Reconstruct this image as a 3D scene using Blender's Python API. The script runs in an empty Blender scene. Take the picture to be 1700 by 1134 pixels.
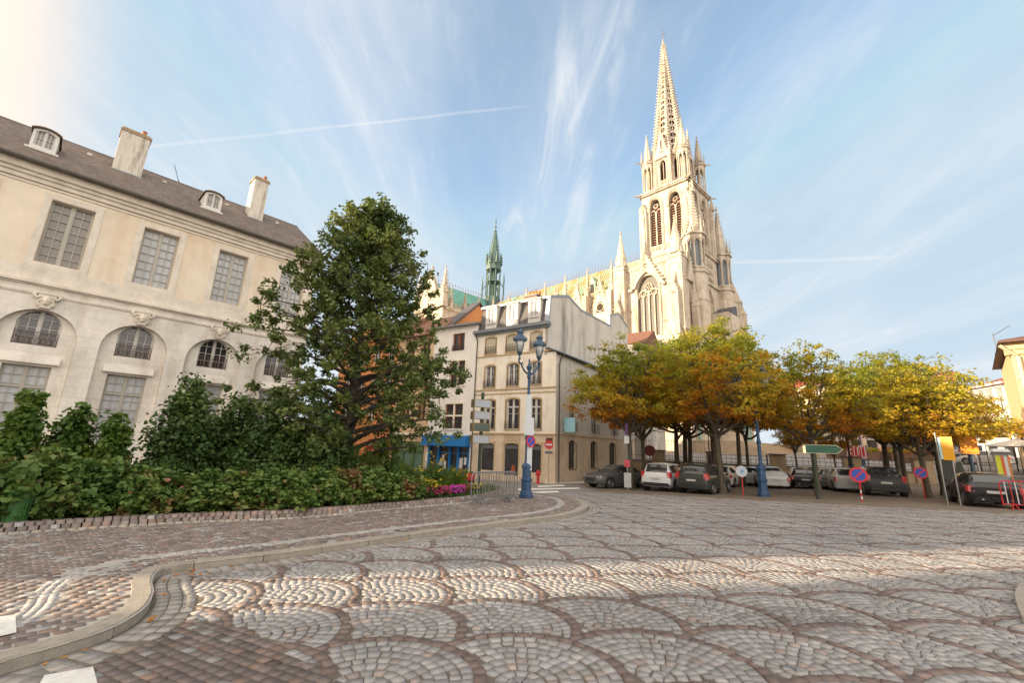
import bpy, math, random
import numpy as np
from mathutils import Vector, Matrix, geometry
scene = bpy.context.scene
C = scene.collection
rad = math.radians
# ------------------------------------------------------------------ camera, sky, sun, exposure
F_PX = 726.07; PITCH = rad(13.528); ROLL = rad(-2.05); EYE = 1.75
_cp, _sp, _cr, _sr = math.cos(PITCH), math.sin(PITCH), math.cos(ROLL), math.sin(ROLL)
CM = np.array([[_cr, _sr, 0], [-_sr, _cr, 0], [0, 0, 1]]) @ np.array([[1, 0, 0], [0, _sp, -_cp], [0, _cp, _sp]])
cam_d = bpy.data.cameras.new('camera'); cam = bpy.data.objects.new('camera', cam_d); C.objects.link(cam)
cam_d.sensor_width = 36; cam_d.lens = F_PX * 36 / 1700; cam_d.clip_start = 0.1; cam_d.clip_end = 3000
_r, _u, _b = CM[0], -CM[1], -CM[2]
cam.matrix_world = Matrix(((_r[0], _u[0], _b[0], 0), (_r[1], _u[1], _b[1], 0), (_r[2], _u[2], _b[2], EYE), (0, 0, 0, 1)))
scene.camera = cam
SUN_EL = rad(13.6); SUN_AZ = rad(-103.6)          # azimuth measured from +Y towards +X
world = bpy.data.worlds.new('World'); scene.world = world; world.use_nodes = True
wn = world.node_tree.nodes; wl = world.node_tree.links
bg = wn['Background']; sky = wn.new('ShaderNodeTexSky'); sky.sky_type = 'NISHITA'; sky.sun_disc = False
sky.sun_elevation = SUN_EL; sky.sun_rotation = SUN_AZ % (2 * math.pi)
sky.air_density = 1.0; sky.dust_density = 1.2; sky.ozone_density = 1.6
SKY_STRENGTH = 0.15; SUN_STRENGTH = 3.5; EXPOSURE = 1.75
bg.inputs['Strength'].default_value = SKY_STRENGTH
# thin cirrus drawn on the sky dome by direction
tc = wn.new('ShaderNodeTexCoord')
sep = wn.new('ShaderNodeSeparateXYZ'); wl.new(tc.outputs['Generated'], sep.inputs[0])
zc = wn.new('ShaderNodeMath'); zc.operation = 'MAXIMUM'; wl.new(sep.outputs[2], zc.inputs[0]); zc.inputs[1].default_value = 0.03
za = wn.new('ShaderNodeMath'); za.operation = 'ADD'; wl.new(zc.outputs[0], za.inputs[0]); za.inputs[1].default_value = 0.12
dx = wn.new('ShaderNodeMath'); dx.operation = 'DIVIDE'; wl.new(sep.outputs[0], dx.inputs[0]); wl.new(za.outputs[0], dx.inputs[1])
dy = wn.new('ShaderNodeMath'); dy.operation = 'DIVIDE'; wl.new(sep.outputs[1], dy.inputs[0]); wl.new(za.outputs[0], dy.inputs[1])
cmb = wn.new('ShaderNodeCombineXYZ'); wl.new(dx.outputs[0], cmb.inputs[0]); wl.new(dy.outputs[0], cmb.inputs[1])
def cloud(rotz, scl, nscale, lo, hi, dist_, loc=(0, 0, 0), detail=9):
    m = wn.new('ShaderNodeMapping'); m.inputs['Rotation'].default_value = (0, 0, rotz); m.inputs['Scale'].default_value = scl; m.inputs['Location'].default_value = loc
    wl.new(cmb.outputs[0], m.inputs[0])
    n = wn.new('ShaderNodeTexNoise'); n.inputs['Scale'].default_value = nscale; n.inputs['Detail'].default_value = detail
    n.inputs['Roughness'].default_value = 0.62; n.inputs['Distortion'].default_value = dist_
    wl.new(m.outputs[0], n.inputs['Vector'])
    r = wn.new('ShaderNodeMapRange'); r.interpolation_type = 'SMOOTHERSTEP'; wl.new(n.outputs[0], r.inputs[0]); r.inputs[1].default_value = lo; r.inputs[2].default_value = hi
    return r.outputs[0]
def wmath(op, a, b):
    m = wn.new('ShaderNodeMath'); m.operation = op
    for i, v in enumerate((a, b)):
        if isinstance(v, (int, float)): m.inputs[i].default_value = v
        else: wl.new(v, m.inputs[i])
    return m.outputs[0]
c1 = cloud(rad(14), (1.6, 0.42, 1), 1.25, 0.38, 0.74, 0.5)
c2 = cloud(rad(-20), (1.2, 0.5, 1), 0.8, 0.40, 0.74, 0.3, (3.1, 1.7, 0))
c3 = cloud(rad(10), (6, 0.9, 1), 2.2, 0.40, 0.80, 0.7, (7, 2, 0))
wisps = wmath('MULTIPLY', c1, wmath('ADD', 0.45, wmath('MULTIPLY', c3, 0.55)))
veil = wmath('MULTIPLY', c2, 0.42)
cl = wmath('MINIMUM', wmath('ADD', wmath('MULTIPLY', wisps, 0.62), wmath('ADD', veil, 0.06)), 0.9)
# a brighter feathered band of cirrus and two condensation trails, along their own directions on the dome
def dirv(px, py):
    d = CM.T @ np.array([(px - 850) / F_PX, (py - 567) / F_PX, 1.0]); return d / np.linalg.norm(d)
def trail(p1, p2, width, soft, amount, breakup=0.0):
    a, b = dirv(*p1), dirv(*p2); n = np.cross(a, b); n /= np.linalg.norm(n); mid = a + b; mid /= np.linalg.norm(mid); half = float(a @ mid)
    d1 = wn.new('ShaderNodeVectorMath'); d1.operation = 'DOT_PRODUCT'; wl.new(tc.outputs['Generated'], d1.inputs[0]); d1.inputs[1].default_value = tuple(n)
    d2 = wn.new('ShaderNodeVectorMath'); d2.operation = 'DOT_PRODUCT'; wl.new(tc.outputs['Generated'], d2.inputs[0]); d2.inputs[1].default_value = tuple(mid)
    off = d1.outputs['Value']
    if breakup:
        nn = wn.new('ShaderNodeTexNoise'); nn.inputs['Scale'].default_value = 5; nn.inputs['Detail'].default_value = 6; wl.new(tc.outputs['Generated'], nn.inputs['Vector'])
        off = wmath('ADD', off, wmath('MULTIPLY', wmath('SUBTRACT', nn.outputs[0], 0.5), breakup))
    ab = wmath('ABSOLUTE', off, 0)
    r = wn.new('ShaderNodeMapRange'); r.interpolation_type = 'SMOOTHSTEP'; wl.new(wmath('SUBTRACT', width, ab), r.inputs[0]); r.inputs[1].default_value = 0; r.inputs[2].default_value = width * (1 - soft); r.inputs[3].default_value = 0; r.inputs[4].default_value = amount
    e = wn.new('ShaderNodeMapRange'); e.interpolation_type = 'SMOOTHSTEP'; wl.new(d2.outputs['Value'], e.inputs[0]); e.inputs[1].default_value = half; e.inputs[2].default_value = half + (1 - half) * 0.5
    return wmath('MULTIPLY', r.outputs[0], e.outputs[0])
band = wmath('MULTIPLY', trail((1075, -60), (850, 430), 0.19, 0.0, 0.6, 0.26), wmath('ADD', 0.25, wmath('MULTIPLY', c3, 0.85)))
tr = wmath('ADD', trail((120, 258), (900, 172), 0.004, 0.1, 0.26, 0.007), trail((1180, 436), (1500, 428), 0.006, 0.1, 0.28, 0.008))
cl = wmath('MINIMUM', wmath('ADD', wmath('ADD', cl, band), tr), 0.92)
hz = wn.new('ShaderNodeMapRange'); wl.new(sep.outputs[2], hz.inputs[0]); hz.inputs[1].default_value = 0.0; hz.inputs[2].default_value = 0.55; hz.inputs[3].default_value = 0.35; hz.inputs[4].default_value = 0.0
cl = wmath('MINIMUM', wmath('ADD', cl, hz.outputs[0]), 0.93)
mixc = wn.new('ShaderNodeMix'); mixc.data_type = 'RGBA'; wl.new(cl, mixc.inputs[0])
skyb = wn.new('ShaderNodeMix'); skyb.data_type = 'RGBA'; skyb.blend_type = 'MULTIPLY'; skyb.inputs[0].default_value = 1
SKY_GAIN = (0.95, 0.90, 0.80, 1); CLOUD_COL = (1.72, 1.80, 1.88, 1)
wl.new(sky.outputs[0], skyb.inputs[6]); skyb.inputs[7].default_value = SKY_GAIN
cap = wn.new('ShaderNodeMix'); cap.data_type = 'RGBA'; cap.blend_type = 'DARKEN'; cap.inputs[0].default_value = 1; wl.new(skyb.outputs[2], cap.inputs[6]); cap.inputs[7].default_value = (1.0, 1.36, 1.68, 1); wl.new(cap.outputs[2], mixc.inputs[6]); mixc.inputs[7].default_value = CLOUD_COL
# forward-scattered brightness of the sky round the low sun
sdot = wn.new('ShaderNodeVectorMath'); sdot.operation = 'DOT_PRODUCT'; wl.new(tc.outputs['Generated'], sdot.inputs[0])
sdot.inputs[1].default_value = (math.sin(SUN_AZ) * math.cos(SUN_EL), math.cos(SUN_AZ) * math.cos(SUN_EL), math.sin(SUN_EL))
au = wn.new('ShaderNodeMapRange'); au.interpolation_type = 'SMOOTHSTEP'; wl.new(sdot.outputs['Value'], au.inputs[0]); au.inputs[1].default_value = 0.56; au.inputs[2].default_value = 0.76; au.inputs[4].default_value = 1.0
mixa = wn.new('ShaderNodeMix'); mixa.data_type = 'RGBA'; wl.new(au.outputs[0], mixa.inputs[0]); wl.new(mixc.outputs[2], mixa.inputs[6]); mixa.inputs[7].default_value = (2.9, 2.2, 1.62, 1)
# capped sky holds the horizon; unseen bright cloud added overhead and behind as fill light
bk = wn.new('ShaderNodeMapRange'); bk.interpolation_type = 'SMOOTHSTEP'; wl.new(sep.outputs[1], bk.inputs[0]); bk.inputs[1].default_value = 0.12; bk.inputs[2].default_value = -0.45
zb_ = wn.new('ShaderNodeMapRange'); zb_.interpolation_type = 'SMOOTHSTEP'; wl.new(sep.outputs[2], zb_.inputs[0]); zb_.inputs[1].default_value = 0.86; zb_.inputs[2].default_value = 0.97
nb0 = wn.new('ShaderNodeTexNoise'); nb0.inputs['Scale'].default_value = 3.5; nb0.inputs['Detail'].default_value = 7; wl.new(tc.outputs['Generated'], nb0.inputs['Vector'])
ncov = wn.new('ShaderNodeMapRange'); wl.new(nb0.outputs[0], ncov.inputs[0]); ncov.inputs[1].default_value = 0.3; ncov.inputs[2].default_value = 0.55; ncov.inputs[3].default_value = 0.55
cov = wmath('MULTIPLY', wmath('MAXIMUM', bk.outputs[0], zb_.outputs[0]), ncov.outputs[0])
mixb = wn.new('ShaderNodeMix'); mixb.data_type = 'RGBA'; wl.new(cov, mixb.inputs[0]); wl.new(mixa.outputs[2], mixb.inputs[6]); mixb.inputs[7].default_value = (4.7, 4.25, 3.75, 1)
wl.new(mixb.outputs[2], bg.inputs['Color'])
sun_d = bpy.data.lights.new('sun', 'SUN'); sun = bpy.data.objects.new('sun', sun_d); C.objects.link(sun)
sun_d.energy = SUN_STRENGTH; sun_d.angle = rad(0.5); sun_d.color = (1.0, 0.79, 0.54)
_sd = Vector((math.sin(SUN_AZ) * math.cos(SUN_EL), math.cos(SUN_AZ) * math.cos(SUN_EL), math.sin(SUN_EL)))
sun.rotation_euler = _sd.to_track_quat('Z', 'Y').to_euler(); sun.location = (-30, -10, 40)
scene.view_settings.view_transform = 'Standard'; scene.view_settings.look = 'None'
scene.view_settings.exposure = EXPOSURE; scene.view_settings.gamma = 1
scene.render.engine = 'CYCLES'
rng = np.random.default_rng(7); random.seed(7)
# ------------------------------------------------------------------ ground form and pixel helpers (for real positions)
P1 = np.array([13.4, 46.2]); WD = np.array([0.918, -0.396]); WD = WD / np.linalg.norm(WD); WN = np.array([-WD[1], WD[0]])
S_END = 22.5
def sstep(a, b, x):
    t = np.clip((x - a) / (b - a), 0, 1); return t * t * (3 - 2 * t)
def G(x, y):
    x = np.asarray(x, float); y = np.asarray(y, float)
    base = 0.018 * np.clip(x, -40, 45) - 0.025 * np.clip(y, -30, 50)
    px, py = x - P1[0], y - P1[1]
    w = px * WN[0] + py * WN[1]; s = px * WD[0] + py * WD[1]
    up = 0.8 + 0.047 * np.clip(w, 0, 75)
    step = sstep(0.15, 1.3, w); ramp = sstep(-11, 9, w)
    k = sstep(S_END, S_END + 4, s)
    t = step * (1 - k) + ramp * k
    t = t * sstep(-2.5, -1.0, s)
    return base * (1 - t) + up * t
def ray(px, py):
    return CM.T @ np.array([(px - 850) / F_PX, (py - 567) / F_PX, 1.0])
def at(px, py, d):          # point at horizontal distance d along a sight line
    r = ray(px, py); k = d / math.hypot(r[0], r[1]); return Vector((r[0] * k, r[1] * k, EYE + r[2] * k))
def gp(px, py):             # where a sight line meets the tilted lower ground plane
    r = ray(px, py); t = -EYE / (r[2] - 0.018 * r[0] + 0.025 * r[1]); return Vector((r[0] * t, r[1] * t, EYE + r[2] * t))
def on_g(px, d, dz=0.0):    # ground spot under pixel column px (near the horizon) at distance d
    r = ray(px, 760); k = d / math.hypot(r[0], r[1]); x, y = r[0] * k, r[1] * k
    return Vector((x, y, float(G(x, y)) + dz))
# ------------------------------------------------------------------ materials
MATS = {}
def nt(name):
    m = bpy.data.materials.new(name); m.use_nodes = True; return m, m.node_tree.nodes, m.node_tree.links, m.node_tree.nodes['Principled BSDF']
def mat(name, col, rough=0.7, metal=0.0, var=0.12, scale=3.0, bump=0.0, bscale=20.0, stain_tint=None, spec=0.5, coords='Object', coat=0.0, detail=6):
    if name in MATS: return MATS[name]
    m, N, L, B = nt(name); tcn = N.new('ShaderNodeTexCoord')
    B.inputs['Roughness'].default_value = rough; B.inputs['Metallic'].default_value = metal; B.inputs['Specular IOR Level'].default_value = spec
    if coat: B.inputs['Coat Weight'].default_value = coat; B.inputs['Coat Roughness'].default_value = 0.05
    n = N.new('ShaderNodeTexNoise'); n.inputs['Scale'].default_value = scale; n.inputs['Detail'].default_value = detail; n.inputs['Roughness'].default_value = 0.65
    L.new(tcn.outputs[coords], n.inputs['Vector'])
    r = N.new('ShaderNodeValToRGB'); L.new(n.outputs[0], r.inputs[0])
    c = np.array(col[:3]); r.color_ramp.elements[0].position = 0.3; r.color_ramp.elements[1].position = 0.7
    r.color_ramp.elements[0].color = (*np.clip(c * (1 - var), 0, 1), 1); r.color_ramp.elements[1].color = (*np.clip(c * (1 + var), 0, 1), 1)
    out = r.outputs[0]
    if stain_tint:
        mp = N.new('ShaderNodeMapping'); mp.inputs['Scale'].default_value = stain_tint.get('s', (2.2, 2.2, 0.25)); L.new(tcn.outputs[coords], mp.inputs[0])
        sn = N.new('ShaderNodeTexNoise'); sn.inputs['Scale'].default_value = stain_tint.get('scale', 1.2); sn.inputs['Detail'].default_value = 8; sn.inputs['Roughness'].default_value = 0.7; L.new(mp.outputs[0], sn.inputs['Vector'])
        mr = N.new('ShaderNodeMapRange'); L.new(sn.outputs[0], mr.inputs[0]); mr.inputs[1].default_value = stain_tint.get('lo', 0.5); mr.inputs[2].default_value = stain_tint.get('hi', 0.75); mr.inputs[4].default_value = stain_tint.get('amt', 0.6)
        mx = N.new('ShaderNodeMix'); mx.data_type = 'RGBA'; L.new(mr.outputs[0], mx.inputs[0]); L.new(out, mx.inputs[6]); mx.inputs[7].default_value = (*stain_tint['col'], 1); out = mx.outputs[2]
    L.new(out, B.inputs['Base Color'])
    if bump:
        bn = N.new('ShaderNodeTexNoise'); bn.inputs['Scale'].default_value = bscale; bn.inputs['Detail'].default_value = 6; L.new(tcn.outputs[coords], bn.inputs['Vector'])
        bb = N.new('ShaderNodeBump'); bb.inputs['Strength'].default_value = bump; bb.inputs['Distance'].default_value = 0.05; L.new(bn.outputs[0], bb.inputs['Height']); L.new(bb.outputs[0], B.inputs['Normal'])
    MATS[name] = m; return m
def brick_mat(name, c1_, c2_, mortar, bw, bh, msize=0.01, rough=0.8, plane='xz', bump=0.4, var_scale=1.5, stain_tint=None, offset=0.5, squash=1.0):
    m, N, L, B = nt(name); tcn = N.new('ShaderNodeTexCoord'); sp = N.new('ShaderNodeSeparateXYZ'); L.new(tcn.outputs['Object'], sp.inputs[0])
    cb = N.new('ShaderNodeCombineXYZ')
    if plane == 'xz': L.new(sp.outputs[0], cb.inputs[0]); L.new(sp.outputs[2], cb.inputs[1])
    elif plane == 'yz': L.new(sp.outputs[1], cb.inputs[0]); L.new(sp.outputs[2], cb.inputs[1])
    elif plane == 'xyz':
        ad = N.new('ShaderNodeMath'); L.new(sp.outputs[0], ad.inputs[0]); L.new(sp.outputs[1], ad.inputs[1]); L.new(ad.outputs[0], cb.inputs[0]); L.new(sp.outputs[2], cb.inputs[1])
    else: L.new(sp.outputs[0], cb.inputs[0]); L.new(sp.outputs[1], cb.inputs[1])
    br = N.new('ShaderNodeTexBrick'); L.new(cb.outputs[0], br.inputs['Vector']); br.inputs['Scale'].default_value = 1
    br.inputs['Brick Width'].default_value = bw; br.inputs['Row Height'].default_value = bh; br.inputs['Mortar Size'].default_value = msize; br.inputs['Mortar Smooth'].default_value = 0.2
    br.inputs['Color1'].default_value = (*c1_, 1); br.inputs['Color2'].default_value = (*c2_, 1); br.inputs['Mortar'].default_value = (*mortar, 1); br.offset = offset
    n = N.new('ShaderNodeTexNoise'); n.inputs['Scale'].default_value = var_scale; n.inputs['Detail'].default_value = 8; n.inputs['Roughness'].default_value = 0.7; L.new(tcn.outputs['Object'], n.inputs['Vector'])
    mr = N.new('ShaderNodeMapRange'); L.new(n.outputs[0], mr.inputs[0]); mr.inputs[1].default_value = 0.3; mr.inputs[2].default_value = 0.7; mr.inputs[3].default_value = 0.78; mr.inputs[4].default_value = 1.15
    mx = N.new('ShaderNodeMix'); mx.data_type = 'RGBA'; mx.blend_type = 'MULTIPLY'; mx.inputs[0].default_value = 1; L.new(br.outputs['Color'], mx.inputs[6]); L.new(mr.outputs[0], mx.inputs[7])
    out = mx.outputs[2]
    if stain_tint:
        mp = N.new('ShaderNodeMapping'); mp.inputs['Scale'].default_value = stain_tint.get('s', (2.2, 2.2, 0.25)); L.new(tcn.outputs['Object'], mp.inputs[0])
        sn = N.new('ShaderNodeTexNoise'); sn.inputs['Scale'].default_value = stain_tint.get('scale', 1.2); sn.inputs['Detail'].default_value = 8; L.new(mp.outputs[0], sn.inputs['Vector'])
        m2 = N.new('ShaderNodeMapRange'); L.new(sn.outputs[0], m2.inputs[0]); m2.inputs[1].default_value = stain_tint.get('lo', 0.5); m2.inputs[2].default_value = stain_tint.get('hi', 0.75); m2.inputs[4].default_value = stain_tint.get('amt', 0.6)
        m3 = N.new('ShaderNodeMix'); m3.data_type = 'RGBA'; L.new(m2.outputs[0], m3.inputs[0]); L.new(out, m3.inputs[6]); m3.inputs[7].default_value = (*stain_tint['col'], 1); out = m3.outputs[2]
    L.new(out, B.inputs['Base Color']); B.inputs['Roughness'].default_value = rough
    bb = N.new('ShaderNodeBump'); bb.inputs['Strength'].default_value = bump; bb.inputs['Distance'].default_value = 0.02
    hh = N.new('ShaderNodeMath'); hh.operation = 'ADD'; iv = N.new('ShaderNodeMath'); iv.operation = 'SUBTRACT'; iv.inputs[0].default_value = 1; L.new(br.outputs['Fac'], iv.inputs[1])
    n2 = N.new('ShaderNodeTexNoise'); n2.inputs['Scale'].default_value = 30; n2.inputs['Detail'].default_value = 5; L.new(tcn.outputs['Object'], n2.inputs['Vector']); sc = N.new('ShaderNodeMath'); sc.operation = 'MULTIPLY'; L.new(n2.outputs[0], sc.inputs[0]); sc.inputs[1].default_value = 0.4
    L.new(iv.outputs[0], hh.inputs[0]); L.new(sc.outputs[0], hh.inputs[1]); L.new(hh.outputs[0], bb.inputs['Height']); L.new(bb.outputs[0], B.inputs['Normal'])
    MATS[name] = m; return m
def attr_mat(name, rough=0.75, bump=0.3, bscale=40, nvar=0.25, nscale=6):
    m, N, L, B = nt(name); a = N.new('ShaderNodeAttribute'); a.attribute_name = 'Col'; tcn = N.new('ShaderNodeTexCoord')
    n = N.new('ShaderNodeTexNoise'); n.inputs['Scale'].default_value = nscale; n.inputs['Detail'].default_value = 8; n.inputs['Roughness'].default_value = 0.7; L.new(tcn.outputs['Object'], n.inputs['Vector'])
    mr = N.new('ShaderNodeMapRange'); L.new(n.outputs[0], mr.inputs[0]); mr.inputs[1].default_value = 0.3; mr.inputs[2].default_value = 0.7; mr.inputs[3].default_value = 1 - nvar; mr.inputs[4].default_value = 1 + nvar
    mx = N.new('ShaderNodeMix'); mx.data_type = 'RGBA'; mx.blend_type = 'MULTIPLY'; mx.inputs[0].default_value = 1; L.new(a.outputs['Color'], mx.inputs[6]); L.new(mr.outputs[0], mx.inputs[7])
    L.new(mx.outputs[2], B.inputs['Base Color']); B.inputs['Roughness'].default_value = rough
    bn = N.new('ShaderNodeTexNoise'); bn.inputs['Scale'].default_value = bscale; bn.inputs['Detail'].default_value = 5; L.new(tcn.outputs['Object'], bn.inputs['Vector'])
    bb = N.new('ShaderNodeBump'); bb.inputs['Strength'].default_value = bump; bb.inputs['Distance'].default_value = 0.02; L.new(bn.outputs[0], bb.inputs['Height']); L.new(bb.outputs[0], B.inputs['Normal'])
    MATS[name] = m; return m
def leaf_mat(name, stops, scale=0.5, zgrad=None, trans=0.35, rough=0.55):
    m, N, L, B = nt(name); tcn = N.new('ShaderNodeTexCoord'); oi = N.new('ShaderNodeObjectInfo')
    mp = N.new('ShaderNodeMapping'); L.new(tcn.outputs['Object'], mp.inputs[0]); cbx = N.new('ShaderNodeCombineXYZ'); ml = N.new('ShaderNodeMath'); ml.operation = 'MULTIPLY'; ml.inputs[1].default_value = 37
    L.new(oi.outputs['Random'], ml.inputs[0]); L.new(ml.outputs[0], cbx.inputs[0]); L.new(cbx.outputs[0], mp.inputs['Location'])
    n = N.new('ShaderNodeTexNoise'); n.inputs['Scale'].default_value = scale; n.inputs['Detail'].default_value = 3; L.new(mp.outputs[0], n.inputs['Vector'])
    n2 = N.new('ShaderNodeTexNoise'); n2.inputs['Scale'].default_value = 9; n2.inputs['Detail'].default_value = 2; L.new(mp.outputs[0], n2.inputs['Vector'])
    f = N.new('ShaderNodeMath'); f.operation = 'MULTIPLY_ADD'; L.new(n2.outputs[0], f.inputs[0]); f.inputs[1].default_value = 0.45
    f0 = N.new('ShaderNodeMath'); f0.operation = 'SUBTRACT'; L.new(n.outputs[0], f0.inputs[0]); f0.inputs[1].default_value = 0.225; L.new(f0.outputs[0], f.inputs[2]); fac = f.outputs[0]
    if zgrad:
        sp = N.new('ShaderNodeSeparateXYZ'); L.new(tcn.outputs['Object'], sp.inputs[0])
        mr = N.new('ShaderNodeMapRange'); L.new(sp.outputs[2], mr.inputs[0]); mr.inputs[1].default_value = zgrad[0]; mr.inputs[2].default_value = zgrad[1]; mr.inputs[3].default_value = zgrad[2]; mr.inputs[4].default_value = zgrad[3]
        ad = N.new('ShaderNodeMath'); L.new(fac, ad.inputs[0]); L.new(mr.outputs[0], ad.inputs[1]); fac = ad.outputs[0]
    r = N.new('ShaderNodeValToRGB'); L.new(fac, r.inputs[0])
    r.color_ramp.elements[0].position = stops[0][0]; r.color_ramp.elements[0].color = (*stops[0][1], 1)
    r.color_ramp.elements[1].position = stops[-1][0]; r.color_ramp.elements[1].color = (*stops[-1][1], 1)
    for p, c in stops[1:-1]: e = r.color_ramp.elements.new(p); e.color = (*c, 1)
    L.new(r.outputs[0], B.inputs['Base Color']); B.inputs['Roughness'].default_value = rough; B.inputs['Specular IOR Level'].default_value = 0.35
    tr_ = N.new('ShaderNodeBsdfTranslucent'); L.new(r.outputs[0], tr_.inputs[0]); ms = N.new('ShaderNodeMixShader'); ms.inputs[0].default_value = trans
    L.new(B.outputs[0], ms.inputs[1]); L.new(tr_.outputs[0], ms.inputs[2]); L.new(ms.outputs[0], N['Material Output'].inputs[0])
    MATS[name] = m; return m
# ------------------------------------------------------------------ mesh builder
class MB:
    def __init__(s): s.V = []; s.F = []; s.M = []; s.m = 0; s.x = Matrix.Identity(4)
    def v(s, p): s.V.append(tuple(s.x @ Vector(p))); return len(s.V) - 1
    def f(s, ids): s.F.append(tuple(ids)); s.M.append(s.m)
    def poly(s, pts): s.f([s.v(p) for p in pts])
    def box(s, x0, x1, y0, y1, z0, z1):
        a = [s.v(p) for p in ((x0, y0, z0), (x1, y0, z0), (x1, y1, z0), (x0, y1, z0), (x0, y0, z1), (x1, y0, z1), (x1, y1, z1), (x0, y1, z1))]
        for q in ((3, 2, 1, 0), (4, 5, 6, 7), (0, 1, 5, 4), (1, 2, 6, 5), (2, 3, 7, 6), (3, 0, 4, 7)): s.f([a[i] for i in q])
        return s
    def cbox(s, c, sz): return s.box(c[0] - sz[0] / 2, c[0] + sz[0] / 2, c[1] - sz[1] / 2, c[1] + sz[1] / 2, c[2], c[2] + sz[2])
    def hexa(s, lo, hi):      # lo/hi: rings of points, same count
        n = len(lo); a = [s.v(p) for p in lo]; b = [s.v(p) for p in hi]
        s.f(a[::-1]); s.f(b)
        for i in range(n): j = (i + 1) % n; s.f((a[i], a[j], b[j], b[i]))
        return s
    def cone(s, c, r0, r1, z0, z1, n=8, ph=None):
        ph = math.pi / n if ph is None else ph
        return s.hexa([(c[0] + r0 * math.cos(ph + 2 * math.pi * i / n), c[1] + r0 * math.sin(ph + 2 * math.pi * i / n), z0) for i in range(n)],
                      [(c[0] + r1 * math.cos(ph + 2 * math.pi * i / n), c[1] + r1 * math.sin(ph + 2 * math.pi * i / n), z1) for i in range(n)])
    def lathe(s, prof, n=16, c=(0, 0)):
        rings = []
        for r, z in prof: rings.append([s.v((c[0] + r * math.cos(2 * math.pi * i / n), c[1] + r * math.sin(2 * math.pi * i / n), z)) for i in range(n)])
        s.f(rings[0][::-1]); s.f(rings[-1])
        for a, b in zip(rings, rings[1:]):
            for i in range(n): j = (i + 1) % n; s.f((a[i], a[j], b[j], b[i]))
        return s
    def tube(s, pts, rr, n=6, cap=True):
        pts = [Vector(p) for p in pts]; rr = rr if hasattr(rr, '__len__') else [rr] * len(pts); rings = []; up = Vector((0, 0, 1)); prev = None
        for i, p in enumerate(pts):
            d = (pts[min(i + 1, len(pts) - 1)] - pts[max(i - 1, 0)]).normalized()
            if prev is None: prev = (up if abs(d.z) < 0.9 else Vector((1, 0, 0)))
            a = (prev - d * prev.dot(d)).normalized(); b = d.cross(a); prev = a
            rings.append([s.v(p + (a * math.cos(2 * math.pi * k / n) + b * math.sin(2 * math.pi * k / n)) * rr[i]) for k in range(n)])
        if cap: s.f(rings[0][::-1]); s.f(rings[-1])
        for a, b in zip(rings, rings[1:]):
            for i in range(n): j = (i + 1) % n; s.f((a[i], a[j], b[j], b[i]))
        return s
    def wall(s, outer, holes, y=0.0, depth=0.0, back=False):   # outer/holes: (x,z) loops, facing -y; reveals run to y+depth
        loops = [[Vector((p[0], p[1], 0)) for p in outer]] + [[Vector((p[0], p[1], 0)) for p in h] for h in holes]
        flat = [p for l in loops for p in l]; ids = [s.v((p.x, y, p.y)) for p in flat]
        for t in geometry.tessellate_polygon(loops):
            a, b, c = [flat[i] for i in t]
            if (b - a).cross(c - a).z < 0: t = (t[0], t[2], t[1])
            s.f([ids[i] for i in t])
        if depth:
            for h in holes:
                a = [s.v((p[0], y, p[1])) for p in h]; b = [s.v((p[0], y + depth, p[1])) for p in h]
                for i in range(len(h)): j = (i + 1) % len(h); s.f((a[i], a[j], b[j], b[i]))
        return s
    def slab(s, pts, y0, y1):   # closed (x,z) outline extruded in y
        n = len(pts); a = [s.v((p[0], y0, p[1])) for p in pts]; b = [s.v((p[0], y1, p[1])) for p in pts]
        loops = [[Vector((p[0], p[1], 0)) for p in pts]]
        for t in geometry.tessellate_polygon(loops): s.f([a[i] for i in t]); s.f([b[i] for i in t][::-1])
        for i in range(n): j = (i + 1) % n; s.f((a[i], a[j], b[j], b[i]))
        return s
    def build(s, name, mats, parent=None, smooth=False, off=None, fix=True):
        me = bpy.data.meshes.new(name); me.from_pydata(s.V, [], s.F)
        mats = mats if isinstance(mats, (list, tuple)) else [mats]
        for m_ in mats: me.materials.append(m_)
        if len(mats) > 1: me.polygons.foreach_set('material_index', s.M)
        me.update()
        if fix:
            import bmesh
            bm = bmesh.new(); bm.from_mesh(me); bmesh.ops.remove_doubles(bm, verts=bm.verts, dist=1e-5) if smooth else None
            bmesh.ops.recalc_face_normals(bm, faces=bm.faces); bm.to_mesh(me); bm.free()
        if smooth: me.polygons.foreach_set('use_smooth', [True] * len(me.polygons))
        if smooth == 2: me.set_sharp_from_angle(angle=rad(28))
        o = bpy.data.objects.new(name, me); C.objects.link(o)
        if parent: o.parent = parent
        if off: o.location = off
        return o
def thing(name, label, cat, loc=(0, 0, 0), rotz=0.0, group=None):
    o = bpy.data.objects.new(name, None); C.objects.link(o); o.empty_display_size = 0.3
    o.location = loc; o.rotation_euler = (0, 0, rotz); o['label'] = label; o['category'] = cat
    if group: o['group'] = group
    return o
def tag(o, label, cat, group=None, kind=None):
    if label: o['label'] = label
    if cat: o['category'] = cat
    if group: o['group'] = group
    if kind: o['kind'] = kind
    return o
def struct(o, label=None, kind='structure'):
    o['kind'] = kind
    if label: o['label'] = label
    return o
def dup(root, loc, rotz=0.0, label=None, scale=None):
    r = root.copy(); C.objects.link(r); r.location = loc; r.rotation_euler = (0, 0, rotz)
    if label: r['label'] = label
    if scale: r.scale = scale
    for ch in list(root.children):
        c = ch.copy(); C.objects.link(c); c.parent = r
        for g in ch.children:
            d = g.copy(); C.objects.link(d); d.parent = c
    return r
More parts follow.
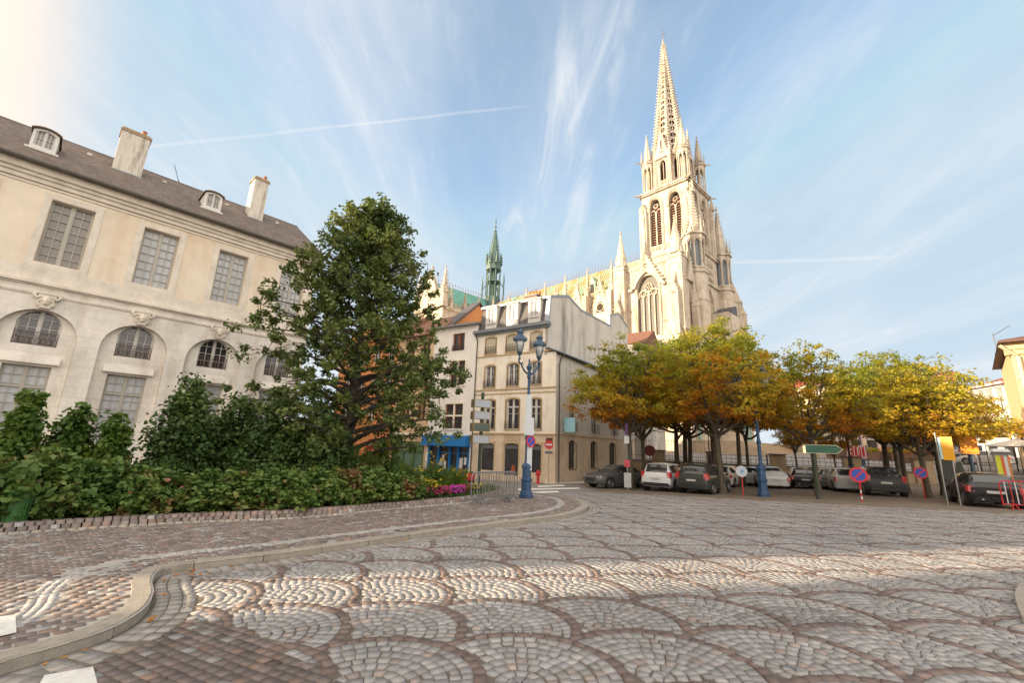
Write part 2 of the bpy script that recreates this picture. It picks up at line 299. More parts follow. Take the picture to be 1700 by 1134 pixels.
def np_mesh(name, V, quads, mats, parent=None, cols=None, smooth=False, midx=None):
    me = bpy.data.meshes.new(name); V = np.asarray(V, np.float32); Q = np.asarray(quads, np.int32)
    me.vertices.add(len(V)); me.vertices.foreach_set('co', V.ravel()); k = Q.shape[1]
    me.loops.add(Q.size); me.loops.foreach_set('vertex_index', Q.ravel()); me.polygons.add(len(Q))
    me.polygons.foreach_set('loop_start', np.arange(0, Q.size, k, dtype=np.int32)); me.polygons.foreach_set('loop_total', np.full(len(Q), k, np.int32))
    for m_ in (mats if isinstance(mats, (list, tuple)) else [mats]): me.materials.append(m_)
    if midx is not None: me.polygons.foreach_set('material_index', np.asarray(midx, np.int32))
    me.update(calc_edges=True)
    if cols is not None:
        ca = me.color_attributes.new('Col', 'FLOAT_COLOR', 'POINT'); c4 = np.ones((len(V), 4), np.float32); c4[:, :3] = cols; ca.data.foreach_set('color', c4.ravel())
    if smooth: me.polygons.foreach_set('use_smooth', np.ones(len(Q), bool))
    o = bpy.data.objects.new(name, me); C.objects.link(o)
    if parent: o.parent = parent
    return o
# ================================================================== THE GROUND
def catmull(P, n=8, closed=False):
    P = [np.array(p[:2], float) for p in P]; out = []
    for i in range(len(P) - 1):
        p0 = P[max(i - 1, 0)]; p1 = P[i]; p2 = P[i + 1]; p3 = P[min(i + 2, len(P) - 1)]
        for k in range(n):
            t = k / n; out.append(0.5 * ((2 * p1) + (-p0 + p2) * t + (2 * p0 - 5 * p1 + 4 * p2 - p3) * t * t + (-p0 + 3 * p1 - 3 * p2 + p3) * t ** 3))
    out.append(P[-1]); return np.array(out)
def inside(pts, poly):
    x, y = pts[:, 0], pts[:, 1]; c = np.zeros(len(pts), bool); n = len(poly)
    for i in range(n):
        x1, y1 = poly[i]; x2, y2 = poly[(i + 1) % n]
        if y1 == y2: continue
        k = ((y1 > y) != (y2 > y)) & (x < (x2 - x1) * (y - y1) / (y2 - y1) + x1); c ^= k
    return c
def pdist(pts, line):      # distance to a polyline, arclength along it, side sign
    best = np.full(len(pts), 1e9); arc = np.zeros(len(pts)); side = np.zeros(len(pts)); L0 = 0
    for a, b in zip(line[:-1], line[1:]):
        d = b - a; l = np.hypot(*d)
        if l < 1e-9: continue
        t = np.clip(((pts - a) @ d) / l ** 2, 0, 1); q = a + t[:, None] * d; r = np.hypot(*(pts - q).T); k = r < best
        best[k] = r[k]; arc[k] = L0 + t[k] * l; cr = d[0] * (pts[:, 1] - a[1]) - d[1] * (pts[:, 0] - a[0]); side[k] = np.sign(cr[k]); L0 += l
    return best, arc, side
CURB_PX = [(-60, 1150), (9, 1122), (100, 1094), (184, 1063), (236, 1029), (252, 1000), (250, 978), (262, 961), (294, 952.6), (382, 941), (500, 925.5), (669, 899), (818, 878), (888, 869), (945, 860), (972, 850), (975, 842), (962, 834), (941, 829), (905, 824), (860, 819)]
CURB = catmull([gp(*p) for p in CURB_PX], 6)
EDGE_PX = [(-90, 908), (0, 898), (176, 885), (323, 876), (500, 867.5), (641, 853), (730, 845), (790, 838), (826, 829), (840, 823), (832, 818), (800, 815)]
EDGE = catmull([gp(*p) for p in EDGE_PX], 6)
PLANE = lambda x, y: 0.018 * x - 0.025 * y
# base ground sheet
def axis(parts):
    o = []
    for a, b, st in parts: o += list(np.arange(a, b, st))
    o.append(parts[-1][1]); return np.array(o)
gx = axis([(-600, -60, 60), (-60, -6, 3), (-6, 60, 0.75), (60, 130, 5), (130, 900, 70)])
gy = axis([(-80, 0, 8), (0, 20, 1.5), (20, 62, 0.75), (62, 140, 4), (140, 1200, 80)])
X, Y = np.meshgrid(gx, gy); Z = G(X, Y); nx, ny = len(gx), len(gy)
idx = np.arange(nx * ny).reshape(ny, nx)
Q = np.stack([idx[:-1, :-1], idx[:-1, 1:], idx[1:, 1:], idx[1:, :-1]], -1).reshape(-1, 4)
asph = brick_mat('far_setts', (0.21, 0.195, 0.185), (0.27, 0.255, 0.245), (0.12, 0.11, 0.1), 0.16, 0.13, 0.012, plane='xy', bump=0.5, var_scale=0.5)
joint = mat('sett_joint', (0.135, 0.112, 0.09), 0.95, var=0.25, scale=5, bump=0.5, bscale=60)
parking = mat('parking_dirt', (0.15, 0.12, 0.092), 0.92, var=0.32, scale=1.4, bump=0.7, bscale=14, detail=9)
ctr = np.stack([X[:-1, :-1] + X[1:, 1:], Y[:-1, :-1] + Y[1:, 1:]], -1).reshape(-1, 2) / 2
LA, LB = np.array(gp(1000, 818)[:2]), np.array(gp(1700, 855)[:2])            # line where the laid fans end and the parking ground begins
ld = (LB - LA) / np.hypot(*(LB - LA)); ln = np.array([-ld[1], ld[0]])
def pside(p): return (p - LA) @ ln
wv = (ctr - P1) @ WN
go = np_mesh('ground', np.stack([X, Y, Z], -1).reshape(-1, 3), Q, [asph], smooth=True); struct(go, 'grey stone sett paving of the street and upper square')
# laid setts (fans with brown arcs), each one a small dressed stone; one surface, one mesh
def jit(n, s): return rng.normal(0, s, n)
class Setts:
    def __init__(s): s.q = []; s.col = []; s.dz = []
    def add(s, c, a, l, w, col, wob=.09, dz=0.0):
        n = len(c); u = np.stack([np.cos(a), np.sin(a)], -1); v = np.stack([-np.sin(a), np.cos(a)], -1); q = np.zeros((n, 4, 2))
        for k, (su, sv) in enumerate(((-1, -1), (1, -1), (1, 1), (-1, 1))):
            hu = (l / 2) * su * (1 + rng.normal(0, wob * .5, n)); hv = (w / 2) * sv * (1 + rng.normal(0, wob * .5, n)); q[:, k] = c + u * hu[:, None] + v * hv[:, None]
        s.addq(q, col, dz)
    def addq(s, q, col, dz=0.0): s.q.append(q); s.col.append(col); s.dz.append(np.full(len(q), dz))
    def mesh(s, name, m, top=0.014, base=0.008, gap=0.0045, zf=PLANE):
        q = np.concatenate(s.q); col = np.concatenate(s.col); dz = np.concatenate(s.dz); n = len(q); c = q.mean(1, keepdims=True); r = q - c; ln = np.linalg.norm(r, axis=2, keepdims=True) + 1e-6
        q1 = c + r * np.clip(1 - gap * 1.4 / ln, .3, 1); q2 = c + (q1 - c) * .965; V = np.zeros((n, 8, 3), np.float32); tilt = rng.normal(0, .011, (n, 2)); d0 = rng.normal(0, .0018, n) + dz
        V[:, :4, :2] = q1; V[:, :4, 2] = zf(q1[:, :, 0], q1[:, :, 1]) + base; V[:, 4:, :2] = q2; rr = q2 - c
        V[:, 4:, 2] = zf(q2[:, :, 0], q2[:, :, 1]) + base + top + d0[:, None] + rr[:, :, 0] * tilt[:, :1] + rr[:, :, 1] * tilt[:, 1:]
        f = np.array([(4, 5, 6, 7), (0, 1, 5, 4), (1, 2, 6, 5), (2, 3, 7, 6), (3, 0, 4, 7)]); Q = (np.arange(n)[:, None, None] * 8 + f).reshape(-1, 4)
        return np_mesh(name, V.reshape(-1, 3), Q, m, cols=np.repeat(col, 8, axis=0))
GREY = np.array([0.258, 0.248, 0.242]); BROWN = np.array([0.142, 0.113, 0.101])
def greys(n):
    b = GREY * rng.normal(1, 0.105, (n, 1)); b = b * (1 + rng.normal(0, 0.014, (n, 3))); k = rng.random(n) < 0.07; b[k] *= np.array([1.05, 0.9, 0.82]); return np.clip(b, 0.05, 0.6)
def browns(n):
    b = BROWN * rng.normal(1, 0.17, (n, 1)); k = rng.random(n) < 0.16; b[k] = b[k] * np.array([1.22, 1.04, 0.92]); k = rng.random(n) < 0.06; b[k] = GREY * 0.9; return np.clip(b, 0.03, 0.6)
road_poly = np.array([gp(-400, 1600)[:2]] + [tuple(p) for p in CURB] + [tuple(gp(905, 818)[:2]), tuple(LA), tuple(LB + ld * 9), (40, 8), (40, -6), (-3, -6)])
sett = attr_mat('sett_stone', 0.66, 0.25, 45)
st = Setts()
# joint bed under the laid setts
bed = MB(); loop = [Vector((p[0], p[1], 0)) for p in road_poly]; ids = [bed.v((p[0], p[1], float(PLANE(p[0], p[1])) + 0.012)) for p in road_poly]
for t in geometry.tessellate_polygon([loop]): bed.f([ids[i] for i in t])
struct(bed.build('road_bed', joint), 'dark joints between the setts of the road')
BZ = np.array([gp(*p)[:2] for p in ((150, 1085), (215, 1052), (290, 1032), (350, 1034), (400, 1046), (455, 1075), (560, 1134), (620, 1200), (-100, 1300), (-100, 1160))])
A_ = np.array([1.19, 0.15]); B_ = np.array([0.26, -1.115]); C0 = np.array([-1.30, 5.07]); RF = 0.95
ci, cj = np.meshgrid(np.arange(-14, 36), np.arange(-24, 8)); cen = C0 + ci.ravel()[:, None] * A_ + cj.ravel()[:, None] * B_
cam_f = (cen[:, 1] > -1) & (np.abs(cen[:, 0]) < cen[:, 1] * 1.35 + 4) & (pside(cen) < 1.0)
cen = cen[cam_f]; up = np.arctan2(1.0, -0.13)
_q, _b = [], []
UPV = np.array([-.13, .99]); radii = [0.95, 0.85, 0.745, 0.64, 0.535, 0.43, 0.325, 0.22, 0.115, 0.0]; outr = [0.95, 1.05]
def rc(c, r): return c - UPV * max(0.0, .85 - r) * .12
for c in cen:
    if not inside(np.array([c]), road_poly)[0] and pdist(np.array([c]), CURB)[0][0] > 1.2: continue
    for k, (ro, ri) in enumerate(list(zip(radii[:-1], radii[1:])) + list(zip(outr[1:], outr[:-1]))):
        ro += rng.normal(0, .004); L = (.15 if k == 0 else .118) * rng.uniform(.92, 1.08); n = max(4, int(2 * math.pi * ro / L)); th = (np.arange(n) + rng.random()) * 2 * math.pi / n + rng.normal(0, .16 / n * 2, n); th2 = np.roll(th, -1); th2[-1] += 2 * math.pi
        d1_, d2_ = np.stack([np.cos(th), np.sin(th)], -1), np.stack([np.cos(th2), np.sin(th2)], -1); co, ci_ = rc(c, ro), rc(c, ri)
        if k > 8: continue
        skew = rng.normal(0, .02, n)[:, None]; q = np.stack([co + d1_ * ro, co + d2_ * ro, ci_ + (d2_ + skew * d1_) * ri, ci_ + (d1_ + skew * d2_) * ri], 1) + rng.normal(0, .0035, (n, 4, 2)); p = q.mean(1); rel = p - c; yr = rel @ UPV; keep = np.ones(n, bool)
        if k > 7: keep &= (yr < .10) & (np.hypot(*(p - (c + A_)).T) > np.hypot(*rel.T)) & (np.hypot(*(p - (c - A_)).T) > np.hypot(*rel.T))
        for dj in (1, 2):
            for di in (-2, -1, 0, 1, 2): keep &= np.hypot(*(p - (c + di * A_ + dj * B_)).T) > RF + .022
        keep &= np.hypot(*(p - (c - A_)).T) > RF + .015
        isb = np.full(n, k == 0); _q.append(q[keep]); _b.append(isb[keep])
_q = np.concatenate(_q); _b = np.concatenate(_b); _c = _q.mean(1)
d, arc, side = pdist(_c, CURB)
keep = inside(_c, road_poly) & (d > 0.47) & ~inside(_c, BZ) & (_c[:, 1] < 32) & (np.abs(_c[:, 0]) < _c[:, 1] * 1.3 + 3) & (pside(_c) < 0)
_q, _c, _b = _q[keep], _c[keep], _b[keep]
col = greys(len(_c)); col[_b] = BROWN * np.array([1.05, .95, .92]) * rng.normal(1.0, 0.13, (_b.sum(), 1))
big = np.sin(_c[:, 0] * 0.7 + 1.3 * np.sin(_c[:, 1] * 0.5)) * np.cos(_c[:, 1] * 0.43 + _c[:, 0] * 0.21) + .7 * np.sin(_c[:, 0] * 1.9 + 2 * np.cos(_c[:, 1] * 1.1)); col *= (1 + 0.09 * big)[:, None]
oil = (np.hypot(_c[:, 0] - 3.4, (_c[:, 1] - 5.6) * 1.4) < .55 + .2 * rng.random(len(_c))) | (np.hypot(_c[:, 0] + .9, (_c[:, 1] - 8.3) * 1.6) < .5 + .2 * rng.random(len(_c))); col[oil] *= .72
st.addq(_q[~_b], col[~_b]); st.addq(_q[_b], col[_b], .004)
# brown running-bond patch in the corner by the kerb
gxx = np.arange(-9, 3, 0.125); rows = np.arange(-3, 9, 0.105); pts = []
for i, r_ in enumerate(rows): pts.append(np.stack([gxx + (i % 2) * 0.062 + jit(len(gxx), .006), np.full(len(gxx), r_)], -1))
pts = np.concatenate(pts); ang = rad(-28); R2 = np.array([[math.cos(ang), -math.sin(ang)], [math.sin(ang), math.cos(ang)]]); pts = pts @ R2.T + np.array([-2.5, 3.0])
d, _, _ = pdist(pts, CURB); k = inside(pts, BZ) & (d > 0.47) & inside(pts, road_poly); pts = pts[k]
st.add(pts, np.full(len(pts), ang) + jit(len(pts), .03), np.full(len(pts), .125), np.full(len(pts), .105), browns(len(pts)) * .92)
# gutter rows following the kerb
def along(line, off, step, jitter=0.004):
    seg = np.diff(line, axis=0); L = np.hypot(*seg.T); cum = np.concatenate([[0], np.cumsum(L)]); s_ = np.arange(0, cum[-1], step); s_ = s_ + jit(len(s_), jitter)
    s_ = np.clip(s_, 0, cum[-1] - 1e-6); i = np.clip(np.searchsorted(cum, s_) - 1, 0, len(seg) - 1); t = (s_ - cum[i]) / L[i]; p = line[i] + t[:, None] * seg[i]
    dr = seg[i] / L[i][:, None]; nrm = np.stack([dr[:, 1], -dr[:, 0]], -1); return p + nrm * off, np.arctan2(dr[:, 1], dr[:, 0])
for off in (0.10, 0.235, 0.37):
    p, a = along(CURB, off, 0.17); k = p[:, 1] < 30; st.add(p[k], a[k], np.full(k.sum(), .17), np.full(k.sum(), .13), greys(k.sum()) * np.array([1.0, .96, .9]))
struct(st.mesh('road', sett), 'grey stone setts laid in fans with brown arcs')
# parking ground under the trees
pk = [tuple(LA + ln * .02), tuple(LB + ld * 12 + ln * .02), (44, 26), tuple(P1 + WD * (S_END + 2)), tuple(P1 + WD * -1.0), (9.5, 45.5), (5.2, 34.6)]
pm = MB(); grid = []
def tri_sheet(name, poly, m, dz, step=1.5, zf=G):
    poly = np.array(poly); x0, y0 = poly.min(0); x1, y1 = poly.max(0); xs = np.arange(x0, x1, step); ys = np.arange(y0, y1, step)
    inner = np.array([(x, y) for x in xs for y in ys]); inner = inner[inside(inner, poly) & (pdist(inner, np.vstack([poly, poly[:1]]))[0] > step * .4)]
    edge = along(np.vstack([poly, poly[:1]]), 0, step, 0)[0]
    edge = np.vstack([poly, edge]); allp = np.vstack([inner, edge]); 
    from mathutils.geometry import delaunay_2d_cdt
    n0 = len(poly); vv = [Vector(p) for p in poly] + [Vector(p) for p in inner]
    r_ = delaunay_2d_cdt(vv, [(i, (i + 1) % n0) for i in range(n0)], [], 1, 1e-4)
    me = bpy.data.meshes.new(name); V = [(v[0], v[1], float(zf(v[0], v[1])) + dz) for v in r_[0]]
    me.from_pydata(V, [], [f[::-1] if False else f for f in r_[2]]); me.materials.append(m); o = bpy.data.objects.new(name, me); C.objects.link(o); return o
struct(tri_sheet('parking_ground', pk, parking, 0.012), 'brown earth-stained parking ground under the trees')
# raised pavement inside the kerb
SW_H = 0.12
sw_poly = np.vstack([CURB, [gp(760, 812)[:2]], [gp(560, 806)[:2]], EDGE[::-1][6:], [gp(-150, 912)[:2]], [gp(-160, 1160)[:2]]])
mort = mat('light_mortar', (0.36, 0.34, 0.31), 0.9, var=0.2, scale=4, bump=0.4, bscale=50)
pv = MB(); ids = [pv.v((p[0], p[1], float(PLANE(p[0], p[1])) + SW_H - 0.012)) for p in sw_poly]
for t in geometry.tessellate_polygon([[Vector((p[0], p[1], 0)) for p in sw_poly]]): pv.f([ids[i] for i in t])
struct(pv.build('pavement_bed', mort), 'pale mortar joints of the pavement')
s2 = Setts(); ang = rad(46.8); us = np.arange(-14, 40, 0.165); vs = np.arange(-6, 22, 0.118); pts = []
for i, v_ in enumerate(vs): pts.append(np.stack([us + (i % 2) * 0.082 + jit(len(us), .012), np.full(len(us), v_) + jit(1, .004)], -1))
pts = np.concatenate(pts); R2 = np.array([[math.cos(ang), -math.sin(ang)], [math.sin(ang), math.cos(ang)]]); pts = pts @ R2.T
d, arc, _ = pdist(pts, CURB); d2, _, _ = pdist(pts, EDGE)
k = inside(pts, sw_poly) & (d > 0.27) & (d2 > 0.12) & (np.abs(d - 0.98) > 0.14); pts, d = pts[k], d[k]
cl_ = browns(len(pts)) * np.array([1.25, 1.26, 1.25]); nz = np.sin(pts[:, 0] * 3.1) * np.cos(pts[:, 1] * 2.7) + np.sin(pts[:, 0] * 1.3 + pts[:, 1] * 2.2); g = (nz > 1.35) & (rng.random(len(pts)) < .4); cl_[g] = GREY * 1.15
s2.add(pts, np.full(len(pts), ang) + jit(len(pts), .05), np.full(len(pts), .155), np.full(len(pts), .108), cl_)
for off in (-0.90, -0.985, -1.07):
    p, a = along(CURB, off, 0.115); k = (pdist(p, EDGE)[0] > 0.15) & inside(p, sw_poly); p, a = p[k], a[k]; s2.add(p, a, np.full(len(p), .115), np.full(len(p), .085), greys(len(p)) * 1.35)
struct(s2.mesh('pavement', sett, top=0.010, base=SW_H - 0.012, gap=0.007), 'reddish brown setts with pale joints on the raised pavement')
# kerb stones
kerb = mat('kerb_granite', (0.30, 0.265, 0.22), 0.8, var=0.18, scale=9, bump=0.35, bscale=60, stain_tint=dict(col=(0.12, 0.10, 0.08), s=(1, 1, 1), scale=2.5, lo=.5, hi=.8, amt=.5))
kb = MB(); seg = np.diff(CURB, axis=0); L = np.hypot(*seg.T); cum = np.concatenate([[0], np.cumsum(L)])
def cpt(s_, off, z):
    i = int(np.clip(np.searchsorted(cum, s_) - 1, 0, len(seg) - 1)); t = (s_ - cum[i]) / L[i]; p = CURB[i] + t * seg[i]
    a = seg[max(i - 1, 0)] / L[max(i - 1, 0)]; b = seg[i] / L[i]; dr = a * (1 - t) + b * t; dr /= np.hypot(*dr); nrm = np.array([dr[1], -dr[0]]); q = p + nrm * off
    return (q[0], q[1], float(PLANE(q[0], q[1])) + z)
s_ = 0.0
while s_ < cum[-1] - 0.2:
    ln_ = 0.95 + 0.1 * rng.random(); e = min(s_ + ln_, cum[-1]); n = 6; ss = np.linspace(s_ + 0.006, e - 0.006, n)
    prof = ((0.0, -0.02), (-0.008, SW_H - 0.03), (-0.03, SW_H + 0.004), (-0.21, SW_H + 0.008), (-0.22, SW_H - 0.05)); rings = [[kb.v(cpt(x, o_, z_)) for o_, z_ in prof] for x in ss]
    for a, b in zip(rings, rings[1:]):
        for i in range(4): kb.f((a[i], a[i + 1], b[i + 1], b[i]))
    kb.f(rings[0]); kb.f(rings[-1][::-1]); s_ = e
struct(kb.build('kerb', kerb), 'long granite kerb stones round the pavement corner')
# kerb island at the right edge
isl = [gp(*p) for p in ((1700, 1040), (1692, 1020), (1688, 1000), (1693, 985), (1710, 972), (1760, 960))]; il = catmull(isl, 5); kb2 = MB()
for a, b in zip(il[:-1], il[1:]):
    dr = (b - a) / np.hypot(*(b - a)); nr = np.array([dr[1], -dr[0]])
    lo = [(*a, PLANE(*a) - .02), (*b, PLANE(*b) - .02), (*(b + nr * .2), PLANE(*b)), (*(a + nr * .2), PLANE(*a))]; hi = [(p[0], p[1], p[2] + SW_H) for p in lo]; kb2.hexa(lo, hi)
struct(kb2.build('kerb', kerb), 'curved kerb at the right edge of the road')
# planting bed edging of brown setts with a pale row at its foot, and the soil behind it
s3 = Setts()
BED_H = 0.30
def ring_row(line, off, step, z, colr, hgt, wid, name, m, group=None):
    mb_c = []; p, a = along(line, off, step, 0.004); n = len(p); u = np.stack([np.cos(a), np.sin(a)], -1); v = np.stack([-np.sin(a), np.cos(a)], -1); V = np.zeros((n, 8, 3), np.float32)
    for k, (su, sv) in enumerate(((-1, -1), (1, -1), (1, 1), (-1, 1))):
        q = p + u * (step / 2 - .006) * su + v * wid / 2 * sv; zz = PLANE(q[:, 0], q[:, 1]) + SW_H; V[:, k, :2] = q; V[:, k, 2] = zz + z
        q2 = p + u * (step / 2 - .012) * su + v * (wid / 2 - .006) * sv; V[:, 4 + k, :2] = q2; V[:, 4 + k, 2] = zz + z + hgt + rng.normal(0, .004, n)
    f = np.array([(4, 5, 6, 7), (0, 1, 5, 4), (1, 2, 6, 5), (2, 3, 7, 6), (3, 0, 4, 7)]); Q = (np.arange(n)[:, None, None] * 8 + f).reshape(-1, 4)
    return V.reshape(-1, 3), Q, np.repeat(colr(n), 8, axis=0)
parts = [ring_row(EDGE, 0.05, .17, -.02, lambda n: greys(n) * np.array([1.25, 1.18, 1.02]), .05, .12, '', None),
         ring_row(EDGE, -0.07, .16, -.02, lambda n: browns(n) * 1.5, .13, .13, '', None), ring_row(EDGE, -0.11, .15, .112, lambda n: browns(n) * 1.5, .08, .13, '', None), ring_row(EDGE, -0.24, .16, .15, lambda n: browns(n) * 1.4, .05, .12, '', None)]
V, Qs, cc, o_ = [], [], [], 0
for v_, q_, c_ in parts: V.append(v_); Qs.append(q_ + o_); cc.append(c_); o_ += len(v_)
ed = np_mesh('planter_edging', np.concatenate(V), np.concatenate(Qs), sett, cols=np.concatenate(cc)); tag(ed, 'low edging of brown setts with a pale foot row round the planting bed', 'edging')
ex, ey = along(EDGE, -0.2, 0.5)[0].T
bed_poly = np.vstack([along(EDGE, -0.16, 0.5)[0], [(-1.5, 27)], [(-7, 32)], [(-12.9, 26.6)], [(-27.5, 12.0)], [(-20, 6.5)]])
soil = mat('bed_soil', (0.045, 0.030, 0.020), 0.95, var=0.4, scale=6, bump=1, bscale=25)
so = tri_sheet('planting_soil', bed_poly, soil, SW_H + 0.16, 1.5, PLANE); struct(so, 'dark soil of the planting bed')
GRASS_POLY = np.vstack([along(EDGE, -0.28, 0.5)[0][26:], [gp(800, 812)[:2]], [gp(770, 822)[:2]], [gp(560, 838)[:2]]])
lawn = mat('lawn_base', (0.05, 0.10, 0.02), 0.9, var=0.3, scale=5, bump=.8, bscale=40)
struct(tri_sheet('lawn', GRASS_POLY, lawn, SW_H + 0.175, 0.8, PLANE), 'strip of mown grass behind the edging')
# grass blades, crossing bars
def blades(poly, n, h, m, name, label):
    poly = np.array(poly); lo, hi = poly.min(0), poly.max(0); p = rng.uniform(lo, hi, (n * 3, 2)); p = p[inside(p, poly)][:n]; n = len(p); a = rng.random(n) * 6.28; w = 0.006
    z = PLANE(p[:, 0], p[:, 1]) + SW_H + .17; hh = h * rng.uniform(.5, 1.2, n); V = np.zeros((n, 4, 3)); dx_, dy_ = np.cos(a) * w, np.sin(a) * w; lx, ly = rng.normal(0, h * .35, (2, n))
    V[:, 0] = np.stack([p[:, 0] - dx_, p[:, 1] - dy_, z], -1); V[:, 1] = np.stack([p[:, 0] + dx_, p[:, 1] + dy_, z], -1); V[:, 2] = np.stack([p[:, 0] + lx + dx_ * .3, p[:, 1] + ly + dy_ * .3, z + hh], -1); V[:, 3] = np.stack([p[:, 0] + lx - dx_ * .3, p[:, 1] + ly - dy_ * .3, z + hh], -1)
    o = np_mesh(name, V.reshape(-1, 3), np.arange(n * 4).reshape(-1, 4), m); tag(o, label, 'grass', kind='stuff'); return o
blades(GRASS_POLY, 22000, .07, leaf_mat('grass_blade', [(.3, (.06, .14, .02)), (.7, (.12, .22, .03))], 2), 'grass', 'short green grass on the strip behind the sett edging')
white = mat('road_paint', (0.62, 0.61, 0.58), .7, var=.12, scale=12, stain_tint=dict(col=(.25, .24, .22), s=(1, 1, 1), scale=9, lo=.5, hi=.8, amt=.6))
def bar(pxs, name, label, dz): 
    m_ = MB(); q = [gp(*p) for p in pxs]; m_.hexa([(p.x, p.y, p.z + dz - .006) for p in q], [(p.x, p.y, p.z + dz) for p in q]); struct(m_.build(name, white), label)
bar([(-30, 1052), (19, 1046), (20, 1077), (-30, 1090)], 'crossing_marking', 'white painted block on the pavement at the left edge', SW_H + .014)
bar([(72, 1129), (153, 1114), (160, 1142), (60, 1150)], 'crossing_marking', 'white painted block on the road setts by the kerb', .03)
for i, (a, b, y0) in enumerate(((860, 960, 812.5), (872, 925, 818), (893, 935, 807.5), (905, 990, 801.8))):
    bar([(a, y0), (b, y0 - 2), (b + 4, y0 + .6), (a, y0 + 2.6)], 'crossing_marking', ['long white bar of the crossing before the cream house', 'short white bar of the crossing nearest the lamp post', 'middle white bar of the crossing before the cream house', 'farthest white bar of the crossing beside the house wall'][i], .03)
# fallen leaves: too many to count
nl = 900; lp = rng.uniform((4, 18), (34, 38), (nl, 2)); lp = lp[pside(lp) > -1.5]; e2, _ = along(CURB, 0.12, .05); e2 = e2[rng.random(len(e2)) < .06]; e3 = along(EDGE, -.5, .05)[0]; e3 = e3[rng.random(len(e3)) < .3] + rng.normal(0, .15, (1, 2))
lp = np.vstack([lp, e2, rng.normal((-4.45, 7.0), (.12, .08), (10, 2))]); n = len(lp); a = rng.random(n) * 6.28; sz = rng.uniform(.03, .06, n); V = np.zeros((n, 4, 3))
for k, (q, r_) in enumerate(((0, 1), (1.57, .6), (3.14, 1), (4.71, .6))): V[:, k, 0] = lp[:, 0] + np.cos(a + q) * sz * r_; V[:, k, 1] = lp[:, 1] + np.sin(a + q) * sz * r_; V[:, k, 2] = G(lp[:, 0], lp[:, 1]) + .032 + rng.random(n) * .02
tag(np_mesh('fallen_leaves', V.reshape(-1, 3), np.arange(n * 4).reshape(-1, 4), leaf_mat('dead_leaf', [(.3, (.35, .12, .03)), (.7, (.5, .25, .06))], 3)), 'brown and orange leaves fallen on the setts and parking ground', 'fallen leaves', kind='stuff')
# ================================================================== THE CHURCH
stone = brick_mat('church_stone', (0.485, 0.415, 0.325), (0.55, 0.475, 0.38), (0.38, 0.31, 0.235), 0.95, 0.42, 0.012, rough=.87, plane='xyz', bump=.3, var_scale=.8, stain_tint=dict(col=(0.21, 0.145, 0.085), s=(1.3, 1.3, 0.2), scale=0.9, lo=0.49, hi=0.74, amt=0.78))
stone_d = mat('church_stone_weathered', (0.46, 0.37, 0.27), 0.9, var=0.28, scale=1.6, bump=0.5, bscale=7, stain_tint=dict(col=(0.16, 0.11, 0.07), s=(1, 1, .5), scale=1.4, lo=.48, hi=.75, amt=.6))
shade_op = mat('opening_shade', (0.05, 0.04, 0.035), 0.9)  # near-black colour stands for the shade inside openings and hollows
louvre_m = mat('louvre_wood', (0.22, 0.125, 0.09), 0.8, var=.25, scale=3)
copper = mat('copper_roof', (0.20, 0.36, 0.29), 0.65, var=0.2, scale=0.5, bump=.2, bscale=4, stain_tint=dict(col=(0.34, 0.215, 0.045), s=(.9, .9, .5), scale=.5, lo=.38, hi=.60, amt=.92))  # gold of the low sun put into the copper colour as patches
copper_d = mat('copper_spire', (0.075, 0.13, 0.11), 0.6, var=0.3, scale=1.5, bump=.3)
iron = mat('iron_cresting', (0.14, 0.13, 0.17), 0.6)
leadglass = brick_mat('leaded_glass', (0.105, 0.095, 0.075), (0.13, 0.118, 0.095), (0.05, 0.045, 0.04), 0.9, 0.28, 0.03, rough=0.6, plane='xyz', bump=.1)
slate_c = mat('dark_slate', (0.07, 0.07, 0.08), .6, var=.2)
CH = Vector((30.583, 69.575, 0)); CHR = rad(-46.1)
ch = thing('church', 'tall pale stone gothic church with an open stone spire and green copper roof', 'church', (CH.x, CH.y, 0), CHR)
def arch_loop(x0, x1, z0, zs, rise, n=6):      # pointed arch outline, ccw from lower left
    w = x1 - x0; pts = [(x0, z0), (x1, z0)]; cx = (x0 + x1) / 2
    for i in range(n + 1):
        t = i / n; a = t * math.pi / 2; pts.append((cx + (x1 - cx) * math.cos(a) ** 0.75 if i < n else cx, zs + rise * math.sin(a) ** 1.15))
    for i in range(1, n + 1):
        t = 1 - i / n; a = t * math.pi / 2; pts.append((cx - (cx - x0) * math.cos(a) ** 0.75, zs + rise * math.sin(a) ** 1.15))
    return pts
def rib(mb, pts, y, w, d):            # raised moulding along (x,z) points
    mb.tube([(p[0], y, p[1]) for p in pts], w, 5)
def crockets(mb, p0, p1, n, s, out):
    for i in range(1, n):
        t = i / n; c = Vector(p0).lerp(Vector(p1), t); r = s * (1.15 - .45 * t); o = Vector(out).normalized() * r * .8 if Vector(out).length else Vector((0, 0, 0)); q = c + o
        mb.hexa([(q.x - r * .5, q.y - r * .5, q.z - r * .5), (q.x + r * .5, q.y - r * .5, q.z - r * .5), (q.x + r * .5, q.y + r * .5, q.z - r * .5), (q.x - r * .5, q.y + r * .5, q.z - r * .5)],
                [(q.x + o.x * .5 - r * .3, q.y + o.y * .5 - r * .3, q.z + r * .6), (q.x + o.x * .5 + r * .3, q.y + o.y * .5 - r * .3, q.z + r * .6), (q.x + o.x * .5 + r * .3, q.y + o.y * .5 + r * .3, q.z + r * .6), (q.x + o.x * .5 - r * .3, q.y + o.y * .5 + r * .3, q.z + r * .6)])
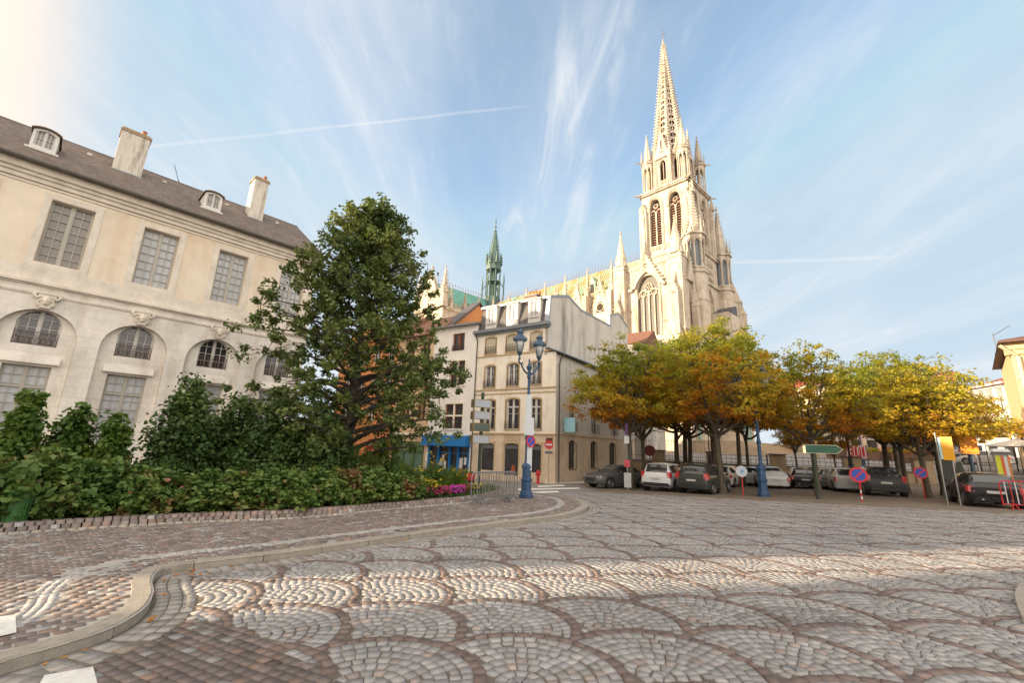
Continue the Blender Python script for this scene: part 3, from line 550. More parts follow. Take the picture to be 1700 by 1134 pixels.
def finial(mb, x, y, z, s):
    mb.lathe([(s * .25, z), (s * .2, z + s * .6), (s * .6, z + s * .9), (s * .65, z + s * 1.3), (s * .2, z + s * 1.5), (s * .18, z + s * 1.9), (s * .42, z + s * 2.1), (s * .38, z + s * 2.5), (s * .05, z + s * 3.0)], 6, (x, y))
def pinnacle(mb, x, y, z0, w, hs, hp, n=7, gab=True):
    if hs > 0: mb.box(x - w / 2, x + w / 2, y - w / 2, y + w / 2, z0, z0 + hs)
    z1 = z0 + max(hs, 0); mb.cbox((x, y, z1), (w * 1.22, w * 1.22, w * .14))
    if gab:
        for k in range(4):
            sv = mb.x; mb.x = sv @ Matrix.Translation((x, y, 0)) @ Matrix.Rotation(k * math.pi / 2, 4, 'Z')
            mb.slab([(-w * .5, z1 + w * .14), (w * .5, z1 + w * .14), (0, z1 + w * 1.25)], -w * .56, -w * .42); mb.x = sv
    mb.cone((x, y), w * .60, w * .06, z1 + w * .14, z1 + hp, 4)
    for k in range(4):
        a = math.pi / 4 + k * math.pi / 2; o = (math.cos(a), math.sin(a), 0)
        crockets(mb, (x + o[0] * w * .60, y + o[1] * w * .60, z1 + w * .1), (x + o[0] * w * .06, y + o[1] * w * .06, z1 + hp), n, w * .17, o)
    finial(mb, x, y, z1 + hp - w * .1, w * .24)
def aedicule(mb, x, y, z0, r, h, hp, n=8, cr=9):       # open shrine on columns under a crocketed spirelet
    for k in range(n):
        a = math.pi / n + 2 * math.pi * k / n; mb.lathe([(r * .16, z0), (r * .16, z0 + .2), (r * .1, z0 + .35), (r * .1, z0 + h * .72), (r * .17, z0 + h * .78), (r * .17, z0 + h)], 6, (x + r * .88 * math.cos(a), y + r * .88 * math.sin(a)))
    mb.cone((x, y), r * 1.12, r * 1.12, z0 - r * .14, z0, n); mb.cone((x, y), r * 1.02, r * 1.02, z0 + h * .86, z0 + h, n); mb.cone((x, y), r * 1.2, r * 1.2, z0 + h, z0 + h + r * .14, n)
    for k in range(n):                      # little arches between the columns
        a = 2 * math.pi * k / n; sv = mb.x; mb.x = sv @ Matrix.Translation((x, y, 0)) @ Matrix.Rotation(a + math.pi / 2, 4, 'Z'); hw = r * math.sin(math.pi / n) * .92; rr = r * .88 * math.cos(math.pi / n)
        mb.wall([(-hw, z0 + h * .70), (hw, z0 + h * .70), (hw, z0 + h * .88), (-hw, z0 + h * .88)], [arch_loop(-hw * .7, hw * .7, z0 + h * .701, z0 + h * .72, h * .12, 3)], -rr - .03, .12)
        mb.slab([(-hw, z0 + h + r * .14), (hw, z0 + h + r * .14), (0, z0 + h + r * 1.0)], -rr - .1, -rr + .04); mb.x = sv
    mb.cone((x, y), r * .78, r * .06, z0 + h + r * .14, z0 + h + hp, n)
    for k in range(n):
        a = math.pi / n + 2 * math.pi * k / n; o = (math.cos(a), math.sin(a), 0)
        crockets(mb, (x + o[0] * r * .78, y + o[1] * r * .78, z0 + h + r * .14), (x + o[0] * r * .06, y + o[1] * r * .06, z0 + h + hp), cr + 3, r * .105, o)
    finial(mb, x, y, z0 + h + hp - .1, r * .24)
def onside(mb, cx, cy, k): mb.x = Matrix.Translation((cx, cy, 0)) @ Matrix.Rotation(k * math.pi / 2, 4, 'Z')
TX, TY, HW = -4.55, 4.55, 4.55
# tower shaft and belfry
t = MB(); t.box(TX - HW, TX + HW, TY - HW, TY + HW, 1.5, 37)
t.build('tower_shaft', stone, ch)
b = MB(); lv = MB(); dk = MB()
for k in range(4):
    onside(b, TX, TY, k); lv.x = b.x; dk.x = b.x
    holes = []
    for cx in (-1.92, 1.92):
        holes.append(arch_loop(cx - 1.15, cx + 1.15, 37.9, 45.9, 2.5))
    b.wall([(-HW, 37), (HW, 37), (HW, 50), (-HW, 50)], holes, -HW, 0.9)
    for cx in (-1.92, 1.92):
        outer = arch_loop(cx - 1.5, cx + 1.5, 37.6, 45.9, 3.0, 7)[1:]; rib(b, outer, -HW - .06, .17, .1); rib(b, arch_loop(cx - 1.25, cx + 1.25, 37.7, 45.9, 2.65, 7)[1:], -HW - .02, .12, .1)
        b.box(cx - .1, cx + .1, -HW + .25, -HW + .5, 37.9, 45.8)
        for sx in (-.58, .58): rib(b, arch_loop(cx + sx - .5, cx + sx + .5, 45.0, 45.3, 1.0, 4)[1:], -HW + .38, .09, .1)
        b.tube([(cx + .42 * math.cos(a), -HW + .38, 47.1 + .42 * math.sin(a)) for a in np.linspace(0, 6.283, 11)], .09, 5)
        z = 38.1
        while z < 47.4:
            w_ = 1.12 if z < 45.9 else 1.12 * math.sqrt(max(0.02, 1 - ((z - 45.9) / 2.5) ** 1.6))
            lv.hexa([(cx - w_, -HW + .40, z - .17), (cx + w_, -HW + .40, z - .17), (cx + w_, -HW + .46, z - .17), (cx - w_, -HW + .46, z - .17)], [(cx - w_, -HW + .58, z + .10), (cx + w_, -HW + .58, z + .10), (cx + w_, -HW + .64, z + .10), (cx - w_, -HW + .64, z + .10)]); z += .50
        dk.box(cx - 1.14, cx + 1.14, -HW + .88, -HW + .95, 37.9, 48.3); lv.build('louvres', louvre_m, ch); dk.build('belfry_shade_panel', shade_op, ch); lv = MB(); lv.x = b.x; dk = MB(); dk.x = b.x
    b.box(-HW - .05, HW + .05, -HW - .22, -HW + .3, 36.6, 37.0)
    for zz, pr, hh in ((49.5, .12, .25), (49.75, .3, .25), (50.0, .5, .28)): b.box(-HW - pr, HW + pr, -HW - pr, -HW + .3, zz, zz + hh)
    for i in range(26): x_ = -HW + .2 + i * (2 * HW - .4) / 25; b.cbox((x_, -HW - .34, 49.55), (.17, .2, .22))
    # corner buttresses with niches and spirelets
    for sx in (-1, 1):
        b.box(sx * (HW - .38) - .62, sx * (HW - .38) + .62, -HW - .55, -HW + .2, 37.0, 46.6)
        b.slab([(sx * (HW - .38) - .62, 46.6), (sx * (HW - .38) + .62, 46.6), (sx * (HW - .38), 48.2)], -HW - .55, -HW); crockets(b, (sx * (HW - .38) - .62, -HW - .5, 46.6), (sx * (HW - .38), -HW - .5, 48.2), 4, .16, (0, -1, .3)); crockets(b, (sx * (HW - .38) + .62, -HW - .5, 46.6), (sx * (HW - .38), -HW - .5, 48.2), 4, .16, (0, -1, .3))
        b.box(sx * (HW - .38) - .3, sx * (HW - .38) + .3, -HW - .75, -HW - .3, 37.0, 44.5); b.cone((sx * (HW - .38), -HW - .55), .42, .05, 44.5, 47.4, 4)
    b.x = Matrix.Identity(4)
    for zz in (38.6,): onside(b, TX, TY, k); [b.cbox((cx, -HW - .02, 37.9), (.16, .2, .75)) for cx in np.arange(-3, 3.1, .3)]; b.box(-3.1, 3.1, -HW - .1, -HW + .1, 38.65, 38.8)
b.x = Matrix.Identity(4)
b.build('belfry', stone, ch)
# gargoyles
for k in range(4):
    g_ = MB(); onside(g_, TX, TY, k)
    for sx in (1,): g_.tube([(sx * HW, -HW, 50.0), (sx * (HW + .6), -HW - .6, 50.1), (sx * (HW + 1.1), -HW - 1.1, 49.95)], [.2, .15, .1], 5)
    g_.build('gargoyle', stone_d, ch); g_ = MB(); onside(g_, TX, TY, k)
    for sx in (1,): g_.tube([(sx * (HW - .2), -HW + .2, 57.4), (sx * (HW + .5), -HW - .5, 57.5), (sx * (HW + .8), -HW - .8, 57.4)], [.12, .12, .06], 5)
    g_.build('gargoyle', stone_d, ch)
# corner shrines above the belfry
for sx in (-1, 1):
    for sy in (-1, 1):
        m_ = MB(); cx, cy = TX + sx * 3.55, TY + sy * 3.55; aedicule(m_, cx, cy, 50.6, 1.12, 6.2, 6.6, 8, 9); m_.cone((cx, cy), .42, .42, 50.6, 56.8, 6)
        for k in range(4):
            a = math.pi / 4 + k * math.pi / 2; pinnacle(m_, cx + 1.18 * math.cos(a), cy + 1.18 * math.sin(a), 57.4, .30, .2, 2.4, 4, False)
        m_.build('corner_turret', stone, ch)
# octagon with tall openings and steep gables
o8 = MB(); R8 = 3.5
for k in range(8):
    a = k * math.pi / 4; o8.x = Matrix.Translation((TX - .35, TY - .25, 0)) @ Matrix.Rotation(a, 4, 'Z'); hw = R8 * math.tan(math.pi / 8)
    o8.wall([(-hw, 50.3), (hw, 50.3), (hw, 57.4), (-hw, 57.4)], [arch_loop(-.62, .62, 51.4, 55.2, 1.4, 5)], -R8, .5)
    rib(o8, arch_loop(-.85, .85, 51, 55.2, 1.75, 6)[1:], -R8 - .05, .13, .1)
    o8.box(-.62, .62, -R8 - .05, -R8 + .05, 52.1, 52.2); [o8.cbox((x_, -R8, 51.4), (.1, .1, .75)) for x_ in np.arange(-.5, .51, .25)]
    o8.box(-.05, .05, -R8 + .2, -R8 + .3, 51.4, 56.2)
    if k % 2 == 0:
        o8.slab([(-hw, 57.1), (hw, 57.1), (0, 63.0)], -R8 - .32, -R8 - .05)
        for sx in (-1, 1): crockets(o8, (sx * hw, -R8 - .2, 57.2), (0, -R8 - .2, 63.0), 9, .17, (sx, 0, .2))
        finial(o8, 0, -R8 - .2, 62.9, .22); o8.box(-hw - .1, hw + .1, -R8 - .4, -R8, 56.95, 57.25)
    else:
        o8.slab([(-hw * .8, 57.1), (hw * .8, 57.1), (0, 60.6)], -R8 - .2, -R8 - .02)
    cx_ = hw; o8.box(cx_ - .28, cx_ + .28, -R8 - .35, -R8 + .35, 50.3, 57.6); o8.cone((cx_, -R8), .36, .05, 57.6, 60.2, 4); crockets(o8, (cx_, -R8 - .3, 50.6), (cx_, -R8 - .3, 57.6), 11, .2, (0, -1, 0))
o8.x = Matrix.Identity(4); o8.build('octagon', stone, ch)
dk = MB(); dk.cone((TX - .35, TY - .25), 2.6, 2.6, 50.3, 57, 8, 0); dk.build('octagon_shade_core', shade_op, ch)
for k in (0, 2, 4, 6):
    q = MB(); q.x = Matrix.Translation((TX - .35, TY - .25, 0)) @ Matrix.Rotation(k * math.pi / 4, 4, 'Z'); q.slab([(-.13, 58.9), (.13, 58.9), (.13, 60.6), (0, 61.0), (-.13, 60.6)], -R8 - .36, -R8 - .30)
    for a_ in range(4): q.slab([(.22 * math.cos(a_ * math.pi / 2 + b_ * .5) * 1 + .12 * math.cos(a_ * 1.5708), 58.2 + .22 * math.sin(a_ * math.pi / 2 + b_ * .5) + .12 * math.sin(a_ * 1.5708)) for b_ in (-1, 0, 1)] + [(0, 58.2)], -R8 - .355, -R8 - .31)
    q.build('gable_shade_panel', shade_op, ch)
# openwork spire
SX, SY, ST = TX - .45, TY - .35, 87.6
sp_ = MB(); hol = MB()
def spr(z): return 3.15 * (ST - z) / (ST - 57.0) + .1
for k in range(8):
    a0 = k * math.pi / 4 + math.pi / 8; a1 = a0 + math.pi / 4; am = (a0 + a1) / 2
    z = 57.0; lev = 0
    def P(ang, z, f=1.0): r = spr(z) * f; return (SX + r * math.cos(ang), SY + r * math.sin(ang), z)
    while z < 86.0:
        h = 1.55 if z < 66 else (1.35 if z < 76 else 1.15); z2 = min(z + h, ST)
        def lerp(u, zz): # point on the face plane
            p0 = Vector(P(a0, zz)); p1 = Vector(P(a1, zz)); return p0.lerp(p1, u)
        w = (Vector(P(a0, z)) - Vector(P(a1, z))).length
        if w > .5:
            u0, u1 = .24, .76; zb, zt = z + h * .16, z + h * .9; zm = (zb + zt) / 2
            if lev % 3 == 1: ring = [(u0, zm), ((u0 * 3 + u1) / 4, zb), ((u0 + u1 * 3) / 4, zb), (u1, zm), ((u0 + 3 * u1) / 4, zt), ((3 * u0 + u1) / 4, zt)]
            else: ring = [(u0, zb), (u1, zb), (u1, zb + (zt - zb) * .6), (.5, zt), (.5, zt), (u0, zb + (zt - zb) * .6)]
            P0 = [lerp(0, z), lerp(1, z), lerp(1, z2), lerp(0, z2)]
            # frame strips round the hole, hole shows the dark core standing for shade
            I = [lerp(u, zz) for u, zz in ring]; ids = [sp_.v(p) for p in I]; oc = [sp_.v(p) for p in P0]
            if lev % 3 == 1:
                for tri_ in ((oc[0], oc[1], ids[2], ids[1]), (oc[1], oc[2], ids[3], ids[2]), (oc[2], ids[4], ids[3]), (oc[2], oc[3], ids[5], ids[4]), (oc[3], ids[0], ids[5]), (oc[3], oc[0], ids[1], ids[0])): sp_.f(tri_)
            else:
                for tri_ in ((oc[0], oc[1], ids[1], ids[0]), (oc[1], oc[2], ids[2], ids[1]), (oc[2], oc[3], ids[3]), (oc[2], ids[3], ids[2]), (oc[3], ids[5], ids[3]), (oc[3], oc[0], ids[0], ids[5])): sp_.f(tri_)
            if lev % 3 != 1: sp_.tube([lerp(.5, zb), lerp(.5, zt)], .05, 4)
            else: sp_.tube([lerp(u0, zm), lerp(u1, zm)], .06, 4); sp_.tube([lerp(.5, zb), lerp(.5, zt)], .06, 4)
            sp_.tube([lerp(0, z), lerp(1, z)], .085, 4)
        else: sp_.poly([lerp(0, z), lerp(1, z), lerp(1, z2), lerp(0, z2)])
        z = z2; lev += 1
    sp_.tube([P(a0, 57, 1.0), P(a0, ST)], [.2, .06], 5); o = (math.cos(a0), math.sin(a0), .2)
    crockets(sp_, P(a0, 57.3, 1.02), P(a0, ST - .5, 1.3), 42, .27, o)
finial(sp_, SX, SY, ST - .6, .42)
sp_.build('spire', stone, ch); hol.cone((SX, SY), 2.9, .06, 57, ST - .8, 8); hol.build('spire_shade_core', shade_op, ch)
cr = MB(); z0 = ST + .4; cr.tube([(SX, SY, z0), (SX, SY, z0 + 2.6)], .07, 6); cr.tube([(SX - .55, SY, z0 + 1.7), (SX + .55, SY, z0 + 1.7)], .06, 6); cr.tube([(SX + .35 * math.cos(a), SY, z0 + 1.7 + .35 * math.sin(a)) for a in np.linspace(0, 6.283, 12)], .03, 5); cr.lathe([(.02, z0 + 2.6), (.14, z0 + 2.7), (.02, z0 + 2.95)], 6, (SX, SY)); cr.build('cross', iron, ch)
# western block left of the tower: big traceried window under a gable
w_ = MB(); Y0 = -5.0; YB = 4.0
hole = arch_loop(-7.95, -3.95, 20.4, 28.3, 2.9, 8)
w_.wall([(-12.2, 1.2), (.4, 1.2), (.4, 33.0), (-12.2, 33.0)], [hole], Y0, .8)
w_.box(-12.2, -12.1, Y0 + .001, YB, 1.2, 33.0); w_.box(-12.2, .4, Y0 + .8, YB, 32.6, 33.0); w_.poly([(.4, Y0, 1.2), (.4, 0, 1.2), (.4, 0, 33.0), (.4, Y0, 33.0)])
w_.box(-12.2, .5, Y0 - .12, Y0 + .1, 19.5, 19.85); w_.box(-12.2, .5, Y0 - .1, Y0 + .1, 10.5, 10.8); w_.box(-3.4, .55, Y0 - .16, Y0 + .1, 22.6, 22.9)
for pr, zz, hh in ((.12, 32.6, .25), (.28, 32.85, .3)): w_.box(-12.2 - pr, .4 + pr, Y0 - pr, Y0 + .4, zz, zz + hh)
w_.box(-12.2, .5, Y0 - .05, Y0 + .12, 34.25, 34.42); x_ = -12.0
while x_ < .4: w_.cbox((x_, Y0 + .03, 33.15), (.13, .13, 1.12)); x_ += .34
w_.box(-12.2, .5, Y0 - .1, Y0 + .16, 33.15, 33.3)
# stepped mouldings of the arch
for g2, rr_ in ((.3, .16), (.12, .1)): rib(w_, arch_loop(-7.95 - g2, -3.95 + g2, 20.4, 28.3, 2.9 + g2, 9)[1:], Y0 - .04, rr_, .1)
w_.build('west_front_side', stone, ch)
gb = MB()
A, Bp, Cp = (-9.0, 29.2), (-2.9, 29.2), (-5.95, 35.0)
inner = arch_loop(-8.25, -3.65, 29.21, 29.22, 2.3, 8)
gh = [(-5.95 + .42 * math.cos(a), 33.0 + .42 * math.sin(a)) for a in np.linspace(0, 6.283, 9)[:-1]]
gb.wall([A, (-8.15, 29.2), (-7.8, 30.1), (-7.2, 30.9), (-6.6, 31.4), (-5.95, 31.75), (-5.3, 31.4), (-4.7, 30.9), (-4.1, 30.1), (-3.75, 29.2), Bp, Cp], [gh], Y0 - .45, .25)
for p, q in ((A, Cp), (Bp, Cp)): gb.tube([(p[0], Y0 - .42, p[1]), (q[0], Y0 - .42, q[1])], .15, 5); crockets(gb, (p[0], Y0 - .42, p[1]), (q[0], Y0 - .42, q[1]), 9, .27, ((-1 if p == A else 1), 0, .4))
for c_ in ((-6.5, 32.2), (-5.4, 32.2), (-5.95, 33.9)): gb.tube([(c_[0] + .2 * math.cos(a), Y0 - .46, c_[1] + .2 * math.sin(a)) for a in np.linspace(0, 6.283, 8)], .05, 4)
finial(gb, -5.95, Y0 - .4, 34.9, .42); gb.cbox((-9.0, Y0 - .35, 28.8), (.6, .5, .45)); gb.cbox((-2.9, Y0 - .35, 28.8), (.6, .5, .45)); gb.build('window_gable', stone, ch)
def tracery(mb, x0, x1, z0, zs, rise, y, n, w=.09, rows=True):
    W = (x1 - x0) / n
    for i in range(1, n): mb.box(x0 + i * W - w, x0 + i * W + w, y - .12, y + .12, z0, zs + (rise * .25 if i * 2 == n else 0))
    for i in range(n): rib(mb, arch_loop(x0 + i * W + .02, x0 + (i + 1) * W - .02, zs - .6, zs - .55, W * .8, 4)[1:], y, w * .8, .1)
    for i in range(n // 2): cx = x0 + (2 * i + 1) * W; r = W * .48; mb.tube([(cx + r * math.cos(a), y, zs + W * .62 + r * math.sin(a)) for a in np.linspace(0, 6.283, 13)], w * .8, 5); rib(mb, arch_loop(x0 + 2 * i * W, x0 + (2 * i + 2) * W, zs - .4, zs - .3, rise * .5, 5)[1:], y, w, .1)
    cx = (x0 + x1) / 2; r = (x1 - x0) * .17
    if n >= 4:
        cz = zs + rise * .52
        for k in range(6): a = k * math.pi / 3; mb.tube([(cx + r * .62 * math.cos(a) + r * .38 * math.cos(q), y, cz + r * .62 * math.sin(a) + r * .38 * math.sin(q)) for q in np.linspace(0, 6.283, 9)], w * .55, 4)
        mb.tube([(cx + r * 1.06 * math.cos(a), y, cz + r * 1.06 * math.sin(a)) for a in np.linspace(0, 6.283, 17)], w * .9, 5)
tw = MB(); tracery(tw, -7.95, -3.95, 20.4, 27.6, 3.0, Y0 + .35, 4, .1); o = tw.build('window_tracery', stone, ch)
pn = MB(); pn.slab(hole, Y0 + .5, Y0 + .56); pn.build('pane', leadglass, o)
lo = MB()                                  # small triple lancets below
for i in range(4): lo.slab(arch_loop(-7.7 + i * 1.0, -6.95 + i * 1.0, 16.6, 18.9, .7, 4), Y0 - .03, Y0 + .02); rib(lo, arch_loop(-7.8 + i, -6.85 + i, 16.6, 18.9, .8, 4)[1:], Y0 - .05, .07, .1)
lo.build('lancets', leadglass, ch)
# piers and pinnacles on the left flank
def pier(x, y, w, d, zt, hp, stages=()):
    p = MB(); p.box(x - w / 2, x + w / 2, y - d / 2, y + d / 2, 1.2, zt)
    for zz in (zt - .3, zt * .62, zt * .36): p.box(x - w / 2 - .12, x + w / 2 + .12, y - d / 2 - .12, y + d / 2 + .12, zz, zz + .28)
    for (a, b_, wz) in stages:
        p.box(x - wz / 2, x + wz / 2, y - d / 2 - .75, y - d / 2 + .1, 1.2, a); p.slab([(x - wz / 2 - .05, a), (x + wz / 2 + .05, a), (x, a + b_)], y - d / 2 - .8, y - d / 2); crockets(p, (x - wz / 2, y - d / 2 - .8, a), (x, y - d / 2 - .8, a + b_), 4, .2, (-1, -.3, .3)); crockets(p, (x + wz / 2, y - d / 2 - .8, a), (x, y - d / 2 - .8, a + b_), 4, .2, (1, -.3, .3)); p.cone((x, y - d / 2 - .45), .3, .04, a + b_ * .6, a + b_ + 1.9, 4); p.tube([(x, y - d / 2 - .86, a - .15), (x, y - d / 2 - .90, a - .2)], .28, 8)
    rib(p, arch_loop(x - w * .36, x + w * .36, zt - 4.5, zt - 2.2, .9, 5)[1:], y - d / 2 - .02, .08, .1)
    if hp: p.cbox((x, y, zt), (w * .82, d * .82, .5)); p.cone((x, y), w * .54, .1, zt + .5, zt + hp, 8)
    if hp:
        for k in range(4): a = math.pi / 4 + k * math.pi / 2; p.cone((x + w * .42 * math.cos(a), y + w * .42 * math.sin(a)), .22, .03, zt + .4, zt + 2.6, 4)
        finial(p, x, y, zt + hp - .2, .34)
    return p
pier(-.55, Y0 - .1, 2.5, 2.2, 33.0, 7.0, ((26.5, 2.0, 1.4),)).build('corner_pier', stone, ch)
pier(-10.9, Y0 - .1, 2.1, 2.0, 33.5, 7.0, ((25.2, 2.2, 1.2),)).build('corner_pier', stone, ch)
# portal side: turrets, arch, far wing
pf = MB(); big = arch_loop(2.5, 6.9, 4.0, 26.5, 3.4, 8)
pf.wall([(-.2, 1.5), (9.6, 1.5), (9.6, 37), (-.2, 37)], [big], 0, 1.2)
pf.x = Matrix.Rotation(math.pi / 2, 4, 'Z')
pf2 = MB(); pf2.x = Matrix.Translation((.35, 0, 0)) @ Matrix.Rotation(math.pi / 2, 4, 'Z')
pf2.wall([(-.2, 1.5), (9.6, 1.5), (9.6, 37), (-.2, 37)], [big], 0, 1.3)
for g2, rr_ in ((.35, .18), (.12, .12)): rib(pf2, arch_loop(2.5 - g2, 6.9 + g2, 4, 26.5, 3.4 + g2, 9)[1:], -.06, rr_, .1)
for zz in (30.9, 36.5): pf2.box(-.2, 9.6, -.35, .1, zz, zz + .35)
for i in range(7):
    for j in range(3): cx, cz = 2.6 + i * .75, 32.0 + j * 1.5; pf2.tube([(cx + .3 * math.cos(a), -.04, cz + .5 * math.sin(a)) for a in np.linspace(0, 6.283, 9)], .07, 4); pf2.cbox((cx, -.12, cz - .35), (.22, .3, .7))
tracery(pf2, 2.5, 6.9, 15, 25.6, 3.3, .55, 4, .12)
for cx in (.4, 9.0): pf2.box(cx - .5, cx + .5, -.3, .1, 37, 47); pf2.cone((cx, -.2), .6, .06, 47, 50, 4)
pf2.build('portal_front', stone, ch)
dk = MB(); dk.x = pf2.x; dk.slab(big, .8, .9); dk.build('portal_glass', mat('portal_glass', (.10, .085, .07), .3), ch)
def turret(cy, mirror, zsp):
    m_ = MB(); cx = .6; m_.cone((cx, cy), 1.8, 1.8, 1.5, 30.9, 8); m_.cone((cx, cy), 2.05, 2.05, 30.9, 31.3, 8); m_.cone((cx, cy), 1.8, 1.75, 31.3, 31.9, 8)
    m_.cone((cx, cy), 1.15, 1.15, 31.3, 38, 8)
    aedicule(m_, cx, cy, 31.9, 1.7, 6.0, zsp - 38, 8, 12)
    for k in range(8): a = math.pi / 8 + k * math.pi / 4; pinnacle(m_, cx + 1.75 * math.cos(a), cy + 1.75 * math.sin(a), 37.9, .36, .3, 2.9, 4, False)
    for zz in (10.5, 19.5, 26): m_.cone((cx, cy), 1.9, 1.9, zz, zz + .3, 8)
    m_.build('turret', stone, ch)
    gl = MB(); gl.cone((cx, cy), 1.25, 1.25, 32, 37.2, 8, 0); gl.build('turret_window', mat('turret_glass', (.16, .18, .19), .35), ch)
turret(-.6, 0, 47.6); turret(11.1, 1, 48.0)
nb = MB()                                  # buttress left of the near turret, gabled arch between
nb.x = Matrix.Translation((.5, 0, 0)) @ Matrix.Rotation(math.pi / 2, 4, 'Z')
nb.slab(arch_loop(-4.6, -2.2, 15, 26.5, 2.6, 6), -.05, .1); nb.slab([(-4.9, 28.9), (-1.9, 28.9), (-3.4, 33.6)], -.5, -.2); crockets(nb, (-4.9, -.5, 28.9), (-3.4, -.5, 33.6), 8, .25, (-1, 0, .3)); crockets(nb, (-1.9, -.5, 28.9), (-3.4, -.5, 33.6), 8, .25, (1, 0, .3)); finial(nb, -3.4, -.35, 33.5, .3)
nb.x = Matrix.Identity(4); pinnacle(nb, 1.3, -3.4, 18, .9, 6.5, 4.5, 6); nb.box(.5, 1.7, -4.0, -2.8, 1.2, 18); nb.build('buttress', stone, ch)
# far wing right of the tower
fw = MB(); fw.x = Matrix.Rotation(math.pi / 2, 4, 'Z'); fw.wall([(9.4, 1.5), (18.6, 1.5), (18.6, 29.0), (9.4, 29.0)], [arch_loop(14.1, 16.4, 12, 24.5, 2, 6)], .05, .8); fw.box(9.4, 18.8, -.15, .3, 29, 29.5); fw.box(18.5, 18.6, .06, 9, 1.5, 29); fw.box(9.4, 18.6, .3, 9, 28.8, 29.0)
fw.box(16.6, 18.9, -.8, .2, 1.5, 27.5); fw.x = Matrix.Identity(4); fw.cone((-.3, 17.1), 1.95, 1.95, 20, 30.6, 8); fw.cone((-.3, 17.1), 2.15, 2.15, 30.4, 30.9, 8); fw.cone((1.0, 18.2), 1.1, 1.1, 20, 28.2, 8)
for k in range(8): a = math.pi / 8 + k * math.pi / 4; fw.box(-.3 + 1.95 * math.cos(a) - .15, -.3 + 1.95 * math.cos(a) + .15, 17.1 + 1.95 * math.sin(a) - .15, 17.1 + 1.95 * math.sin(a) + .15, 20, 30.6)
fw.build('north_wing', stone, ch)
cnr = MB(); cnr.cone((-.3, 17.1), 2.0, .12, 30.9, 37.0, 8); finial(cnr, -.3, 17.1, 36.7, .42); cnr.cone((1.0, 18.2), 1.2, .1, 28.2, 31.0, 8); cnr.build('turret_roof', stone_d, ch)
po = MB()                                  # porch with dark slate gable in front of the portal
po.box(.4, 4.6, 1.2, 8.2, 1.5, 24.2); po.build('porch', stone, ch); pr_ = MB(); pr_.x = Matrix.Rotation(math.pi / 2, 4, 'Z'); pr_.slab([(6.0, 24.2), (9.2, 24.2), (9.0, 27.3), (6.4, 26.0)], -3.4, -.4); pr_.build('porch_roof', slate_c, ch)
# nave: roof, clerestory, aisle, pinnacles and gabled windows
XN = -62.0; YC = 4.5
nr = MB(); nr.slab([(0, 0)] * 0 or [(-5.6, 31.4), (5.6, 31.4), (0, 39.3)], -9.2, -9.2) if False else None
nr.hexa([(XN, YC - 5.6, 31.3), (-9.1, YC - 5.6, 31.3), (-9.1, YC + 5.6, 31.3), (XN, YC + 5.6, 31.3)], [(XN, YC - .12, 39.3), (-9.1, YC - .12, 39.3), (-9.1, YC + .12, 39.3), (XN, YC + .12, 39.3)])
for x_ in np.arange(XN, -9.2, .62): nr.tube([(x_, YC - 5.64, 31.34), (x_, YC - .13, 39.34)], .085, 4)
nr.build('nave_roof', copper, ch)
cs = MB(); x_ = XN
cs.box(XN, -9, YC - .1, YC + .1, 39.25, 39.45)
while x_ < -9.2: cs.box(x_ - .035, x_ + .035, YC - .04, YC + .04, 39.4, 41.0); cs.box(x_ - .2, x_ + .2, YC - .03, YC + .03, 40.35, 40.47); cs.tube([(x_ - .4, YC, 39.45), (x_ - .2, YC, 39.9), (x_ + .2, YC, 39.45)], .035, 4); x_ += .86
cs.build('ridge_cresting', iron, ch)
nv = MB(); nv.box(XN, -9, YC - 5.3, YC + 5.3, 1, 31.3); nv.box(XN, -9, YC - 5.65, YC - 5.2, 30.5, 31.3); nv.box(XN, -9, YC - 5.7, YC - 5.5, 32.2, 32.35)
for x_ in np.arange(XN, -9, .36): nv.cbox((x_, YC - 5.6, 31.3), (.12, .12, .95))
nv.build('nave_wall', stone_d, ch)
ai = MB(); ai.box(XN, -12.2, -5.0, -.7, 1, 24.5); ai.hexa([(XN, -5.2, 24.5), (-12.2, -5.2, 24.5), (-12.2, -.7, 24.5), (XN, -.7, 24.5)], [(XN, -.9, 26), (-12.2, -.9, 26), (-12.2, -.7, 26), (XN, -.7, 26)]); ai.build('aisle', stone, ch)
for i in range(9):
    xp = -12.9 - 5.45 * i
    m_ = MB(); m_.box(xp - .5, xp + .5, -6.4, -4.6, 1, 30.0); pinnacle(m_, xp, -5.2, 30.0, .85, .8, 5.0, 7)
    m_.slab([(xp - .25, 0)] * 0 or [(xp - .2, 28.0), (xp + .2, 28.0), (xp + .2, 30.5), (xp - .2, 30.5)], -5, -.9); m_.box(xp - .6, xp + .6, -1.6, -.7, 24, 32.0); pinnacle(m_, xp, -1.1, 32.0, .7, .6, 3.6, 6); m_.build('flying_buttress', stone_d if i % 2 else stone, ch)
    if i < 8:
        xc = xp - 2.72; m_ = MB(); m_.wall([(xc - 1.75, 26.5), (xc + 1.75, 26.5), (xc, 33.2)], [[(xc + .38 * math.cos(a), 30.3 + .38 * math.sin(a)) for a in np.linspace(0, 6.283, 9)[:-1]], arch_loop(xc - .85, xc + .85, 26.51, 26.9, 1.7, 5)], -5.1, .3)
        for s_ in (-1, 1): m_.tube([(xc + s_ * 1.8, -5.1, 26.4), (xc, -5.1, 33.2)], .14, 5); crockets(m_, (xc + s_ * 1.8, -5.1, 26.4), (xc, -5.1, 33.2), 8, .24, (s_, 0, .4))
        finial(m_, xc, -5.05, 33.0, .36); m_.tube([(xc + .8 * math.cos(a), -5.05, 27.5 + .8 * math.sin(a)) for a in np.linspace(0, 6.283, 13)], .1, 5); m_.box(xc - 2.0, xc + 2.0, -5.1, -4.7, 22, 26.5); m_.build('aisle_gable', stone, ch)
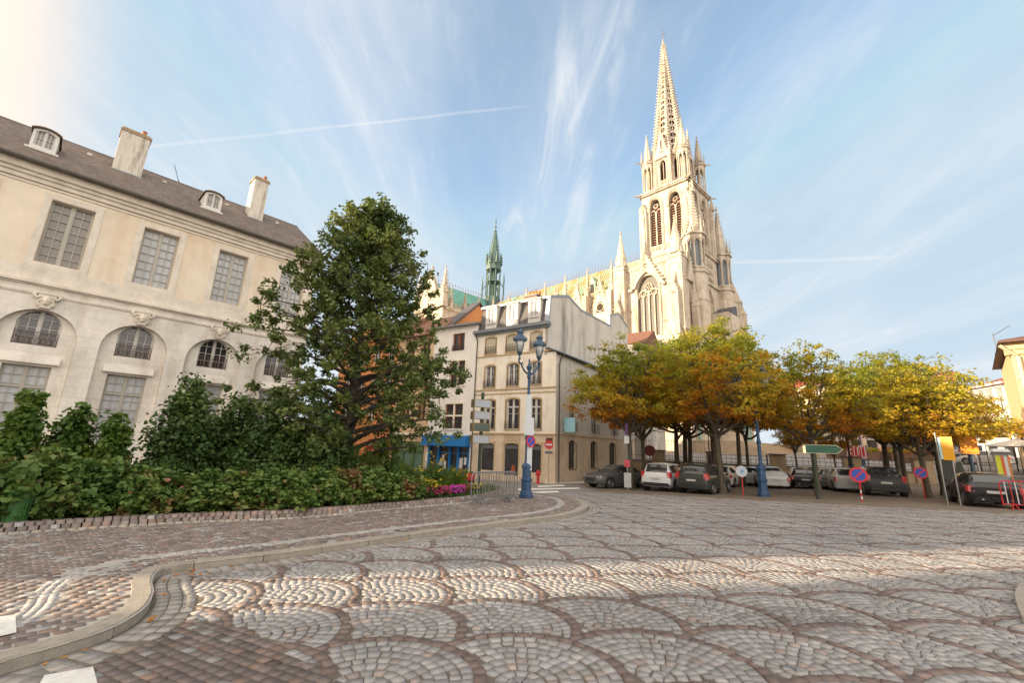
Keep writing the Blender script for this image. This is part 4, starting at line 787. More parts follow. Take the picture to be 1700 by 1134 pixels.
for xd in (-20.6, -36.8):                  # copper dormers low on the nave roof
    m_ = MB(); m_.x = Matrix.Translation((xd, -.4, 0)); m_.box(-.75, .75, 0, 2.6, 32.3, 34.6); m_.slab([(-.95, 34.6), (.95, 34.6), (0, 36.3)], -.15, 2.9); o = m_.build('dormer', copper, ch)
    q = MB(); q.x = m_.x; q.slab(arch_loop(-.42, .42, 32.6, 33.9, .7, 4), -.04, 0); q.build('dormer_shade_panel', shade_op, o)
# transept towards us, with copper roof and gable
XT = -58.0
tr_ = MB(); tr_.hexa([(XT - 5.4, -14, 33.2), (XT + 5.4, -14, 33.2), (XT + 5.4, 12, 33.2), (XT - 5.4, 12, 33.2)], [(XT - .1, -14, 40.4), (XT + .1, -14, 40.4), (XT + .1, 12, 40.4), (XT - .1, 12, 40.4)])
for y_ in np.arange(-14, 3, .62): tr_.tube([(XT + 5.42, y_, 33.22), (XT + .12, y_, 40.42)], .05, 4)
tr_.build('transept_roof', mat('copper_roof_green', (0.13, 0.33, 0.27), 0.6, var=.2, scale=.6, stain_tint=dict(col=(.08, .16, .13), s=(1, 1, .3), scale=.8, lo=.5, hi=.8, amt=.6)), ch)
tc_ = MB(); tc_.box(XT - .1, XT + .1, -14, 4, 40.35, 40.5)
for y_ in np.arange(-13.6, 3, .86): tc_.box(XT - .04, XT + .04, y_ - .035, y_ + .035, 40.5, 42.0); tc_.box(XT - .03, XT + .03, y_ - .2, y_ + .2, 41.3, 41.42)
tc_.build('ridge_cresting', iron, ch)
tg = MB(); tg.box(XT - 5.3, XT + 5.3, -14.6, 0, 1, 33.2); tg.slab([(XT - 5.6, 33), (XT + 5.6, 33), (XT, 43.0)], -15.2, -14.2)
for s_ in (-1, 1): crockets(tg, (XT + s_ * 5.6, -14.8, 33), (XT, -14.8, 43), 13, .34, (s_, 0, .4)); pinnacle(tg, XT + s_ * 5.6, -14.6, 33, 1.5, 3.4, 6.2, 8); tg.tube([(XT + s_ * 5.6, -15.3, 33), (XT, -15.3, 43)], .22, 5)
tg.tube([(XT + 1.5 * math.cos(a), -15.25, 37 + 1.5 * math.sin(a)) for a in np.linspace(0, 6.283, 17)], .22, 5); finial(tg, XT, -14.7, 42.6, .75)
for k, y_ in enumerate(np.arange(-12.5, 0, 4.2)): pinnacle(tg, XT + 5.5, y_, 33.0, .8, 1.5, 4.0, 6)
tg.box(XT + 5.3, XT + 5.6, -14, 0, 32.6, 33.4); [tg.cbox((XT + 5.5, y_, 33.4), (.12, .12, .9)) for y_ in np.arange(-14, 0, .36)]; tg.box(XT + 5.4, XT + 5.6, -14, 0, 34.3, 34.45)
tg.build('transept', stone, ch)
td = MB(); td.box(XT + 2.9, XT + 5.3, -7.2, -5.6, 33.6, 35.6); td.build('dormer', copper_d, ch)
# the copper fleche
FX, FY = -57.2, 4.5
fl = MB(); fl.cone((FX, FY), 2.5, 2.3, 38, 41, 8)
for k in range(8):
    a = math.pi / 8 + k * math.pi / 4; c_, s_ = math.cos(a), math.sin(a)
    fl.tube([(FX + 2.0 * c_, FY + 2.0 * s_, 40), (FX + 1.9 * c_, FY + 1.9 * s_, 51.2)], .2, 5); fl.cone((FX + 2.1 * c_, FY + 2.1 * s_), .38, .05, 51, 54.4, 4); crockets(fl, (FX + 2.1 * c_, FY + 2.1 * s_, 51), (FX + 2.1 * c_, FY + 2.1 * s_, 54.2), 5, .3, (c_, s_, 0))
    fl.tube([(FX + 1.75 * c_, FY + 1.75 * s_, 51), (FX, FY, 62.2)], [.14, .05], 4); crockets(fl, (FX + 1.8 * c_, FY + 1.8 * s_, 51.5), (FX + .1 * c_, FY + .1 * s_, 62), 16, .22, (c_, s_, 0))
    if k % 2 == 0: fl.tube([(FX + 3.3 * c_, FY + 3.3 * s_, 36), (FX + 3.3 * c_, FY + 3.3 * s_, 45.5)], [.24, .2], 5); fl.cone((FX + 3.3 * c_, FY + 3.3 * s_), .26, .02, 45.5, 48.2, 4); fl.tube([(FX + 3.3 * c_, FY + 3.3 * s_, 43.8), (FX + 2.0 * c_, FY + 2.0 * s_, 45.6)], .13, 4)
    am = a + math.pi / 8; fl.x = Matrix.Translation((FX, FY, 0)) @ Matrix.Rotation(am + math.pi / 2, 4, 'Z'); fl.slab([(-.8, 49.2), (.8, 49.2), (0, 52.6)], -2.0, -1.85); fl.x = Matrix.Identity(4)
for zz in (41.0, 45.6, 49.3, 51.0): fl.cone((FX, FY), 2.25, 2.25, zz, zz + .3, 8)
fl.cone((FX, FY), 1.7, .12, 51.2, 62.4, 8); fl.cone((FX, FY), .5, .5, 40, 51, 6); fl.lathe([(.1, 62.2), (.35, 62.7), (.1, 63.1), (.1, 63.9), (.3, 64.2), (.06, 64.6), (.05, 66)], 6, (FX, FY)); fl.build('fleche', copper_d, ch)
for c_ in ch.children: pass
# church entrance at ground level and steps
ent = MB(); ent.x = Matrix.Rotation(math.pi / 2, 4, 'Z')
ent.box(-4.8, 0.2, -.9, 0, 1.5, 7.5); ent.build('plinth', stone_d, ch); ent = MB(); ent.x = Matrix.Rotation(math.pi / 2, 4, 'Z'); ent.box(9.6, 16, -.9, 0, 1.5, 7.5)
ent.build('plinth', stone_d, ch)
st_ = MB(); st_.x = Matrix.Rotation(math.pi / 2, 4, 'Z')
for i in range(14): st_.box(-6 - i * .0, 17, -12 + i * .36, -.4, 1.2 + i * .17, 1.37 + i * .17 + .001 * i)
st_.build('steps', mat('step_stone', (.36, .28, .20), .85, var=.15, scale=1.5), ch)
dr = MB(); dr.x = Matrix.Rotation(math.pi / 2, 4, 'Z')
for cx in (-3, 4.6, 12.6):
    dr = MB(); dr.x = Matrix.Rotation(math.pi / 2, 4, 'Z'); dr.slab(arch_loop(cx - 1.5, cx + 1.5, 3.6, 7.4, 1.9, 6), -1.2 if cx != 4.6 else -4.9, -.95 if cx != 4.6 else -4.62)
    dr.build('door', mat('portal_doors', (.22, .36, .33), .6, var=.3, scale=1.2), ch)
# ================================================================== WINDOWS, BALCONIES
glass_d = mat('window_glass_dark', (0.035, 0.035, 0.04), 0.12, var=.5, scale=.8, spec=.8)
glass_c = mat('window_glass_curtain', (0.30, 0.29, 0.27), 0.25, var=.22, scale=1.2, spec=.7, stain_tint=dict(col=(.16, .155, .15), s=(6, 6, .15), scale=1.5, lo=.45, hi=.6, amt=.6))
glass_l = mat('window_glass_blind', (0.45, 0.46, 0.47), 0.3, var=.12, scale=2, spec=.7, stain_tint=dict(col=(.28, .29, .3), s=(7, 7, .15), scale=1.5, lo=.45, hi=.6, amt=.5))
glass_b = mat('window_glass_brown', (0.19, 0.165, 0.14), 0.2, var=.2, scale=1.0, spec=.8)
wframe = mat('frame_greige', (0.42, 0.39, 0.33), .6, var=.06)
wwhite = mat('frame_white', (0.56, 0.53, 0.49), .6, var=.06)
wbrown = mat('frame_brown', (0.22, 0.07, 0.03), .55, var=.15)
railm = mat('rail_iron', (0.03, 0.03, 0.035), .55)
def seg_arch(x0, x1, z0, zs, rise, n=8):
    pts = [(x0, z0), (x1, z0)]; w = (x1 - x0) / 2
    if rise < 1e-3: return [(x0, z0), (x1, z0), (x1, zs), (x0, zs)]
    R = (w * w + rise * rise) / (2 * rise); cx = (x0 + x1) / 2; cz = zs + rise - R; a0 = math.asin(min(1, w / R))
    for i in range(n + 1): a = a0 - 2 * a0 * i / n; pts.append((cx + R * math.sin(a), cz + R * math.cos(a)))
    return pts
def window(parent, x0, x1, z0, z1, y, rows, cols=4, rise=0.0, fm=None, pm=None, fw=.06, mw=.022, transom=None, name='window', curtain=False):
    fm = fm or wframe; pm = pm or glass_c; zs = z1 - rise; cx = (x0 + x1) / 2; m = MB(); out = seg_arch(x0, x1, z0, zs, rise)
    inn = seg_arch(x0 + fw, x1 - fw, z0 + fw, zs, max(0, rise - fw * .6) if rise else 0); inn = inn if rise else [(x0 + fw, z0 + fw), (x1 - fw, z0 + fw), (x1 - fw, z1 - fw), (x0 + fw, z1 - fw)]
    m.wall(out, [inn], y, .06); 
    def top(x): 
        if not rise: return z1 - fw
        w = (x1 - x0) / 2; R = (w * w + rise * rise) / (2 * rise); return zs + rise - R + math.sqrt(max(0, R * R - (x - cx) ** 2)) - fw * .6
    m.box(cx - fw * .8, cx + fw * .8, y - .015, y + .05, z0 + fw * .5, top(cx))
    hc = cols // 2
    for s_ in (0, 1):
        a, b = (x0 + fw, cx - fw * .8) if s_ == 0 else (cx + fw * .8, x1 - fw)
        m.box(a, a + mw * 1.3, y - .005, y + .045, z0 + fw, top(a + .02)); m.box(b - mw * 1.3, b, y - .005, y + .045, z0 + fw, top(b - .02))
        for i in range(1, hc): x = a + (b - a) * i / hc; m.box(x - mw / 2, x + mw / 2, y + .003, y + .037, z0 + fw, top(x))
    zt = transom if transom else z1
    for i in range(1, rows):
        z = z0 + (z1 - z0) * i / rows
        m.box(x0 + fw, x1 - fw, y + .001, y + .035, z - mw / 2, z + mw / 2) if z < zs + rise * .4 or not rise else None
    if transom: m.box(x0 + .01, x1 - .01, y - .03, y + .055, transom - fw * .8, transom + fw * .8)
    o = m.build(name, fm, parent); p = MB(); p.slab([(q[0], q[1]) for q in out], y + .07, y + .08); p.build('pane', pm, o); return o
def railing(parent, x0, x1, z0, h, y, n=9, d=.16, ornate=True, name='railing', m_=None):
    m = MB()
    for zz in (z0 + .03, z0 + h): m.box(x0, x1, y - d - .015, y - d + .015, zz - .012, zz + .012); [m.box(xx - .012, xx + .012, y - d, y + .02, zz - .01, zz + .01) for xx in (x0, x1)]
    if ornate: m.box(x0, x1, y - d - .012, y - d + .012, z0 + h * .72, z0 + h * .72 + .016)
    for i in range(n + 1):
        x = x0 + (x1 - x0) * i / n; m.box(x - .008, x + .008, y - d - .008, y - d + .008, z0, z0 + h)
        if ornate and i < n: cx = x + (x1 - x0) / n / 2; r = (x1 - x0) / n * .36; m.tube([(cx + r * math.cos(a), y - d, z0 + h * .36 + h * .28 * math.sin(a)) for a in np.linspace(0, 6.283, 9)], .011, 3, False)
    return m.build(name, m_ or railm, parent)
# ================================================================== THE LONG STONE PALACE WING ON THE LEFT
K = 28 / 26.0
def kz(z): return 1.75 + (z - 1.75) * K
ln_st = brick_mat('palace_ashlar', (0.73, 0.675, 0.60), (0.78, 0.725, 0.645), (0.60, 0.53, 0.45), 1.1, 0.46, 0.008, rough=.85, plane='xz', bump=.18, var_scale=.9, stain_tint=dict(col=(.40, .31, .23), s=(1.3, 1.3, .35), scale=.8, lo=.5, hi=.74, amt=.65))
plaster_y = mat('palace_plaster', (0.75, 0.65, 0.515), .88, var=.10, scale=.6, bump=.15, bscale=12, detail=9, stain_tint=dict(col=(.58, .40, .24), s=(1, 1, .4), scale=.55, lo=.48, hi=.72, amt=.75))
trim = mat('palace_trim', (0.69, 0.62, 0.525), .85, var=.14, scale=1.6, bump=.3, bscale=12, stain_tint=dict(col=(.34, .28, .22), s=(1.2, 1.2, .5), scale=1.0, lo=.52, hi=.8, amt=.6), detail=9)
slate_b = brick_mat('palace_roof_tiles', (0.120, 0.088, 0.068), (0.19, 0.14, 0.108), (0.075, 0.055, 0.048), .19, .15, .012, rough=.75, plane='xz', bump=.6, var_scale=.5, stain_tint=dict(col=(.07, .05, .04), s=(1.2, 1.2, .3), scale=.8, lo=.52, hi=.75, amt=.5))
zinc = mat('zinc_flashing', (0.26, 0.29, 0.33), .45, metal=.3, var=.15, scale=2)
zinc_d = mat('dark_gutter', (0.10, 0.085, 0.075), .5, metal=.3, var=.2)
PAL = Vector((-28 * .729, 28 * .6845, 0)); PR = rad(46.8)
pal = thing('palace_wing', 'long cream stone wing with arched bays and a tiled roof at the left', 'building', (PAL.x, PAL.y, 0), PR)
S0, S1 = -29.0, 10.75; DEP = 11.0
BAYS = [-.60 + 3.345 * k for k in range(-3, 4)]            # window axes
pw = MB(); holes_u, holes_a, holes_g, niche = [], [], [], []
for c in BAYS:
    holes_u.append([(c - .735, kz(8.53)), (c + .735, kz(8.53)), (c + .735, kz(11.33)), (c - .735, kz(11.33))])
    niche.append(seg_arch(c - 1.28, c + 1.28, 0.2, kz(5.42), 1.24, 14))
pw.wall([(S0, kz(7.58)), (S1, kz(7.58)), (S1, kz(11.96)), (S0, kz(11.96))], holes_u, 0, .35)
pw.poly([(S1, 0, -1.5), (S1, DEP, -1.5), (S1, DEP, kz(11.96)), (S1, 0, kz(11.96))]); pw.poly([(S1, DEP, kz(11.96)), (S1, DEP, -1.5), (S0 + 8, DEP, -1.5), (S0 + 8, DEP, kz(11.96))]); pw.poly([(S0, 0, kz(11.96)), (S0, 0, -1.5), (S0 - 6, DEP, -1.5), (S0 - 6, DEP, kz(11.96))])
pw.poly([(S1, DEP, kz(11.9)), (S1, 0, kz(11.9)), (S0, 0, kz(11.9)), (S0 - 6, DEP, kz(11.9))])
pw.build('upper_wall', plaster_y, pal)
lw = MB(); lw.wall([(S0, -1.5), (S1, -1.5), (S1, kz(7.58)), (S0, kz(7.58))], niche, -.02, .28)
lw.build('arcade_wall', ln_st, pal)
nb_ = MB()
for c in BAYS:                                           # the wall inside each blind arch
    gw = (c - .74, c + .74); nb_.wall(seg_arch(c - 1.275, c + 1.275, .2, kz(5.42), 1.235, 14), [seg_arch(c - .70, c + .70, kz(5.10), kz(6.05), .55, 8), [(gw[0], kz(1.27)), (gw[1], kz(1.27)), (gw[1], kz(4.27)), (gw[0], kz(4.27))]], .25, .35)
    nb_.hexa([(c - .95, .07, kz(4.36)), (c + .95, .07, kz(4.36)), (c + .95, .26, kz(4.36)), (c - .95, .26, kz(4.36))], [(c - .95, .15, kz(4.66)), (c + .95, .15, kz(4.66)), (c + .95, .26, kz(4.66)), (c - .95, .26, kz(4.66))])
nb_.build('bay_wall', ln_st, pal)
tm = MB()
for c in BAYS:
    for o_, d_ in ((.28, .03), (.02, .055)):
        x0, x1, z0, z1 = c - .735 - o_, c + .735 + o_, kz(8.53) - (.0 if o_ < .1 else .28), kz(11.33) + o_; w_ = .26 if o_ > .1 else 0
        if o_ > .1: tm.box(x0, x0 + .25, -d_, 0.01, z0, z1); tm.box(x1 - .25, x1, -d_, .01, z0, z1); tm.box(x0 + .25, x1 - .25, -d_, .01, z1 - .25, z1); tm.box(x0 + .25, x1 - .25, -d_, .01, z0, z0 + .25)
tm.box(S0, S1, -.025, .01, kz(7.72), kz(8.27))
for y_, za, zb in ((.10, 7.50, 7.56), (.20, 7.56, 7.66), (.14, 7.66, 7.72), (.06, 7.12, 7.17), (.09, 7.17, 7.24)): tm.box(S0, S1 + .02, -y_, .01, kz(za), kz(zb))
for y_, za, zb in ((.05, 11.72, 11.80), (.12, 11.86, 12.05), (.22, 12.05, 12.2), (.36, 12.2, 12.42), (.46, 12.42, 12.56)): tm.box(S0, S1 + y_ * .6, -y_, .3, kz(za), kz(zb))
tm.build('cornice', trim, pal)
for c in BAYS:                                           # carved keystones, one each
    k_ = MB(); z = kz(6.62); k_.slab([(c - .17, z), (c + .17, z), (c + .30, z + .62), (c - .30, z + .62)], -.16, .0); k_.box(c - .34, c + .34, -.2, 0, z + .62, z + .72)
    for s_ in (-1, 1): k_.tube([(c + s_ * .34, -.15, z + .66), (c + s_ * .42, -.17, z + .52), (c + s_ * .30, -.2, z + .42), (c + s_ * .20, -.2, z + .5)], [.06, .07, .06, .04], 6); k_.tube([(c + s_ * .2, -.17, z + .1), (c + s_ * .27, -.17, z + .22), (c + s_ * .2, -.2, z + .34)], .05, 5)
    k_.lathe([(.02, z + .1), (.12, z + .18), (.15, z + .34), (.11, z + .5), (.03, z + .56)], 8, (c, -.16)); k_.cone((c, -.29), .05, .03, z + .28, z + .4, 5); k_.build('keystone', trim, pal)
for i, c in enumerate(BAYS):
    window(pal, c - .735, c + .735, kz(8.53), kz(11.33), .24, 7, 4, 0, wframe, glass_b if i < 4 else glass_l, .055, .028)
    w_ = window(pal, c - .70, c + .70, kz(5.10), kz(6.57), .44, 4, 4, .55, wwhite, glass_d, .05, .025); railing(pal, c - .68, c + .68, kz(5.12), .58, .42, 8, .14, True, 'railing', mat('rail_rust', (.12, .06, .045), .6))
    window(pal, c - .74, c + .74, kz(1.27), kz(4.27), .46, 8, 4, 0, wframe, glass_l, .055, .022, transom=kz(3.43))
# roof: front slope meeting the ridge, gable end
rf = MB(); ez, rz = kz(12.56), 17.45; o2 = .62
rf.hexa([(S0, -o2, ez), (S1 + .3, -o2, ez), (S1 + .3, DEP + o2, ez), (S0 - 6.5, DEP + o2, ez)], [(S0 - 1, DEP / 2 - .55, rz), (S1 + .05, DEP / 2 - .55, rz), (S1 + .05, DEP / 2 - .25, rz), (S0 - 1, DEP / 2 - .25, rz)])
rfo = rf.build('roof', slate_b, pal)
rg = MB(); rg.tube([(S0 - 1, DEP / 2 - .4, rz + .03), (S1 + .1, DEP / 2 - .4, rz + .03)], .10, 6); rg.build('ridge_tiles', mat('ridge_tile', (.12, .09, .08), .8), rfo)
gt = MB(); gt.tube([(S0, -o2 - .02, ez - .03), (S1 + .35, -o2 - .02, ez - .03)], .11, 8); gt.box(S0, S1 + .3, -o2, -.3, ez - .12, ez - .01); gt.build('gutter', zinc_d, pal)
sl = (rz - ez) / (DEP / 2 - .55 + o2)
def roof_y(z): return -o2 + (z - ez) / sl
chm = mat('chimney_render', (0.60, 0.55, 0.47), .88, var=.12, scale=1.5, bump=.3, stain_tint=dict(col=(.16, .13, .10), s=(3, 3, .35), scale=.8, lo=.5, hi=.66, amt=.8), detail=9); terra = mat('terracotta', (.36, .13, .05), .8, var=.25, scale=5)
for s_, z0, z1, w in ((.88, 15.3, 18.35, 1.25), (7.45, 15.0, 18.75, .85)):
    m = MB(); y0 = roof_y(15.9); d = 1.0; m.box(s_ - w / 2, s_ + w / 2, y0, y0 + d, z0, z1); o = m.build('chimney', chm, pal)
    m = MB(); m.box(s_ - w / 2 - .06, s_ + w / 2 + .06, y0 - .06, y0 + d + .06, z1, z1 + .12); m.box(s_ - w / 2 + .02, s_ + w / 2 - .02, y0 + .04, y0 + d - .04, z1 + .12, z1 + .24); m.build('chimney_cap', mat('cap_stone', (.34, .24, .15), .9, var=.3, scale=5), o)
    m = MB(); [m.lathe([(.12, z1 + .2), (.1, z1 + .5), (.13, z1 + .53)], 8, (s_ + dx_, y0 + d / 2 + dy_)) for dx_, dy_ in ((w * .25, -.2),)]; m.build('chimney_pot', terra, o)
    m = MB(); m.box(s_ - w / 2 - .05, s_ + w / 2 + .05, y0 - .07, y0 + .3, 15.55, 15.9); m.build('flashing', zinc, o)
for s_ in (-2.2 - 6.69, -2.2, 4.75, 11.4 if False else None):
    if s_ is None: continue
    zc = 14.75; y0 = roof_y(zc) - .12; m = MB(); out = seg_arch(s_ - .44, s_ + .44, zc - .05, zc + .92, .15); m.wall(out, [seg_arch(s_ - .33, s_ + .33, zc + .14, zc + .84, .14)], y0, .14)
    q = seg_arch(s_ - .44, s_ + .44, zc - .05, zc + .92, .15); n = len(q); a = [m.v((p[0], y0, p[1])) for p in q]; b = [m.v((p[0], y0 + 1.8, p[1])) for p in q]; [m.f((a[i], a[(i + 1) % n], b[(i + 1) % n], b[i])) for i in range(n)]
    m.box(s_ - .56, s_ + .56, y0 - .08, y0 + .06, zc - .12, zc - .02); o = m.build('dormer', mat('dormer_white', (.62, .60, .56), .7, var=.1), pal)
    m = MB(); R_ = seg_arch(s_ - .52, s_ + .52, zc + .7, zc + .97, .17)[1:]; R2_ = [(p[0], p[1] - .07) for p in R_][::-1]
    for p, r_ in zip(R_[1:], R_[2:]): m.hexa([(p[0], y0 - .12, p[1] - .06), (r_[0], y0 - .12, r_[1] - .06), (r_[0], y0 + 1.9, r_[1] - .06), (p[0], y0 + 1.9, p[1] - .06)], [(p[0], y0 - .12, p[1]), (r_[0], y0 - .12, r_[1]), (r_[0], y0 + 1.9, r_[1]), (p[0], y0 + 1.9, p[1])])
    m.build('dormer_roof', mat('dormer_hood', (.14, .085, .05), .7), o)
    window(pal, s_ - .33, s_ + .33, zc + .14, zc + .98, y0 + .06, 2, 4, .14, wwhite, glass_c, .035, .02, name='dormer_window')
for s_ in (-.7, 2.6, 5.9, 9.0): m = MB(); y0 = roof_y(16.5); m.box(s_ - .1, s_ + .1, y0 - .12, y0 + .1, 16.45, 16.6); m.build('roof_vent', chm, pal)
an = MB(); an.tube([(3.45, DEP / 2 - .4, rz), (3.0, DEP / 2 - .4, 18.6)], .018, 4); an.tube([(3.5, DEP / 2 - .4, rz), (3.25, DEP / 2 - .3, 18.0)], .014, 4); an.build('aerial', railm, pal)
# unseen blocks added to shade the square and houses, with a slit for sun
b2 = thing('shade_block', 'tall plain stone block added out of frame beside the palace wing to shade the square', 'building', (PAL.x, PAL.y, 0), PR)
m = MB(); s0 = -31.95
sd = math.tan(rad(76.4 - 43.2)); 
m.hexa([(-70, 0, -2), (s0, 0, -2), (s0 - 12 / sd, 12, -2), (-70, 12, -2)], [(-70, 0, 21), (s0, 0, 21), (s0 - 12 / sd, 12, 21), (-70, 12, 21)]); m.build('wall', plaster_y, b2)
m = MB(); m.hexa([(-70, -.4, 21), (s0, -.4, 21), (s0 - 12 / sd, 12.4, 21), (-70, 12.4, 21)], [(-66, 5.5, 25), (s0 - 8, 5.5, 25), (s0 - 9, 6.5, 25), (-66, 6.5, 25)]); m.build('roof', slate_b, b2)
b3 = thing('shade_block', 'unseen plastered block with a hipped roof added behind the palace wing to shade the houses', 'building', (PAL.x, PAL.y, 0), PR)
m = MB(); m.box(-24, 7.0, 17, 33, -2, 20.5); m.build('wall', plaster_y, b3); m = MB(); m.hexa([(-24.4, 16.6, 20.5), (7.4, 16.6, 20.5), (7.4, 33.4, 20.5), (-24.4, 33.4, 20.5)], [(-18, 24, 23.5), (1, 24, 23.5), (1, 26, 23.5), (-18, 26, 23.5)]); m.build('roof', slate_b, b3)
# ================================================================== CREAM CORNER HOUSE WITH A MANSARD
HC = Vector((3.526, 33.77, 0)); HR = rad(-34.0); HB = -1.1
cream = mat('cream_plaster', (0.78, 0.71, 0.60), .88, var=.10, scale=.9, bump=.15, bscale=15, detail=9, stain_tint=dict(col=(.46, .38, .28), s=(1.5, 1.5, .35), scale=.8, lo=.48, hi=.75, amt=.6))
cream_low = mat('cream_ground_floor', (0.60, 0.48, 0.35), .88, var=.14, scale=1.2, bump=.2, bscale=15, detail=9, stain_tint=dict(col=(.22, .16, .11), s=(1.4, 1.4, .5), scale=.9, lo=.5, hi=.75, amt=.5))
ochre = mat('ochre_trim', (0.50, 0.36, 0.20), .85, var=.14, scale=3)
sidepl = mat('side_plaster', (0.54, 0.50, 0.445), .9, var=.10, scale=.8, bump=.15, bscale=10, detail=9, stain_tint=dict(col=(.10, .09, .08), s=(1.1, 1.1, .16), scale=.55, lo=.49, hi=.70, amt=.8))
slate_m = brick_mat('mansard_slate', (0.075, 0.07, 0.068), (0.105, 0.095, 0.09), (0.045, .04, .04), .16, .12, .006, rough=.55, plane='xz', bump=.4, var_scale=1)
hs = thing('corner_house', 'cream four-storey corner house with a slate mansard and three white dormers', 'house', (HC.x, HC.y, 0), HR)
W = 8.0
cols_ = [(-6.42, .46), (-4.0, .50), (-1.86, .42)]
def hloop(c, w, z0, z1, r): return seg_arch(c - w, c + w, z0, z1 - r, r)
h1 = [hloop(-6.45, .50, 9.53, 11.05, .12), hloop(-4.25, .50, 9.56, 11.05, .12), hloop(-1.86, .48, 9.58, 11.05, .12), hloop(-6.42, .50, 6.62, 8.52, .14), hloop(-4.03, .50, 6.64, 8.55, .14), hloop(-1.86, .46, 6.64, 8.53, .14), hloop(-6.28, .52, 3.12, 5.56, .14), hloop(-3.95, .60, 3.14, 5.60, .14), hloop(-1.80, .48, 3.16, 5.55, .14)]
h0 = [hloop(-6.32, .68, -.20, 1.98, .10), hloop(-3.95, .70, -.75, 2.0, .10), hloop(-1.66, .46, -.12, 2.0, .10)]
m = MB(); m.wall([(-W, 2.75), (0, 2.75), (0, 9.2), (-.8, 9.2), (-.8, 11.45), (-W, 11.45)], h1, 0, .22); m.poly([(-W, 0, HB), (-W, 12, HB), (-W, 12, 11.45), (-W, 0, 11.45)]); m.build('facade', cream, hs)
m = MB(); m.wall([(-W, HB), (0, HB), (0, 2.75), (-W, 2.75)], h0, 0, .3); m.box(-W - .005, .04, -.05, .0, HB, -.45); m.build('ground_floor_wall', cream_low, hs)
m = MB()
for zz, pr in ((2.72, .10), (5.98, .05), (6.34, .09), (9.30, .08)): m.box(-W, .03 if zz < 9 else -.0, -pr, -.001, zz, zz + .10)
for l in h1:
    x0 = min(p[0] for p in l); x1 = max(p[0] for p in l); z0 = l[0][1]; z1 = max(p[1] for p in l); m.wall(seg_arch(x0 - .13, x1 + .13, z0, z1 - .02, .15, 8), [[(p[0] - (.0), p[1]) if p[1] > z0 + .001 else (p[0], z0 + .001) for p in l]], -.035, 0); m.box(x0 - .14, x0, -.035, -.001, z0, z1 - .1); m.box(x1, x1 + .14, -.035, -.001, z0, z1 - .1); m.box(x0 - .18, x1 + .18, -.09, -.001, z0 - .09, z0)
for l in h0: x0 = min(p[0] for p in l); x1 = max(p[0] for p in l); z1 = max(p[1] for p in l); m.box(x0 - .12, x0 - .001, -.03, -.001, l[0][1], z1 + .1); m.box(x1 + .001, x1 + .12, -.03, -.001, l[0][1], z1 + .1); m.box(x0 - .12, x1 + .12, -.03, -.001, z1 + .002, z1 + .14)
m.build('window_surrounds', ochre, hs)
shut = mat('pale_shutters', (.56, .50, .38), .7, var=.12, scale=4)
for i, l in enumerate(h1):
    x0 = min(p[0] for p in l); x1 = max(p[0] for p in l); z0 = l[0][1]; z1 = max(p[1] for p in l); r_ = .12 if i < 3 else .14
    if i < 3: 
        q = MB(); q.slab(l, .13, .16); [q.box(x0 + .05, x1 - .05, .12, .131, z, z + .02) for z in np.arange(z0 + .1, z1 - .2, .07)]; q.box((x0 + x1) / 2 - .02, (x0 + x1) / 2 + .02, .10, .131, z0, z1 - .02); q.build('shutter', shut, hs)
    else: window(hs, x0, x1, z0, z1, .14, 4 if i < 6 else 2, 2 if i > 5 else 4, r_, wwhite, glass_d, .07, .03, transom=(z0 + (z1 - z0) * .72) if i > 5 else None)
    railing(hs, x0 - .06, x1 + .06, z0 + .02, .62 if i < 3 else .55, 0, 6, .13)
for i, l in enumerate(h0):
    x0 = min(p[0] for p in l); x1 = max(p[0] for p in l); z0 = l[0][1]; z1 = max(p[1] for p in l); q = MB(); q.wall(l, [[(x0 + .06, z0 + .06), (x1 - .06, z0 + .06), (x1 - .06, z1 - .35), (x0 + .06, z1 - .35)]], .2, .06); o = q.build('shop_window' if i != 1 else 'door', mat('black_frame', (.02, .02, .02), .5), hs)
    q = MB(); q.slab([(x0 + .05, z0 + .05), (x1 - .05, z0 + .05), (x1 - .05, z1 - .3), (x0 + .05, z1 - .3)], .23, .24); q.build('pane', glass_d, o)
    q = MB(); q.box(x0 + .04, x1 - .04, .14, .2, z1 - .42, z1 - .1); q.build('blind', mat('grey_blind', (.13, .13, .13), .7), o)
# a rust coloured display seen through the door glass
q = MB(); q.lathe([(.05, -.7), (.24, -.65), (.26, -.2), (.2, .15), (.12, .35), (.03, .4)], 10, (-3.85, .32)); q.x = Matrix.Identity(4); tag(q.build('clothes_stand', mat('rust_cloth', (.28, .06, .02), .8)), 'rust red hanging clothes inside the middle door of the cream house', 'clothes rack'); cl_o = bpy.data.objects['clothes_stand']; cl_o.location = (HC.x, HC.y, 0); cl_o.rotation_euler = (0, 0, HR)
q = MB(); q.box(-.78, -.22, -.05, -.001, 2.12, 2.5); q.build('name_board', mat('maroon_board', (.10, .025, .015), .6), hs)
q = MB(); q.box(-4.7, -3.1, -.03, -.001, 2.22, 2.62); q.build('name_board', mat('beige_board', (.46, .33, .22), .7), hs)
